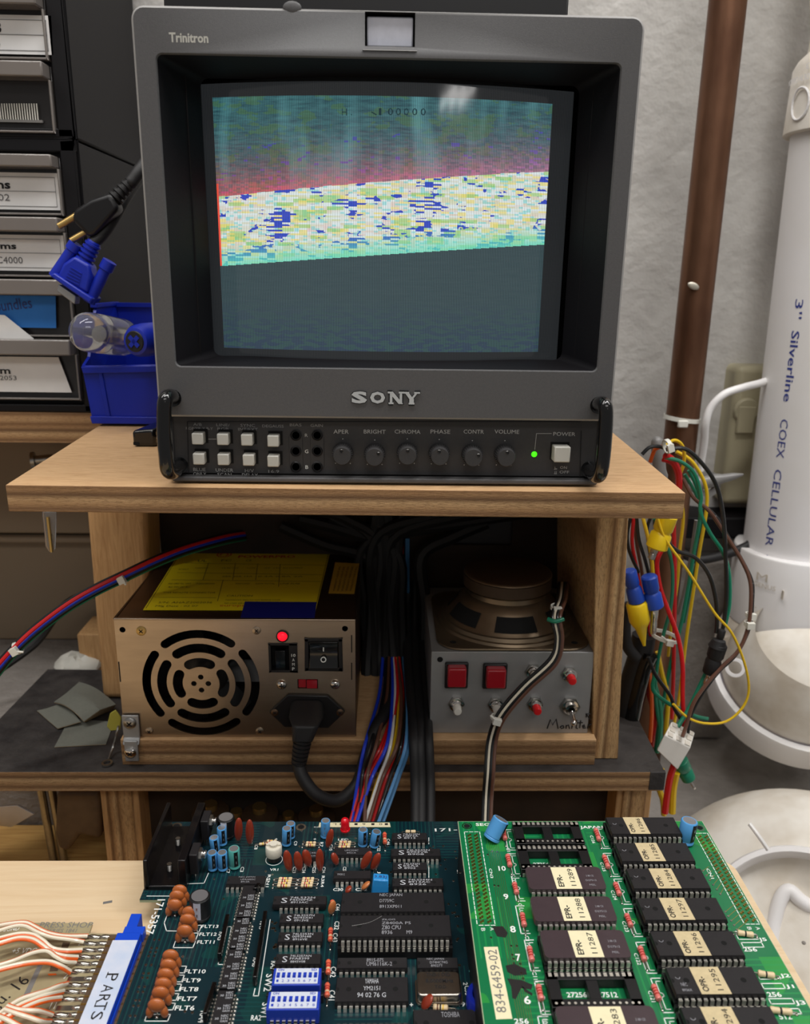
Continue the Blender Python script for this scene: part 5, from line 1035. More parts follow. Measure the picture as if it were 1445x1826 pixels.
for k, (pts, r_, lb) in enumerate((([(185, 1000), (165, 1100), (120, 1250), (95, 1400), (70, 1480)], .0085, 'thick black cable against the plywood side, upper of two'), ([(215, 1090), (185, 1160), (150, 1290), (125, 1400), (95, 1450)], .0062, 'glossy black cable in front of the thick one beside the plywood'), ([(120, 850), (95, 940), (105, 1050), (150, 1110)], .0040, 'black cable curling round under the left blue crimp'))):
    q = z7(pts); wire('loom_cable', lb, 'black_gloss' if k == 1 else 'black_rubber', [(a, b, .535-.006*k) for a, b in q], r_, 'black cables beside the plywood stand', n=12, cat='cable')
tie('white cable tie holding the top of the loose wire bundle', (1191, 796), (1, .2, .3), r=.0050, Y=.522, tail=(6, -4))
tie('upper white cable tie on the brown wire', z7([(690, 902)])[0], (0, 0, 1), r=.0028, Y=.512, tail=(8, -1)); tie('lower white cable tie on the brown wire', z7([(684, 945)])[0], (0, 0, 1), r=.0028, Y=.508, tail=(3, 2))
tie('white cable tie across the middle of the loose wires', z7([(285, 1006)])[0], (.2, 0, 1), r=.010, Y=.53, tail=(-6, 0))
# white nine way connector
A = [at(*p, Y=.488) for p in z7([(245, 1550), (345, 1645), (430, 1468), (312, 1414)])]
cn = thing('wire_connector', A[1], 'white nine way plastic connector hanging at the bottom of the loose wires', 'connector')
P0, P1, P2, P3 = z7([(245, 1552)])[0], z7([(345, 1648)])[0], z7([(408, 1540)])[0], z7([(285, 1478)])[0]
f0, f1, f2, f3 = [at(*p, Y=.486) for p in (P0, P1, P2, P3)]; back = V((.004, .012, .016)); g_ = lambda p: at(*z7([p])[0], Y=.496)
t3, t2 = g_((318, 1412)), g_((430, 1466)); mb = MB('white_plastic'); b0_, b1_ = f0+(t3-f3), f1+(t2-f2)
mb.add([f0, f1, f2, f3, b0_, b1_, t2, t3], [(0, 1, 2, 3), (3, 2, 6, 7), (0, 3, 7, 4), (1, 5, 6, 2), (4, 7, 6, 5), (0, 4, 5, 1)]); mb.build('housing', cn, bevel=.0008)
for i in range(3):
    for j in range(3):
        u_, v_ = (i+.5)/3, (j+.5)/3; c = f3.lerp(f2, u_).lerp(t3.lerp(t2, u_), v_); n_ = (f2-f3).cross(t3-f3).normalized(); ux = (f2-f3).normalized()
        MB('pvc_old').obox(c+n_*.0003, ux*.0020, n_.cross(ux)*.0015, n_*.0003).build('socket', cn)
# anchor parts behind the wires
o = MB('wire_grey').lathe(at(1178, 858, Y=.56), (at(1171, 772, Y=.56)-at(1178, 858, Y=.56)), [(0, .0050), (.004, .0056), (.008, .0046), (.026, .0046), (.030, .0040), (.0325, .0020), (.033, 0)], 18).build('plastic_stub'); tag(o, 'grey round tipped plastic stub standing behind the platform corner', 'stub')
o = thing('wall_anchor', at(1260, 858, Y=.66), 'grey threaded anchor with a pointed tip sticking out right behind the wires', 'anchor')
A_, B_ = at(1225, 866, Y=.66), at(1331, 845, Y=.66); MB('wire_grey').lathe(A_, B_-A_, [(0, .006), (.01, .0065), (.012, .0058), (.024, .0058), (.030, .004), (.040, .0030), (.048, .0008)], 18).build('body', o)
MB('wire_grey').lathe(A_+(B_-A_)*.35-NZ*.002, (0, -1, .1), [(-.002, .011), (.002, .011), (.002, .006), (-.002, .006), (-.002, .011)], 22, caps=False).build('clip_ring', o)
# ------------------------------------------------------------------ desk
ZDK = -.318; yk = at(100, 1535, Z=ZDK).y; xk = at(1400, 1698, Z=ZDK).x
dk = thing('desk', (-.1, .15, -.336), 'pale wooden desk board in the foreground carrying the circuit boards', 'desk')
r_ = .010; pts = [(-.45, -.05), (xk, -.05)]+[(xk-r_+r_*math.cos(a), yk-r_+r_*math.sin(a)) for a in [PI/2*i/6 for i in range(7)]]+[(-.45, yk)]
mb = MB('desk_wood').prism([(x, y, -.336) for x, y in pts], (0, 0, .018)); mb.build('top', dk)
pe = [(x, y) for x, y in pts[1:]]; mb = MB('black_paint')
for a, b in zip(pe, pe[1:]): mb.obox(V(((a[0]+b[0])/2, (a[1]+b[1])/2, ZDK-.0086)), (V((b[0], b[1], 0))-V((a[0], a[1], 0)))/2, V((b[1]-a[1], a[0]-b[0], 0)).normalized()*.0004, NZ*.0078)
mb.build('edge_band', dk)
for x in (-.38, .06): MB('bench_wood').box((x, 0, -.4195), (x+.03, yk-.03, -.336)).build('cleat', dk)
mb = MB('wire_grey'); c = at(192, 1609, Z=ZDK); mb.obox(c, V((.0022, .0006, 0)), V((-.0002, .0008, 0)), NZ*.0001); tag(mb.build('pencil_mark', dk), 'small grey smudge')
# ------------------------------------------------------------------ circuit board helpers
ZM, ZR = -.304, -.280
def on(Z0):
    def f(px, py, h=0.0): return at(px, py, Z=Z0+h)
    return f
mn, rm = on(ZM), on(ZR)
def pline(mb, P, w=.00022, closed=False, h=.00008):
    n = len(P)
    for i in range(n if closed else n-1):
        a, b = P[i], P[(i+1) % n]; d = b-a
        if d.length > 1e-6: mb.obox((a+b)/2+NZ*h*.5, d/2+d.normalized()*w*.8, d.normalized().cross(NZ)*w, NZ*h*.5)
def lead(mb, a, b, r=.0003): mb.cyl(a, b, r, n=6, m='solder')
def ic(par, fl, fr, Z, ztop, depth, npin, lines=(), hgt=.0034, body='chip_black', sock=False, name='integrated_circuit', pmat='chip_print', bold=0, ndots=True, back=True, lab=None, notch=True, y=None, rnd=False):
    """dual in line chip: front top edge ends seen at fl and fr, body depth along the board"""
    p = at(*fl, Z=ztop); q = at(*fr, Z=ztop); y0 = (p.y+q.y)/2 if y is None else y; x0, x1 = p.x, q.x; L = x1-x0
    mb = MB(body)
    if rnd:
        rr = .0022; ol = [V((a, b, 0)) for a, b in [(p_.x, p_.z) for p_ in rrect(x0, x1, y0, y0+depth, rr, 0, 4)]]; mb.prism([v+NZ*(ztop-hgt) for v in ol], (0, 0, hgt))
    else:
        zmid = ztop-hgt*.5; e = .0004; v = []
        for z, k in ((ztop-hgt, e), (zmid, 0), (ztop, e)): v += [(x0+k, y0+k, z), (x1-k, y0+k, z), (x1-k, y0+depth-k, z), (x0+k, y0+depth-k, z)]
        mb.add(v, [(3, 2, 1, 0), (8, 9, 10, 11)]+[(i+4*j, (i+1) % 4+4*j, (i+1) % 4+4*j+4, i+4*j+4) for j in range(2) for i in range(4)])
    if notch: mb.lathe((x0+.0006, y0+depth/2, ztop), NZ, [(.0, .0011), (.00005, .0010), (.00005, .0)], 14, m='dark_hole', a0=-PI/2, a1=PI/2, xd=X, caps=False)
    o = mb.build(name, par)
    n2 = npin//2; pm = MB('pin_metal'); pt_ = .00254 if L > .00254*(n2-1)+.0008 else (L-.0016)/(n2-1); xs = (x0+x1)/2-pt_*(n2-1)/2; zb_ = Z+(.0045 if sock else 0)
    for i in range(n2):
        x = xs+i*pt_
        for s_, yy in ((-1, y0),)+(((1, y0+depth),) if back else ()):
            pm.box((x-.00070, yy+s_*.0001, ztop-hgt*.80), (x+.00070, yy+s_*.0011, ztop-hgt*.55)); pm.box((x-.00074, yy+s_*.0008, ztop-hgt-.0013), (x+.00074, yy+s_*.0013, ztop-hgt*.55)); pm.box((x-.00030, yy+s_*.0009, zb_), (x+.00030, yy+s_*.0012, ztop-hgt-.0012))
    pm.build('pins', o)
    if sock:
        sb_ = MB('socket_black').box((x0-.0003, y0-.0016, Z+.0004), (x1+.0003, y0+.0030, ztop-hgt-.0016)).box((x0-.0003, y0+depth-.0030, Z+.0004), (x1+.0003, y0+depth+.0016, ztop-hgt-.0016)).box((x0-.0003, y0, Z+.0004), (x0+.003, y0+depth, ztop-hgt-.0006)).box((x1-.003, y0, Z+.0004), (x1+.0003, y0+depth, ztop-hgt-.0006))
        sb_.use('pin_metal')
        for i in range(n2): sb_.box((xs+i*pt_-.0006, y0-.0018, ztop-hgt-.0034), (xs+i*pt_+.0006, y0-.0016, ztop-hgt-.0016))
        sb_.build('socket', o)
    if ndots:
        mk = MB('dark_hole')
        for f in ((.18, .82) if L > .025 else ()): mk.lathe((x0+L*f, y0+depth*.5, ztop), NZ, [(.00004, .0012 if depth > .01 else .0010), (.00004, 0)], 16, caps=False)
        if L > .025: mk.build('mould_mark', o)
    if lines:
        tm = MB(pmat)
        for s_, a, b, yf_, h in lines: tm.text(s_, V((x0+L*a, y0+depth*yf_, ztop)), V((x0+L*b, y0+depth*yf_, ztop)), h, NZ, bold=bold, lift=.00008)
        tm.build('marking', o)
    if lab:
        m_, a, b, t1, t2, ink, skew = lab; X0, X1 = x0+L*a, x0+L*b
        lo_ = MB(m_).prism([(X0+skew, y0+.0002, ztop), (X1+skew, y0+.0002, ztop), (X1, y0+depth-.0004, ztop), (X0, y0+depth-.0004, ztop)], (0, 0, .00012)).build('paper_label', o)
        tm = MB(ink); w_ = X1-X0; z = ztop+.00013
        tm.text(t1, V((X0+w_*.36, y0+depth*.10, z)), V((X0+w_*.36, y0+depth*.62, z)), w_*.22, NZ, bold=.02); tm.text(t2, V((X0+w_*.84, y0+depth*.14, z)), V((X0+w_*.84, y0+depth*.90, z)), w_*.20, NZ)
        tm.build('label_lettering', lo_)
    return o
def ecap(par, base, Z, r, h, lean=(0, 0), col='cap_blue', stripe='cap_black', sa=-.35, name='electrolytic_capacitor'):
    p = at(*base, Z=Z); d = V((lean[0], lean[1], 1)).normalized(); b = p+NZ*.0006
    mb = MB(col).lathe(b, d, [(0, r*.85), (h*.03, r), (h*.12, r), (h*.15, r*.93), (h*.18, r), (h*.96, r), (h, r*.9), (h, r*.80)], 24, caps=False).lathe(b, d, [(h, r*.82), (h-.0001, 0)], 24, m='cap_top', caps=False).lathe(b, d, [(0, r*.85), (0, 0)], 24, m='black_plastic', caps=False)
    mb.lathe(b, d, [(h*.19, r*1.012), (h*.955, r*1.012)], 5, m=stripe, caps=False, a0=-PI/2+sa-.36, a1=-PI/2+sa+.36, xd=X)
    mb.use('cap_top'); up = d
    xx = V((math.cos(-PI/2+sa), math.sin(-PI/2+sa), 0))
    for f in (.4, .7): mb.obox(b+d*(h*f)+xx*r*1.02, d*h*.06, d.cross(xx)*r*.07, xx*.0001)
    o = mb.build(name, par); l = MB(); 
    for s_ in (-1, 1): lead(l, p+X*s_*r*.4-NZ*.0002, b+X*s_*r*.4)
    l.build('leads', o); return o
def disc(par, top, bot, Z, w, col='ceramic_red', th=.0011, yaw=.3, name='ceramic_capacitor', hh=None):
    """ceramic disc standing on edge: bot pixel on the board"""
    p = at(*bot, Z=Z+.001); t = at(*top, Y=p.y); h = max((t-p).length, .003) if hh is None else hh; u = (t-p).normalized(); s_ = (Yv*math.cos(yaw)+X*math.sin(yaw)); s_ = (s_-u*s_.dot(u)).normalized(); n_ = u.cross(s_)
    mb = MB(col).ball(p+u*(h*.5), (w/2, th, h/2), n=18, ax=(s_, n_, u)); o = mb.build(name, par)
    l = MB(); lead(l, p+s_*w*.25-NZ*.001, p+s_*w*.2+u*h*.2); lead(l, p-s_*w*.25-NZ*.001, p-s_*w*.2+u*h*.2); l.build('leads', o); return o
def axial(par, a, b, Z, r=.0011, body='res_tan', bands=('band_red', 'band_red', 'band_brown'), zo=.0013, f0=.2, f1=.8, name='resistor', ends=True):
    A, B = at(*a, Z=Z+zo), at(*b, Z=Z+zo); d = B-A; L = d.length; k = []; n_ = len(bands)
    s0_, s1_ = L*f0, L*f1; q = s1_-s0_
    prof = [(s0_, 0), (s0_+q*.02, r*.8), (s0_+q*.10, r*1.05), (s0_+q*.22, r*.98)]; ms = [body]*3; e = [.26, .36, .44, .54, .62, .72][:2*n_]
    x_ = .22
    for i in range(n_): prof += [(s0_+q*e[2*i], r*.92), (s0_+q*e[2*i+1], r*.92)]; ms += [body, bands[i]]
    prof += [(s0_+q*.80, r*.98), (s0_+q*.90, r*1.05), (s0_+q*.98, r*.8), (s1_, 0)]; ms += [body]*4
    o = MB().lathe(A, d, prof, 16, ms=ms, caps=False).build(name, par)
    l = MB('solder').tube([V((A.x, A.y, Z)), A, A+d*f0], .0003, n=6, smooth=False).tube([A+d*f1, B, V((B.x, B.y, Z))], .0003, n=6, smooth=False).ball((A.x, A.y, Z+.0002), (.0007, .0007, .0005), n=8).ball((B.x, B.y, Z+.0002), (.0007, .0007, .0005), n=8); l.build('leads', o); return o
def st(mb, s_, a, b, Z, h, bold=.01):
    mb.text(s_, at(*a, Z=Z), at(*b, Z=Z), h, NZ, bold=bold, lift=.00008)
# ------------------------------------------------------------------ ROM board
rb = thing('memory_board', (.107, .28, ZR-.0016), 'bright green circuit board full of socketed memory chips, raised over the darker board', 'circuit board')
RL, RR, RB = rm(830, 1560).x-.0003, rm(1335, 1606).x, rm(1000, 1464).y
mb = MB('pcb_edge').box((RL, .20, ZR-.0016), (RR, RB, ZR-.00012)); mb.box((RL+.0003, .20, ZR-.0004), (RR-.0003, RB-.0003, ZR), 'rom_pcb'); mb.build('board', rb)
for px in (835, 1290):
    c = rm(px, 1560) if px < 900 else rm(1330, 1600)
    MB('black_plastic').box((c.x-.002 if px < 900 else RR-.016, .25, ZM+.0001), (c.x+.006 if px < 900 else RR-.004, RB-.012, ZR-.0016)).build('board_connector', rb)
sk = MB('silk')
for p in ((833, 1473), (1248, 1476)):
    c = rm(*p); sk.lathe(c, NZ, [(0, .0026), (.0001, .0026), (.0001, .0021), (0, .0021)], 22, caps=False, m='solder'); MB('dark_hole').lathe(c, NZ, [(.00005, .0017), (.00005, 0)], 18, caps=False).build('mounting_hole', rb)
sk.use('silk')
for a in ([(827, 1484), (855, 1484), (884, 1651), (851, 1648)],): pass
dash = lambda P, n: [pline(sk, [P[0].lerp(P[1], i/n), P[0].lerp(P[1], (i+.7)/n)], .00018) for i in range(n)]
q = [rm(827.5, 1483.5), rm(855, 1483.5), rm(884, 1650), rm(852, 1648)]; x0_, x1_, y0_, y1_ = (q[0].x+q[3].x)/2, (q[1].x+q[2].x)/2, q[2].y, q[0].y
def conn(x0_, x1_, y0_, y1_, n):
    z = ZR; c4 = [V((x0_, y1_, z)), V((x1_, y1_, z)), V((x1_, y0_, z)), V((x0_, y0_, z))]
    dash((c4[0], c4[1]), 3); dash((c4[2], c4[3]), 3); dash((c4[0], c4[3]), 22); dash((c4[1], c4[2]), 22)
    g = MB('gold'); xm = (x0_+x1_)/2
    for i in range(n):
        y = y1_-.003-(y1_-y0_-.005)*i/(n-1)
        for s_ in (-1, 1): 
            for t_ in (-1, 1): g.lathe((xm+s_*.0017+t_*.0005, y+t_*.0004, z), NZ, [(0, .0006), (.0006, .00050), (.0006, .00022), (.0001, .0002)], 7, caps=False)
    o = g.build('connector_pins', rb); o['kind'] = 'stuff'
conn(x0_, x1_, y0_, y1_, 25)
q = [rm(1243, 1486), rm(1262, 1486), rm(1355, 1648), rm(1323, 1648)]; conn(q[0].x-.0003 if False else (q[0].x+q[3].x)/2, q[2].x, q[2].y, q[0].y, 25)
for s_, a, b, h in (('SEG', (849, 1473), (874, 1473), .0024), ('JAPAN', (1036, 1479), (1077, 1479), .0028), ('10', (890, 1553), (903, 1553), .0034), ('9', (899, 1604), (908, 1604), .0036), ('8', (911, 1663), (921, 1663), .0038), ('7', (921, 1714), (930, 1714), .0038), ('6', (936, 1791), (948, 1791), .0040), ('256', (918, 1826), (944, 1826), .0024),
                    ('J5', (1356, 1680), (1370, 1680), .0024), ('256', (1328, 1697), (1352, 1697), .0024), ('J2', (1394, 1745), (1412, 1745), .0024), ('J1', (1404, 1764), (1419, 1764), .0022), ('256', (1371, 1778), (1396, 1778), .0024), ('J3', (1421, 1794), (1440, 1794), .0026), ('512', (1392, 1818), (1414, 1818), .0024), ('SIO', (1313, 1666), (1330, 1666), .0018)): st(sk, s_, a, b, ZR, h, .02)
for s_, a, b, h in (('C115', (903, 1512), (909, 1527), .0022), ('C114', (912, 1559), (919, 1576), .0022), ('C113', (924, 1611), (931, 1630), .0022), ('C112', (936, 1669), (944, 1689), .0022), ('C111', (949, 1733), (957, 1752), .0022), ('C110', (964, 1802), (971, 1826), .0024), ('CN3', (872, 1549), (877, 1566), .0018),
                    ('C126', (1052, 1490), (1061, 1504), .0020), ('C125', (1070, 1538), (1079, 1554), .0020), ('C124', (1089, 1588), (1097, 1605), .0022), ('C123', (1109, 1643), (1119, 1662), .0022), ('C122', (1130, 1700), (1141, 1721), .0022), ('C121', (1155, 1767), (1165, 1787), .0024), ('CN1', (1259, 1549), (1272, 1567), .0020)):
    p_, q_ = rm(*a), rm(*b); q_.x = p_.x; sk.text(s_, p_-X*.0, q_-X*.0, h*.8, NZ, bold=.01, lift=.00008)
for s_, c in (('B', (858, 1655)), ('A', (874, 1654)), ('B', (1332, 1653)), ('A', (1347, 1653))): p_ = rm(*c); sk.text(s_, p_, p_-Yv*.0018, .0018, NZ, lift=.00008)
# socket outlines at the left of each chip column, and jumper frames
def sockframe(xa, ya, w_, d_):
    z = ZR; ym = ya-d_/2
    pline(sk, [V((xa+.004, ya, z)), V((xa, ya, z)), V((xa, ya-d_, z)), V((xa+.004, ya-d_, z))], .00022)
    pline(sk, [V((xa+.0035, ya-.0015, z)), V((xa+.0016, ya-.0015, z)), V((xa+.0016, ym+.0012, z)), V((xa+.0028, ym+.0006, z)), V((xa+.0028, ym-.0006, z)), V((xa+.0016, ym-.0012, z)), V((xa+.0016, ya-d_+.0015, z)), V((xa+.0035, ya-d_+.0015, z))], .00018)
for a in (((1313, 1666), (1353, 1675)), ((1322, 1681), (1363, 1689)), ((1353, 1741), (1393, 1746)), ((1358, 1754), (1401, 1763)), ((1371, 1781), (1418, 1790)), ((1384, 1799), (1430, 1808))):
    p_, q_ = rm(*a[0]), rm(*a[1]); pline(sk, [V((p_.x, p_.y, ZR)), V((q_.x, p_.y, ZR)), V((q_.x, q_.y, ZR)), V((p_.x, q_.y, ZR))], .0002, True)
ZT = ZR+.0078
opr = [((1092, 1488), (1218, 1487), '11286'), ((1109.3, 1536.5), (1242, 1536), '11285'), ((1130.6, 1585), (1269.7, 1584.7), '11284'), ((1150.6, 1641), (1299.8, 1641), '11297'), ((1175.9, 1705.4), (1331, 1704.6), '11296'), ((1206, 1774), (1368.6, 1773.4), '11295'), ((1234, 1851), (1404, 1850), '11294')]
labx = ((.25, .53), (.28, .58), (.30, .60), (.28, .59), (.28, .59), (.27, .60), (.22, .56))
xs0 = sum(at(*a[0], Z=ZT).x for a in opr)/7; xs1 = sum(at(*a[1], Z=ZT).x for a in opr)/7
for i, (a, b, t_) in enumerate(opr):
    y_ = at(*a, Z=ZT).y; y2 = at(*b, Z=ZT).y
    o = ic(rb, a, b, ZR, ZT, .0138, 28, [] if i != 5 else [('NEC', .10, .17, .30, .0016), ('8936X', .09, .20, .12, .0012)], hgt=.0030, sock=True, name='memory_chip', lab=('sticker_tan', labx[i][0], labx[i][1], 'OPR-', t_, 'ink_black', .0006), y=(y_+y2)/2)
    tag(o, 'black memory chip with tan label '+t_); c = at(*a, Z=ZR+.0078); sockframe(c.x-.0046, (y_+y2)/2+.0155, 0, .0165)
    m_ = MB('chip_print'); m_.lathe((c.x+.0035, (y_+y2)/2+.0085, ZT+.00006), NZ, [(0, .0010), (.00003, .0010), (.00003, .0008), (0, .0008)], 14, caps=False, a0=-1.6, a1=1.6); m_.build('pin_one_arc', o)
epr = [((945.3, 1585.7), (1083.4, 1585.7), '11289'), ((954.7, 1642.8), (1103, 1642.8), '11288'), ((973.3, 1708.2), (1128, 1707.5), '11287'), ((1003, 1856), (1186, 1855), '11283')]
ZE = ZR+.0062
for i, (a, b, t_) in enumerate(epr):
    o = ic(rb, a, b, ZR, ZE+(.001 if i else 0), .0150, 28, [('2 88 CE', .78, .88, .55, .0011), ('D27512', .76, .90, .35, .0011), ('M5L', .79, .87, .15, .0011)], hgt=.0028, body='chip_brown', sock=i > 1, name='memory_chip', ndots=False, notch=False, rnd=True, lab=('sticker_ivory', .34, .67, 'EPR-', t_, 'ink_black', .0004))
    tag(o, 'brown ceramic memory chip with ivory label '+t_); c = at(*a, Z=ZR+.0062); sockframe(c.x-.0060, at(*a, Z=ZE).y+.0160, 0, .0165)
def esock(a, b, ztop=.0048):
    """empty socket: front edge seen from a to b, depth 17.5 mm"""
    p_, q_ = at(*a, Z=ZR+ztop), at(*b, Z=ZR+ztop); x0, x1, y = p_.x, q_.x, p_.y; z0, z1_ = ZR+.0004, ZR+ztop; D = .0168
    mb = MB('socket_black').box((x0, y, z0), (x1, y+.0038, z1_)).box((x0, y+D-.0038, z0), (x1, y+D, z1_)).box((x0, y, z0), (x0+.0048, y+D, z1_)).box((x1-.0048, y, z0), (x1, y+D, z1_)).box(((x0+x1)/2-.0024, y, z0), ((x0+x1)/2+.0024, y+D, z1_-.0004)); o = mb.build('empty_socket', rb, bevel=.0002)
    pm = MB('pin_metal')
    for k in range(14):
        x = (x0+x1)/2+.00254*(k-6.5)
        pm.lathe((x, y+.0018, z1_), NZ, [(.00005, .0006), (.00005, 0)], 8, caps=False).box((x-.0005, y+D, z0), (x+.0005, y+D+.0003, z1_)).box((x-.0007, y+D-.0024, z1_), (x+.0007, y+D-.0006, z1_+.0002)); pm.box((x-.0005, y-.0003, z0), (x+.0005, y, z0+.002))
    pm.build('contacts', o); c = V((x0-.0040, y+D, 0)); sockframe(c.x, c.y, 0, D-.001); return o
tag(esock((922, 1504), (1044, 1505)), 'empty black chip socket'); tag(esock((931, 1550), (1060, 1551)), 'empty black chip socket'); tag(esock((986, 1796), (1152, 1797)), 'empty black chip socket')
for s_, a, b, h in (('27256', (952, 1544), (980, 1544), .0022), ('27256', (1012, 1779), (1048, 1779), .0026), ('27512', (1068, 1779), (1103, 1779), .0026)): st(sk, s_, a, b, ZR, h, .02)
o = sk.build('silkscreen', rb); tag(o, 'white printed markings')
for a, b in (((898, 1480), (903, 1506)), ((905, 1524), (913, 1556)), ((917, 1574), (925, 1604)), ((931, 1628), (938, 1664)), ((944, 1688), (952, 1728)), ((960, 1756), (969, 1798))): q_ = rm(*b); p_ = rm(*a); axial(rb, a, b, ZR, .0013, 'axial_pink', ('band_red', 'band_red', 'band_red'), f0=.02, f1=.66, name='axial_capacitor')
for a, b in (((1062, 1478), (1073, 1510)), ((1077, 1525), (1090, 1560)), ((1097, 1574), (1110, 1608)), ((1117, 1630), (1131, 1664)), ((1141, 1688), (1155, 1727)), ((1165, 1756), (1182, 1798))): axial(rb, a, b, ZR, .0013, 'axial_pink', ('band_red', 'band_red', 'band_red'), f0=.02, f1=.66, name='axial_capacitor')
for a, b in (((1309, 1662), (1351, 1668)), ((1345, 1734), (1389, 1741)), ((1364, 1799), (1422, 1806))): axial(rb, a, b, ZR, .0013, 'res_tan', ('res_tan', 'ink_black'), f0=.15, f1=.85, name='jumper_resistor')
o = MB('sticker_ivory').prism([rm(*p) for p in ((863, 1689), (888, 1688.5), (914, 1817), (885, 1818))], (0, 0, .00012)).build('part_number_sticker', rb); tag(o, 'ivory sticker with handwritten number')
mb = MB('wire_grey'); mb.text('834-6459-02', V((rm(904, 1806).x, rm(904, 1806).y, ZR+.00014)), V((rm(904, 1806).x, rm(884, 1694).y, ZR+.00014)), .0040, NZ, bold=0); mb.build('handwriting', o)
mb = MB('marker_black')
for px in ([(878, 1652), (897, 1652), (906, 1664), (902, 1672), (887, 1670)], [(902, 1722), (918, 1719), (938, 1728), (940, 1738), (918, 1740), (905, 1733)], [(905, 1745), (930, 1748), (950, 1756), (948, 1765), (930, 1762), (920, 1782), (914, 1780), (912, 1760)], [(930, 1758), (950, 1772), (949, 1776), (936, 1768)]): mb.prism([rm(*p) for p in px], (0, 0, .0001))
tag(mb.build('marker_scribble', rb), 'black marker strokes covering print')
def bigcap(par, base, Z, r, h, lean, sa): return ecap(par, base, Z, r, h, lean, sa=sa)
tag(bigcap(rb, (876, 1498), ZR, .0044, .0115, (.55, .35), 1.1), 'blue capacitor leaning right over the board corner')
tag(bigcap(rb, (1222, 1503), ZR, .0042, .0125, (.10, .06), .5), 'blue capacitor standing near the far right corner')
v_ = MB('solder'); random.seed(4)
for p in [(812, 1518), (814, 1530), (809, 1571), (821, 1556), (878, 1518), (887, 1519), (882, 1579), (889, 1580), (876, 1672), (912, 1687), (922, 1687), (914, 1703), (916, 1710), (917, 1718), (928, 1719), (930, 1736), (933, 1745), (922, 1583), (870, 1524)]+[(1254+6.2*k, 1553+8.3*k) for k in range(6)]+[(1294+5.2*k, 1626+8*k) for k in range(5)]:
    c = rm(*p); v_.lathe(c, NZ, [(0, .0006), (.0002, .0005), (.0002, .0002)], 8, caps=False)
o = v_.build('solder_vias', rb); o['kind'] = 'stuff'
tr = MB('gold')
for k in range(6): a = rm(1254+6.2*k, 1553+8.3*k); pline(tr, [a, a+V((.004, .003+.0004*k, 0))], .00010, h=.00004)
for k in range(5): a = rm(1294+5.2*k, 1626+8*k); pline(tr, [a, a+V((.006, .0045, 0))], .00010, h=.00004)
for k in range(7): a = rm(868+k*3.2, 1500); b_ = V((a.x, .215, ZR)); pline(tr, [a, b_], .00008, h=.00004)
tr.build('copper_traces', rb)
# ------------------------------------------------------------------ main board
mbd_ = thing('main_circuit_board', (.03, .3, ZM-.0016), 'large dark blue green circuit board on the desk with heat sink, capacitors and processor chips', 'circuit board')
ML, MBk, MR = mn(282, 1620).x, mn(600, 1465).y, .168
cx_, cy_ = mn(250, 1602), mn(284.6, 1612)
zt = ZM; pts = [(ML, .20), (MR, .20), (MR, MBk), (cx_.x, MBk), (cx_.x, cx_.y-.001), (ML+.0005, cx_.y-.001)]
mb = MB('pcb_edge').prism([(x, y, ZM-.0016) for x, y in pts], (0, 0, .0014)); mb.prism([(x, y, ZM-.0002) for x, y in pts], (0, 0, .0002), 'main_pcb'); mb.build('board', mbd_)
for x, y in ((ML+.004, .37), (MR-.004, .37), (ML+.004, .21), (MR-.004, .21)): MB('white_plastic').cyl((x, y, ZDK+.0001), (x, y, ZM-.0016), .003, n=14).build('standoff', mbd_)
for p in ((315, 1473), (537, 1475)): c = mn(*p); MB('solder').lathe(c, NZ, [(0, .0030), (.0001, .0030), (.0001, .0018), (0, .0018)], 22, caps=False).use('dark_hole').lathe(c, NZ, [(.00005, .0018), (.00005, 0)], 18, caps=False).build('mounting_hole', mbd_)
# edge fingers reaching into the blue connector
ye0, ye1 = .20, mn(262, 1666).y
xe = mn(205, 1700).x-.006
MB('adapter_dark').box((xe, ye0, ZM-.0016), (ML, ye1, ZM-.0001)).build('edge_tongue', mbd_)
g = MB('gold'); y = ye1-.003
while y > ye0+.002: g.box((xe, y-.0009, ZM-.0001), (ML, y+.0009, ZM+.00002)) if False else g.box((xe, y-.00045, ZM-.0001), (ML-.0002, y+.00045, ZM+.0001)); y -= .00396
g.build('gold_fingers', mbd_)
sk = MB('silk')
def sm(s_, a, b, h, bold=.012): st(sk, s_, a, b, ZM, h, bold)
def smd(s_, a, b, h, bold=.012):
    p_, q_ = mn(*a), mn(*b); q_.x = p_.x; sk.text(s_, p_, q_, h, NZ, bold=bold, lift=.00008)
for s_, a, b, h in (('FLT13', (359, 1655), (389, 1655), .0020), ('FLT12', (355, 1669), (386, 1669), .0020), ('FLT11', (351, 1683), (382, 1683), .0020), ('FLT10', (328, 1736), (366, 1736), .0022), ('FLT9', (324, 1752), (357, 1752), .0022), ('FLT8', (320, 1768), (353, 1768), .0022), ('FLT7', (316, 1785), (350, 1785), .0022), ('FLT6', (311, 1802), (346, 1802), .0024), ('RA2', (447, 1820), (465, 1820), .0026),
                    ('VR1', (481, 1553), (496, 1553), .0018), ('LED', (603, 1499), (622, 1499), .0016), ('C30', (594, 1589), (612, 1589), .0020), ('C32', (634, 1589), (655, 1589), .0020), ('171-', (776, 1483), (816, 1482), .0026), ('R19', (808, 1795), (830, 1795), .0022), ('D1', (815, 1812), (830, 1812), .0022), ('C', (749, 1812), (756, 1812), .0020), ('+', (731, 1795), (737, 1795), .0018), ('+', (559, 1498), (564, 1498), .0014), ('+', (490, 1498), (495, 1498), .0014), ('ICS 315-5213', (560, 1476), (578, 1476), .001)): sm(s_, a, b, h)
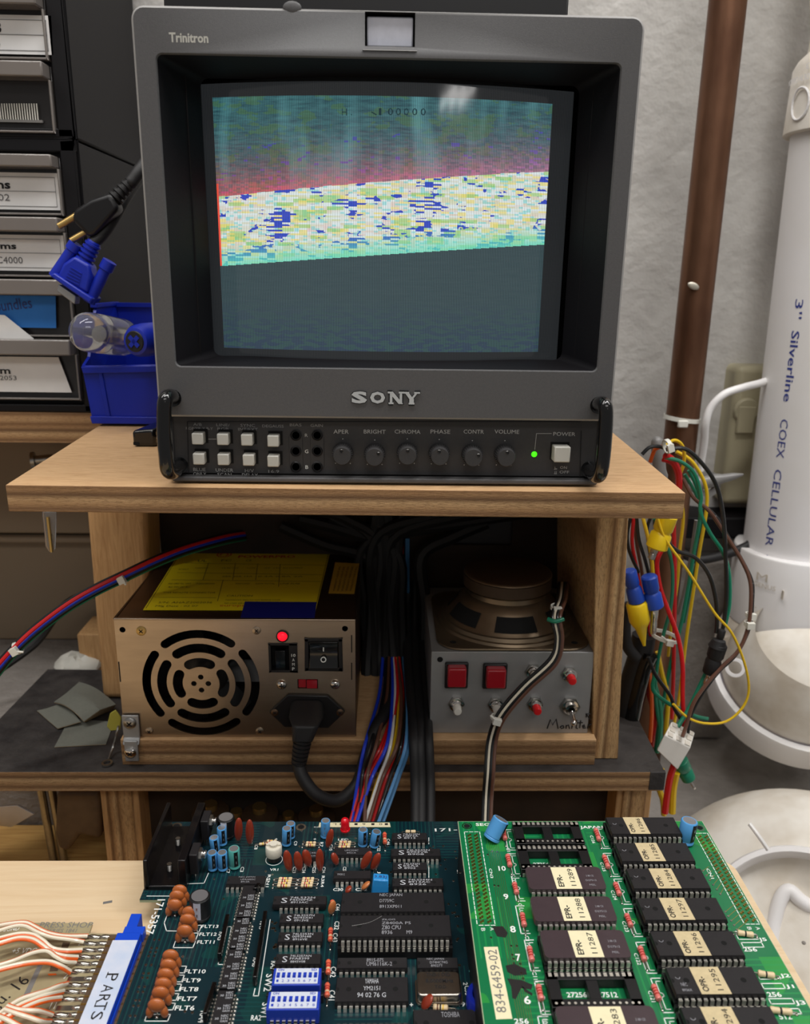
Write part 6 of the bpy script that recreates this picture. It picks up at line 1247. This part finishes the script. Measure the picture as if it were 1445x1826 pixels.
for s_, a, b, h in (('171-5357', (281, 1604), (275, 1666), .0040), ('RA5', (391, 1662), (389, 1677), .0026), ('RA9', (464, 1643), (462, 1658), .0026), ('RA8', (452, 1708), (450, 1724), .0026), ('RA7', (484, 1714), (482, 1730), .0026), ('RA4', (358, 1803), (356, 1824), .0030), ('SW2', (475, 1737), (472, 1768), .0034), ('SW1', (468, 1788), (466, 1814), .0034), ('C8', (455, 1507), (454, 1515), .0018), ('C3', (430, 1546), (429, 1555), .0018), ('C7', (405, 1550), (404, 1557), .0018), ('C9', (525, 1500), (525, 1508), .0018), ('R7', (571, 1502), (571, 1510), .0018), ('C20', (588, 1506), (588, 1517), .0018), ('C46', (690, 1496), (690, 1507), .0018), ('J3', (673, 1554), (673, 1564), .0018), ('C22', (673, 1508), (673, 1518), .0018), ('C21', (656, 1508), (656, 1518), .0018), ('C23', (523, 1546), (523, 1557), .0018), ('C24', (540, 1546), (540, 1557), .0018), ('C25', (558, 1546), (558, 1557), .0018), ('C26', (575, 1546), (575, 1557), .0018), ('C27', (612, 1546), (612, 1554), .0018), ('R3R4', (574, 1562), (574, 1582), .0016), ('C44', (599, 1612), (599, 1624), .0022), ('C32', (597, 1643), (597, 1658), .0024), ('C43', (594, 1664), (594, 1680), .0024), ('C42', (590, 1724), (590, 1743), .0026), ('C41', (587, 1766), (586, 1784), .0028), ('25', (815, 1551), (815, 1560), .0018), ('CN3', (824, 1626), (825, 1641), .0022), ('2', (826, 1752), (826, 1757), .002), ('C35', (828, 1758), (830, 1775), .0026), ('RSN1', (478, 1560), (478, 1582), .0016)): smd(s_, a, b, h)
def bracket(pxs, closed=False, w=.0002): pline(sk, [mn(*p) for p in pxs], w, closed)
for a in ([(336, 1576), (364, 1575), (372, 1557)], [(339, 1650), (350, 1648), (352, 1662), (336, 1662)], [(298, 1632), (293, 1646), (297, 1660), (338, 1661)], [(407, 1652), (413, 1653), (400, 1720), (389, 1720), (404, 1654)], [(482, 1640), (461, 1776), (452, 1776), (455, 1763)], [(262, 1598), (330, 1598)], [(470, 1588), (476, 1567)], [(765, 1505), (765, 1494)], [(765, 1565), (765, 1545)]): bracket(a)
for k, (x_, y_) in enumerate(((292, 1723), (288, 1739), (283, 1755), (278, 1772), (272, 1789), (263, 1809), (325, 1650), (319, 1664), (314, 1678))):
    w_ = 42 if k < 6 else 36; bracket([(x_-1, y_), (x_+w_-1, y_), (x_+w_-6, y_+12), (x_-5, y_+12)], True)
o = sk.build('silkscreen', mbd_); tag(o, 'white printed markings')
v_ = MB('solder'); random.seed(9)
for p in [(275, 1676), (284, 1676), (270, 1691), (280, 1691), (268, 1698), (278, 1698), (265, 1705), (275, 1705), (260, 1721), (270, 1721), (256, 1736), (265, 1736), (254, 1744), (263, 1744), (248, 1760), (258, 1760), (246, 1769), (255, 1769), (242, 1784), (249, 1784), (238, 1794), (247, 1794), (232, 1812), (241, 1812), (326, 1706), (330, 1804), (343, 1806), (399, 1603), (382, 1567), (486, 1560), (474, 1554), (562, 1484), (447, 1487)]+[(500+random.random()*90, 1475+random.random()*70) for _ in range(22)]+[(690+random.random()*130, 1500+random.random()*100) for _ in range(34)]+[(800+random.random()*20, 1600+random.random()*200) for _ in range(16)]+[(485+random.random()*8, 1640+random.random()*90) for _ in range(16)]+[(600+random.random()*70, 1476+random.random()*30) for _ in range(10)]:
    c = mn(*p); v_.lathe(c, NZ, [(0, .0007), (.0002, .0006), (.0002, .00025)], 8, caps=False)
o = v_.build('solder_vias', mbd_); o['kind'] = 'stuff'
# integrated circuits
ZI = ZM+.0042
def mic(fl, fr, n, lines=(), depth=.0064, **k): return ic(mbd_, fl, fr, ZM, k.pop('zt', ZI), depth, n, lines, **k)
LS = lambda a, b, c: [('S', .16, .27, .20, .0034), (a, .32, .78, .66, .0012), (b, .32, .74, .42, .0012), (c, .34, .66, .16, .0012)]
mic((402, 1577), (472, 1577), 16, [('NEC JAPAN', .30, .72, .72, .0011), ('UPA2003C', .36, .74, .46, .0011), ('8913A', .38, .60, .20, .0011)])
for a, b, n, t_ in (((485, 1614), (582, 1613), 16, ('74LS32N', 'F5D0MZ', '8913AC')), ((497, 1647), (577, 1645), 16, ('74LS257N', '0D93X41', '0913VE')), ((494, 1680), (575, 1680), 16, ('74LS253N', '0093N48', '8916VE')), ((489, 1720), (572, 1720), 16, ('74LS257AN', 'FFA8399', '8845V08'))): mic(a, b, n, LS(*t_), pmat='chip_print_bright', name='logic_chip')
for a, b, n, t_ in (((699, 1498), (763, 1498), 14, ('74LS125N', 'NBF3A', '8913')), ((697, 1527), (787, 1527), 20, ('74LS245N', '8903VB', '8908')), ((700, 1552), (763, 1552), 14, ('74LS32N', 'E5A2', '8902')), ((699, 1581), (792, 1581), 20, ('74LS244N', '8913AC', '8926'))): mic(a, b, n, LS(*t_), pmat='chip_print_bright', name='logic_chip')
mic((536, 1531), (579, 1531), 8, [('C4558', .3, .8, .6, .0012), ('UPC4558C', .3, .8, .25, .001)], name='amplifier_chip'); mic((594, 1525), (662, 1525), 14, [('UPC324C', .3, .66, .5, .0012), ('8921A', .36, .6, .2, .0011)], name='amplifier_chip'); mic((594, 1567.5), (662, 1567), 14, [('YM3012', .1, .3, .4, .0014)], name='converter_chip')
o = mic((607.5, 1626.5), (795, 1626.5), 40, [('NEC JAPAN', .37, .59, .74, .0024), ('D7759C', .37, .51, .48, .0021), ('8913XP011', .37, .58, .20, .0020)], depth=.0135, zt=ZM+.0062, name='processor_chip'); tag(o, 'long black speech chip above the processor')
o = mic((603.5, 1670.6), (806.6, 1670.6), 40, [('ZILOG', .38, .50, .74, .0010), ('Z8400A PS', .38, .64, .56, .0016), ('Z80 CPU', .38, .55, .33, .0024), ('8936', .38, .475, .12, .0022), ('M9', .60, .65, .12, .0022)], depth=.0135, zt=ZM+.0112, sock=True, name='processor_chip'); tag(o, 'wide black processor chip in a tall socket')
c = at(603.5, 1670.6, Z=ZM+.0112); sc_ = MB('wire_grey').tube([V((c.x+.006, c.y+.0065, c.z+.0001)), V((c.x+.014, c.y+.0085, c.z+.0001)), V((c.x+.020, c.y+.0125, c.z+.0001))], .00012, n=4); sc_.build('scratch', o)
mic((600, 1727), (727.5, 1727), 24, [('8915-07S', .42, .66, .58, .0019), ('UM6116K-2', .42, .78, .22, .0022), ], name='memory_chip'); 
o = mic((597, 1787), (729.4, 1786.6), 24, [('YAMAHA', .40, .59, .72, .0026), ('YM2151', .38, .61, .45, .0022), ('94 02 76 G', .30, .69, .18, .0024)], depth=.0132, pmat='chip_print_bright', name='sound_chip'); tag(o, 'square black sound chip')
mic((743.5, 1727), (818.8, 1727), 14, [('NEC JAPAN', .25, .66, .70, .0014), ('D74HC74G', .32, .74, .42, .0014), ('89027T', .34, .62, .14, .0013)], name='logic_chip')
mic((738, 1850), (868, 1850), 24, [('TOSHIBA', .40, .66, .70, .0026)], depth=.0135, name='memory_chip')
mic((594, 1848), (732, 1848), 24, [], depth=.0064, name='memory_chip')
# crystal oscillator can
a, b = at(745, 1776, Z=ZM+.0055), at(824, 1776, Z=ZM+.0055); ol = rrect(a.x, b.x, a.y, a.y+.0128, .002, 0); 
mb = MB('can_metal').prism([V((p.x, p.z, ZM+.0012)) for p in ol], (0, 0, .0046)); osc = mb.build('oscillator_can', mbd_, bevel=.0007, seg=3)
ol = rrect(a.x-.0007, b.x+.0007, a.y-.0007, a.y+.0135, .0024, 0); MB('can_metal').prism([V((p.x, p.z, ZM+.0006)) for p in ol], (0, 0, .0007)).build('can_flange', osc)
mb = MB('ink_black'); zz = ZM+.0058; L = b.x-a.x
for s_, f0, f1, fy, h in (('TXO-1 OSD', .22, .78, .0098, .0020), ('8.0000MHz', .20, .84, .0064, .0022), ('T.O.D.', .40, .68, .0034, .0018)): mb.text(s_, V((a.x+L*f0, a.y+fy, zz)), V((a.x+L*f1, a.y+fy, zz)), h, NZ, bold=.02, lift=.0001)
mb.build('can_lettering', osc)
# row of small hybrid chips running away from the viewer
k_ = [(437, 1590), (445, 1590), (385, 1826), (415, 1826)]
yA, yB = mn(0, 1592).y, mn(0, 1850).y; xA, xB = mn(404, 1723).x, mn(431, 1723).x; zt_ = ZM+.0042
seg = [1592, 1652, 1708, 1782, 1850]; rows = [(1596, 1610, 1624, 1638), (1655, 1669, 1683, 1697), (1718, 1735, 1752, 1769), (1792, 1810, 1829)]
for j in range(4):
    y1_, y0_ = mn(0, seg[j]).y, mn(0, seg[j+1]).y+.0012
    o = MB('chip_black').box((xA, y0_, ZM+.0010), (xB, y1_, zt_)).build('custom_chip', mbd_, bevel=.0003); pm = MB('pin_metal'); y = y1_-.0012
    while y > y0_+.0008:
        for s_, xx in ((-1, xA), (1, xB)): pm.box((xx, y-.0004, zt_-.0022), (xx+s_*.0010, y+.0004, zt_-.0016)).box((xx+s_*.0007, y-.0004, ZM), (xx+s_*.0010, y+.0004, zt_-.0016)).ball((xx+s_*.0013, y, ZM+.0002), .0006, n=6)
        y -= .00195
    pm.build('pins', o); tm = MB('chip_print_bright')
    for yy in rows[j]:
        c = at(430, yy, Z=zt_).y
        for q_, w_, h in ((.0000, .0040, .0010), (-.0013, .0034, .0010), (-.0026, .0040, .0009)): tm.text(('NEC', '5151', 'GRM')[int(-q_/.0013+.5)], V((xA+.0036, c+q_-.0008, zt_)), V((xA+.0066, c+q_-.0008, zt_)), h, NZ)
        tm.text('30', V((xA+.0012, c-.0022, zt_)), V((xA+.0028, c-.0022, zt_)), .0010, NZ)
    tm.build('marking', o)
# resistor arrays standing as black strips
for a, b in (((407, 1646), (392, 1718)), ((474, 1640), (455, 1760)), ((384, 1768), (366, 1826)), ((462, 1590), (455, 1600))):
    p_, q_ = mn(*a), mn(*b); MB('black_gloss').obox((p_+q_)/2+NZ*.0030, (q_-p_)/2, X*.0010, NZ*.0026).build('resistor_array', mbd_, bevel=.0004)
# dip switches
for a, b, t_ in (((484, 1757), (571, 1757), 'upper blue switch bank'), ((474, 1801), (569, 1801), 'lower blue switch bank')):
    zs_ = ZM+.0085; p_, q_ = at(*a, Z=zs_), at(*b, Z=zs_); D = .0092; o = MB('switch_blue').box((p_.x, p_.y, ZM+.0008), (q_.x, p_.y+D, zs_)).build('dip_switch', mbd_, bevel=.0004); tag(o, t_)
    MB('switch_white').box((p_.x+.0012, p_.y+.0006, zs_), (q_.x-.0012, p_.y+D-.0006, zs_+.0003)).build('switch_face', o)
    tm = MB('switch_blue'); W_ = q_.x-p_.x-.0024
    for k in range(8):
        x = p_.x+.0012+W_*(k+.5)/8; tm.box((x-.0007, p_.y+.0036, zs_+.0003), (x+.0007, p_.y+.0064, zs_+.0004)).box((x-.0006, p_.y+.0040, zs_+.0004), (x+.0006, p_.y+.0050, zs_+.0010)); tm.text(str(k+1), V((x-.0005, p_.y+.0014, zs_+.0003)), V((x+.0005, p_.y+.0014, zs_+.0003)), .0013, NZ)
    tm.text('ON', V((p_.x+.002, p_.y+.0072, zs_+.0003)), V((p_.x+.0046, p_.y+.0072, zs_+.0003)), .0012, NZ, bold=.02); tm.text('SD', V((q_.x-.0045, p_.y+.0072, zs_+.0003)), V((q_.x-.002, p_.y+.0072, zs_+.0003)), .0012, NZ, bold=.02); tm.build('switch_sliders', o)
    pm = MB('pin_metal')
    for k in range(8): x = p_.x+.0012+W_*(k+.5)/8; pm.box((x-.0007, p_.y-.0010, ZM), (x+.0007, p_.y-.0006, ZM+.003)).box((x-.0007, p_.y+D+.0006, ZM), (x+.0007, p_.y+D+.0010, ZM+.003)).box((x-.0007, p_.y-.0010, ZM+.0026), (x+.0007, p_.y, ZM+.003))
    pm.build('pins', o)
    MB('black_plastic').box((p_.x-.0015, p_.y+D+.0015, ZM+.0004), (q_.x+.0010, p_.y+D+.0035, ZM+.0045)).build('resistor_array', mbd_, bevel=.0003)
# heat sink with two regulators
hs = MB('heat_black'); zb_ = ZM+.0004
f0, f1 = mn(259, 1588), mn(326, 1590)   # front feet of the two fins
xL, xR = f0.x, f1.x; yF_ = f0.y; yBk = mn(0, 1480).y; zt_f = at(256, 1536, Y=yF_).z; zt_b = at(298, 1431, Y=yBk+.006).z; zt_f2 = at(325, 1536, Y=yF_).z
print('HS', xL, xR, yF_, yBk, zt_f, zt_b)
Hh = zt_f-ZM
hsx = thing  # parts below
o = MB('heat_black').box((xL, yF_, zb_), (xL+.0022, yBk, zb_+Hh)).box((xR-.002, yF_, zb_), (xR+.0022, yBk, zb_+Hh)).box((xL, yF_, zb_), (xR+.001, yBk, zb_+.0022)).build('heat_sink', mbd_, bevel=.0005); tag(o, 'black finned heat sink')
for x_, y_ in ((303, 1514), (318, 1502)): pass
for c in (at(303, 1552, Z=zb_+.0022), at(318, 1506, Z=zb_+.0022)): mb = MB('zinc').cyl(c, c+NZ*.0042, .0013, n=12); [mb.lathe(c+NZ*(.0004+.0005*i), NZ, [(0, .0014), (.0002, .0016), (.0004, .0014)], 12, caps=False) for i in range(7)]; mb.build('screw_end', o)
for yq in (1543, 1482):
    y_ = mn(0, yq+20).y; p_ = V((xR+.0022, y_, ZM+.009)); rg = MB('chip_black').box((xR+.0024, y_-.005, ZM+.005), (xR+.0068, y_+.005, ZM+.017)).build('voltage_regulator', mbd_, bevel=.0005)
    MB('zinc').cyl((xR+.0068, y_, ZM+.0135), (xR+.0082, y_, ZM+.0135), .0034, n=6).lathe((xR+.0082, y_, ZM+.0135), X, [(0, .0022), (.0006, .0022), (.0007, .0016), (.0012, .0016), (.0013, .0022), (.0019, .0020), (.0019, 0)], 14, caps=False).build('nut', rg)
    l = MB(); [lead(l, (xR+.0046, y_+d_, ZM), (xR+.0046, y_+d_, ZM+.005), .0004) for d_ in (-.00254, 0, .00254)]; l.build('leads', rg)
# electrolytic capacitors
for base, r, h, lean, col, sp, lb in (((404, 1492), .0048, .0125, (.02, 0), 'cap_black', 'cap_stripe', 'tall black capacitor with silver top at the back'), ((358, 1636), .0050, .0125, (.02, 0), 'cap_black', 'cap_stripe', 'black capacitor with grey stripe beside the tan filters'),
    ((397, 1506), .0026, .0105, (0, 0), 'cap_blue', 'cap_black', None), ((385, 1521), .0026, .0095, (-.06, 0), 'cap_blue', 'cap_black', None), ((380, 1551), .0026, .0105, (0, 0), 'cap_blue', 'cap_black', None), ((398, 1551), .0026, .0105, (0, 0), 'cap_blue', 'cap_black', None), ((419, 1547), .0030, .0115, (0, 0), 'cap_teal', 'cap_black', 'green capacitor right of the blue ones'),
    ((511, 1507), .0026, .0105, (.05, 0), 'cap_blue', 'cap_black', None), ((518, 1494), .0026, .0090, (.05, 0), 'cap_blue', 'cap_black', None), ((580, 1493), .0026, .0105, (.04, 0), 'cap_blue', 'cap_blue', None), ((647, 1508), .0026, .0100, (.02, 0), 'cap_blue', 'cap_black', None), ((667, 1510), .0026, .0095, (.16, 0), 'cap_blue', 'cap_black', None), ((846, 1738), .0026, .0100, (.30, .5), 'cap_teal', 'cap_teal', 'pale green capacitor leaning under the raised board')):
    o = ecap(mbd_, base, ZM, r, h, lean, col, sp, sa=.5 if sp == 'cap_black' else -.1)
    if lb: tag(o, lb)
c = mn(864, 1795); mb = MB('coin_blue').lathe(c+NZ*.0004, NZ, [(0, .0075), (.0005, .0080), (.0060, .0080), (.0068, .0074), (.0068, .0056), (.0062, .0052)], 40).lathe(c+NZ*.0066, NZ, [(0, .0053), (0, 0)], 30, m='cap_teal', caps=False); tag(mb.build('coin_capacitor', mbd_), 'wide round blue capacitor half under the raised board')
# trimmer
c = mn(489, 1533); mb = MB('trimmer').lathe(c, NZ, [(.0035, .0042), (.004, .0044), (.0085, .0044), (.009, .0040), (.009, 0)], 30).lathe(c, NZ, [(.009, .0022), (.0105, .0022), (.0105, 0)], 12).use('trimmer').box((c.x-.0038, c.y-.0006, c.z+.009), (c.x+.0038, c.y+.0006, c.z+.0100)); mb.use('black_plastic').lathe(c, NZ, [(.0004, .0034), (.0038, .0034)], 24); mb.build('trimmer', mbd_); MB('silk').lathe(c, NZ, [(0, .0046), (.0001, .0046), (.0001, .0043), (0, .0043)], 30, caps=False).build('trimmer_outline', mbd_)
# red indicator light
b = mn(616, 1489); t0 = b+NZ*.0035; lo_ = MB('led_body').lathe(t0, V((-.03, 0, 1)), [(0, .0028), (.0008, .0028), (.0009, .0024), (.0055, .0024), (.0068, .0020), (.0076, .0011), (.0079, 0)], 24).build('indicator_light', mbd_, bevel=0); tag(lo_, 'red indicator light')
l = MB(); lead(l, b-X*.0012, t0-X*.0012, .00035); lead(l, b+X*.0012, t0+X*.0012, .00035); l.build('leads', lo_)
# number sticker at the back
o = MB('sticker_ivory').prism([mn(*p) for p in ((568, 1475), (697, 1475), (695, 1467), (570, 1467))], (0, 0, .0001)).build('serial_sticker', mbd_); tm = MB('ink_black')
for ch, x_ in zip('10-6171L', (692, 682, 668, 652, 638, 625, 612, 600)): c = mn(x_, 1468, .0001); tm.text(ch, c, c-X*.0018, .0017, NZ)
tm.build('sticker_lettering', o)
# ceramic capacitors
for t_, b_, w_, yaw in (((426, 1460), (425, 1500), .0060, 1.15), ((445, 1463), (446, 1506), .0060, 1.15), ((510, 1518), (517, 1554), .0060, .9), ((529, 1520), (535, 1553), .0060, 1.2), ((543, 1517), (552, 1545), .0062, .9), ((570, 1515), (571, 1554), .0056, 1.3), ((593, 1523), (602, 1542), .0050, .2), ((592, 1480), (584, 1512), .0052, -.9), ((662, 1520), (645, 1550), .0060, -.6), ((677, 1523), (663, 1551), .0056, -1.0), ((676, 1523), (667, 1550), .0050, -1.0)): disc(mbd_, (t_[0], t_[1]-2), b_, ZM, w_*.78, yaw=yaw*.4+(.9 if yaw > 0 else -.9), th=.0014)
for t_, b_, w_, yaw, col in (((660, 1573), (645, 1585), .0044, .2, 'ceramic_tan'), ((627, 1582), (616, 1590), .0044, 0, 'ceramic_red'), ((594, 1606), (591, 1630), .0044, 1.0, 'ceramic_tan'), ((772, 1776), (752, 1797), .0052, -.3, 'ceramic_red')): disc(mbd_, t_, b_, ZM, w_, col, .0012, yaw)
# tan three lobed filters
for k, (x_, y_) in enumerate([(322, 1607), (317, 1617), (313, 1633), (340, 1646), (336, 1660), (331, 1680), (306, 1725), (302, 1742), (297, 1759), (293, 1776), (288, 1792), (281, 1814)]):
    c = mn(x_, y_); mb = MB('filter_brown'); s_ = .92
    for dx in (-.0030, .0030): mb.ball(c+V((dx, 0, .0030)), (.0019*s_, .0016, .0032), n=14, ax=(V((1, 0, .15 if dx > 0 else -.15)).normalized(), Yv, V((-.15 if dx > 0 else .15, 0, 1)).normalized()))
    mb.ball(c+NZ*.0064, (.0041*s_, .0019, .0034), n=18); o = mb.build('filter', mbd_)
    l = MB('solder').ball(c+NZ*.0006-Yv*.0006, (.0009, .0008, .0007), n=8); lead(l, c, c+NZ*.004, .0004); l.build('centre_lead', o)
# blue box capacitor
a, b = at(662, 1596, Z=ZM+.0005), at(693, 1596, Z=ZM+.0005); mb = MB('box_cap').prism([(a.x, a.y, ZM+.0005), (b.x, a.y, ZM+.0005), (b.x, a.y+.001, ZM+.0083), (a.x+.001, a.y+.001, ZM+.0090)], (0, .0050, 0)); o = mb.build('film_capacitor', mbd_, bevel=.0006); tag(o, 'light blue box capacitor'); mb = MB('ink_blue'); mb.text('3.83J', V((a.x+.0016, a.y+.0022, ZM+.0087)), V((b.x-.001, a.y+.0022, ZM+.0083)), .0022, (0, 0, 1), lift=.0003); mb.build('lettering', o)
# resistors
for a, b, n in (((489, 1567), (530, 1567), 4), ((532, 1567), (568, 1567), 4), ((598, 1502), (634, 1502), 3), ((540, 1503), (570, 1503), 2), ((470, 1500), (500, 1500), 1)):
    for k in range(n): axial(mbd_, (a[0]-k, a[1]+4.2*k), (b[0]-k, b[1]+4.2*k), ZM, .00085, 'res_tan', (('band_red', 'band_yellow', 'band_brown'), ('band_brown', 'band_red', 'band_yellow'))[k % 2], zo=.001+.0006*(k % 2))
axial(mbd_, (717, 1483), (748, 1483), ZM, .0010, 'res_tan', ('res_tan', 'ink_black')); axial(mbd_, (762, 1795), (812, 1799), ZM, .0014, 'res_tan', ('band_brown', 'ink_black', 'band_yellow'), f0=.2, f1=.75); axial(mbd_, (764, 1808), (812, 1808), ZM, .0009, 'axial_pink', ('band_red', 'res_tan'))
axial(mbd_, (490, 1503), (455, 1506), ZM, .0008, 'res_tan', ('band_red', 'band_brown', 'band_yellow'))
for a, b in (((686, 1485), (687, 1514)), ((593, 1606), (594, 1628)), ((590, 1655), (589, 1690)), ((586, 1712), (585, 1750)), ((584, 1753), (583, 1790)), ((672, 1485), (660, 1484))): axial(mbd_, a, b, ZM, .0012, 'axial_coral', ('band_red', 'band_red', 'res_tan'), f0=.02, f1=.66, name='axial_capacitor')
# ------------------------------------------------------------------ adapter board with soldered wires, and the blue edge connector
ZA = -.3105
ad = lambda x, y, h=0: at(x, y, Z=ZA+h)
z5 = lambda p: [(a/4.817, 1580+b/4.817) for a, b in p]
ab = thing('adapter_board', (-.19, .28, ZA-.0016), 'translucent tan adapter board with a row of solder joints at the lower left', 'circuit board')
P = [ad(*p) for p in ((-60, 1645), (165, 1646), (159, 1664), (262, 1667), (205, 1860), (-60, 1860))]
MB('adapter_pcb').prism([p-NZ*.0016 for p in P], (0, 0, .0016)).build('board', ab)
MB('black_plastic').prism([p-NZ*(ZA+.0016-ZDK) for p in [ad(*q_) for q_ in ((0, 1700), (8, 1700), (8, 1706), (0, 1706))]], (0, 0, ZA-.0016-ZDK)).prism([V((p.x, p.y, ZDK)) for p in [ad(*q_) for q_ in ((120, 1660), (128, 1660), (128, 1666), (120, 1666))]], (0, 0, ZA-.0016-ZDK)).build('foot', ab)
mb = MB('adapter_dark')
for q_ in ([(540, 485), (605, 485), (575, 552), (520, 552)], [(445, 645), (520, 645), (495, 730), (425, 735)]): mb.prism([ad(*p) for p in z5(q_)], (0, 0, .0001))
mb.use('marker_black'); mb.mats[-1] = 'wire_grey'; mb.prism([ad(*p) for p in z5([(330, 670), (375, 665), (235, 970), (185, 975)])], (0, 0, .0001)); mb.build('copper_patches', ab)
mb = MB('silk')
for s_, a, b, h in (('GROUND', (-50, 400), (160, 380), .0026), ('+5 VDC', (95, 580), (300, 578), .0032), ('7', (540, 798), (575, 798), .0034), ('11', (420, 1055), (465, 1055), .0034), ('2', (668, 510), (688, 510), .0024)): mb.text(s_, ad(*z5([a])[0]), ad(*z5([b])[0]), h, NZ, bold=.0)
mb.use('wire_grey'); mb.text('PRESS SHOP', ad(*z5([(330, 358)])[0]), ad(*z5([(785, 358)])[0]), .0036, NZ); mb.text("SERIES 1841", ad(*z5([(390, 400)])[0]), ad(*z5([(650, 400)])[0]), .0024, NZ); mb.build('board_print', ab)
mb = MB('marker_black'); mb.text('Segu. 16', ad(*z5([(-150, 1200)])[0]), ad(*z5([(290, 830)])[0]), .0085, NZ); tag(mb.build('handwriting', ab), 'black handwriting')
ys = [440, 497, 553, 612, 670, 730, 800, 852, 910, 975, 1050, 1110, 1170]; xl_ = [800, 765, 745, 720, 705, 670, 0, 635, 610, 580, 0, 515, 490]; xr2 = [905, 880, 870, 850, 820, 805, 770, 750, 730, 700, 670, 645, 620]
for i, y_ in enumerate(ys):
    for x_, ok in ((xl_[i], xl_[i] > 0), (xr2[i], True)):
        if ok: c = ad(*z5([(x_, y_)])[0]); mb = MB('solder').ball(c, (.0032, .0014, .0013), n=12).ball(c+X*.0016, (.0022, .0011, .0009), n=10); mb.build('solder_joint', ab)
tr = MB('can_metal')
for i, y_ in enumerate(ys): a, b = ad(*z5([((xl_[i] or xr2[i]-150)-40, y_)])[0]), ad(*z5([(xr2[i]+60, y_)])[0]); tr.box((a.x, a.y-.0013, ZA), (b.x, a.y+.0013, ZA+.0001))
tr.build('tinned_pads', ab)
G8 = 'white and orange wires soldered to the adapter board'
WP = [([(-40, 345), (100, 320), (220, 315), (300, 350), (400, 400), (550, 430), (752, 430)], 'uppermost white and orange wire on the adapter board', 1), ([(-40, 395), (120, 345), (220, 345), (330, 400), (450, 440), (600, 460), (718, 482)], 'second white and orange wire from the top of the adapter board', 1),
      ([(-40, 455), (150, 410), (280, 415), (370, 465), (450, 530), (560, 550), (706, 545)], 'third white and orange wire from the top of the adapter board', -1), ([(-40, 500), (150, 445), (280, 455), (370, 510), (450, 570), (560, 600), (670, 607)], 'fourth white and orange wire from the top of the adapter board', -1),
      ([(-40, 690), (120, 640), (280, 575), (400, 560), (480, 610), (560, 650), (650, 657)], 'white and orange wire arching above the handwriting on the adapter board', 1), ([(-40, 720), (150, 672), (300, 648), (430, 648), (530, 685), (607, 732)], 'white and orange wire just above the orange smear on the adapter board', -1),
      ([(-40, 1120), (150, 985), (300, 930), (400, 900), (500, 860), (577, 838)], 'orange and white wire just below the handwriting, highest of the lower set', 1), ([(-40, 1150), (150, 1030), (300, 965), (430, 925), (547, 898)], 'second white and orange wire of the lower set on the adapter board', -1), ([(-40, 1190), (130, 1085), (280, 1012), (400, 972), (527, 955)], 'third white and orange wire of the lower set on the adapter board', -1),
      ([(60, 1030), (150, 1060), (240, 1068), (340, 1075), (448, 1108)], 'orange and white wire near the bottom, pointing right to a lone solder joint', 1), ([(40, 1060), (140, 1095), (250, 1130), (350, 1162), (432, 1166)], 'white wire at the bottom of the photo on the adapter board', 1), ([(-40, 1110), (60, 1150), (150, 1200), (240, 1240), (330, 1270)], 'lowest white and orange wire, running out of the bottom of the photo', 1)]
for i, (p_, lb, s_) in enumerate(WP):
    q_ = z5(p_); n = len(q_); H_ = [.0015+.0075*math.sin(PI*min(1, (n-1-k)/(n-1)*1.15+.0)*.5)+(.0004*i if k < n-1 else 0) for k in range(n)]
    pt3 = [at(a, b, Z=ZA+h) for (a, b), h in zip(q_, H_)]; mb = MB('wire_cream').tube(pt3, .00085, n=8); mb.use('wire_orange').tube([p-Yv*s_*-.0009-NZ*.0003 for p in pt3], .00072, n=8)
    mb.cyl(pt3[-1], pt3[-1]+X*.003-NZ*.001, .0005, n=6, m='solder'); tag(mb.build('signal_wire'), lb, 'wire', G8)
o = MB('wire_orange').prism([ad(*p) for p in z5([(410, 755), (480, 752), (488, 765), (420, 770)])], (0, 0, .0001)); tag(o.build('orange_smear', ab), 'orange paint smear')
ec = thing('edge_connector', at(220, 1700, Z=-.31), 'blue edge connector with a white label, joining the adapter board to the dark board', 'connector')
ZC = -.2985; cq = lambda x, y: at(*z5([(x, y)])[0], Z=ZC)
xa_, xb_ = (cq(985, 460).x+cq(720, 1100).x)/2, (cq(1165, 465).x+cq(945, 1185).x)/2; yt, yn = cq(1000, 400).y, cq(1070, 300).y
mb = MB('connector_blue').box((xa_, .19, ZDK+.0010), (xb_, yt, ZC)); mb.box((xa_+.002, yt, ZM-.003), (xb_+.0006, yt+.0050, ZC-.0010)); mb.box((xa_+.0025, yt+.0045, ZM-.003), (xb_-.0035, yt+.0130, ZC-.0010)); mb.box((xb_, .19, ZDK+.001), (xb_+.0006, yt-.002, ZC-.003)); mb.build('housing', ec, bevel=.0005)
l0_ = cq(940, 468); ylb = l0_.y
lb_ = MB('label_white').box((xa_-.0006, .19, ZC), (xb_-.0002, ylb, ZC+.0002)).build('label_strip', ec); tag(lb_, 'white label strip')
mb = MB('ink_black')
pr = [cq(*p) for p in ((935, 745), (905, 840), (880, 925), (860, 990), (820, 1070))]; xm_ = (xa_+xb_)/2
for ch, c in zip('PARTS', pr): mb.text(ch, V((xm_-.0022, c.y-.0006, ZC+.0002)), V((xm_-.0022, c.y-.0046, ZC+.0002)), .0048, NZ, bold=.0)
for ch, c, w_ in (('P', pr[0], .0), ('T', pr[3], .0)): mb.box((xm_-.0025, c.y-.0030, ZC+.00025), (xm_-.0021, c.y+.0002, ZC+.0003))
mb.build('label_lettering', lb_)
mb = MB('cap_blue'); random.seed(2)
for p in ((985, 525), (1030, 590), (900, 735), (870, 830), (820, 960)):
    c = cq(*p); mb.lathe((c.x, c.y, ZC+.0002), NZ, [(.00003, random.uniform(.001, .0022)), (.00003, 0)], 9, caps=False)
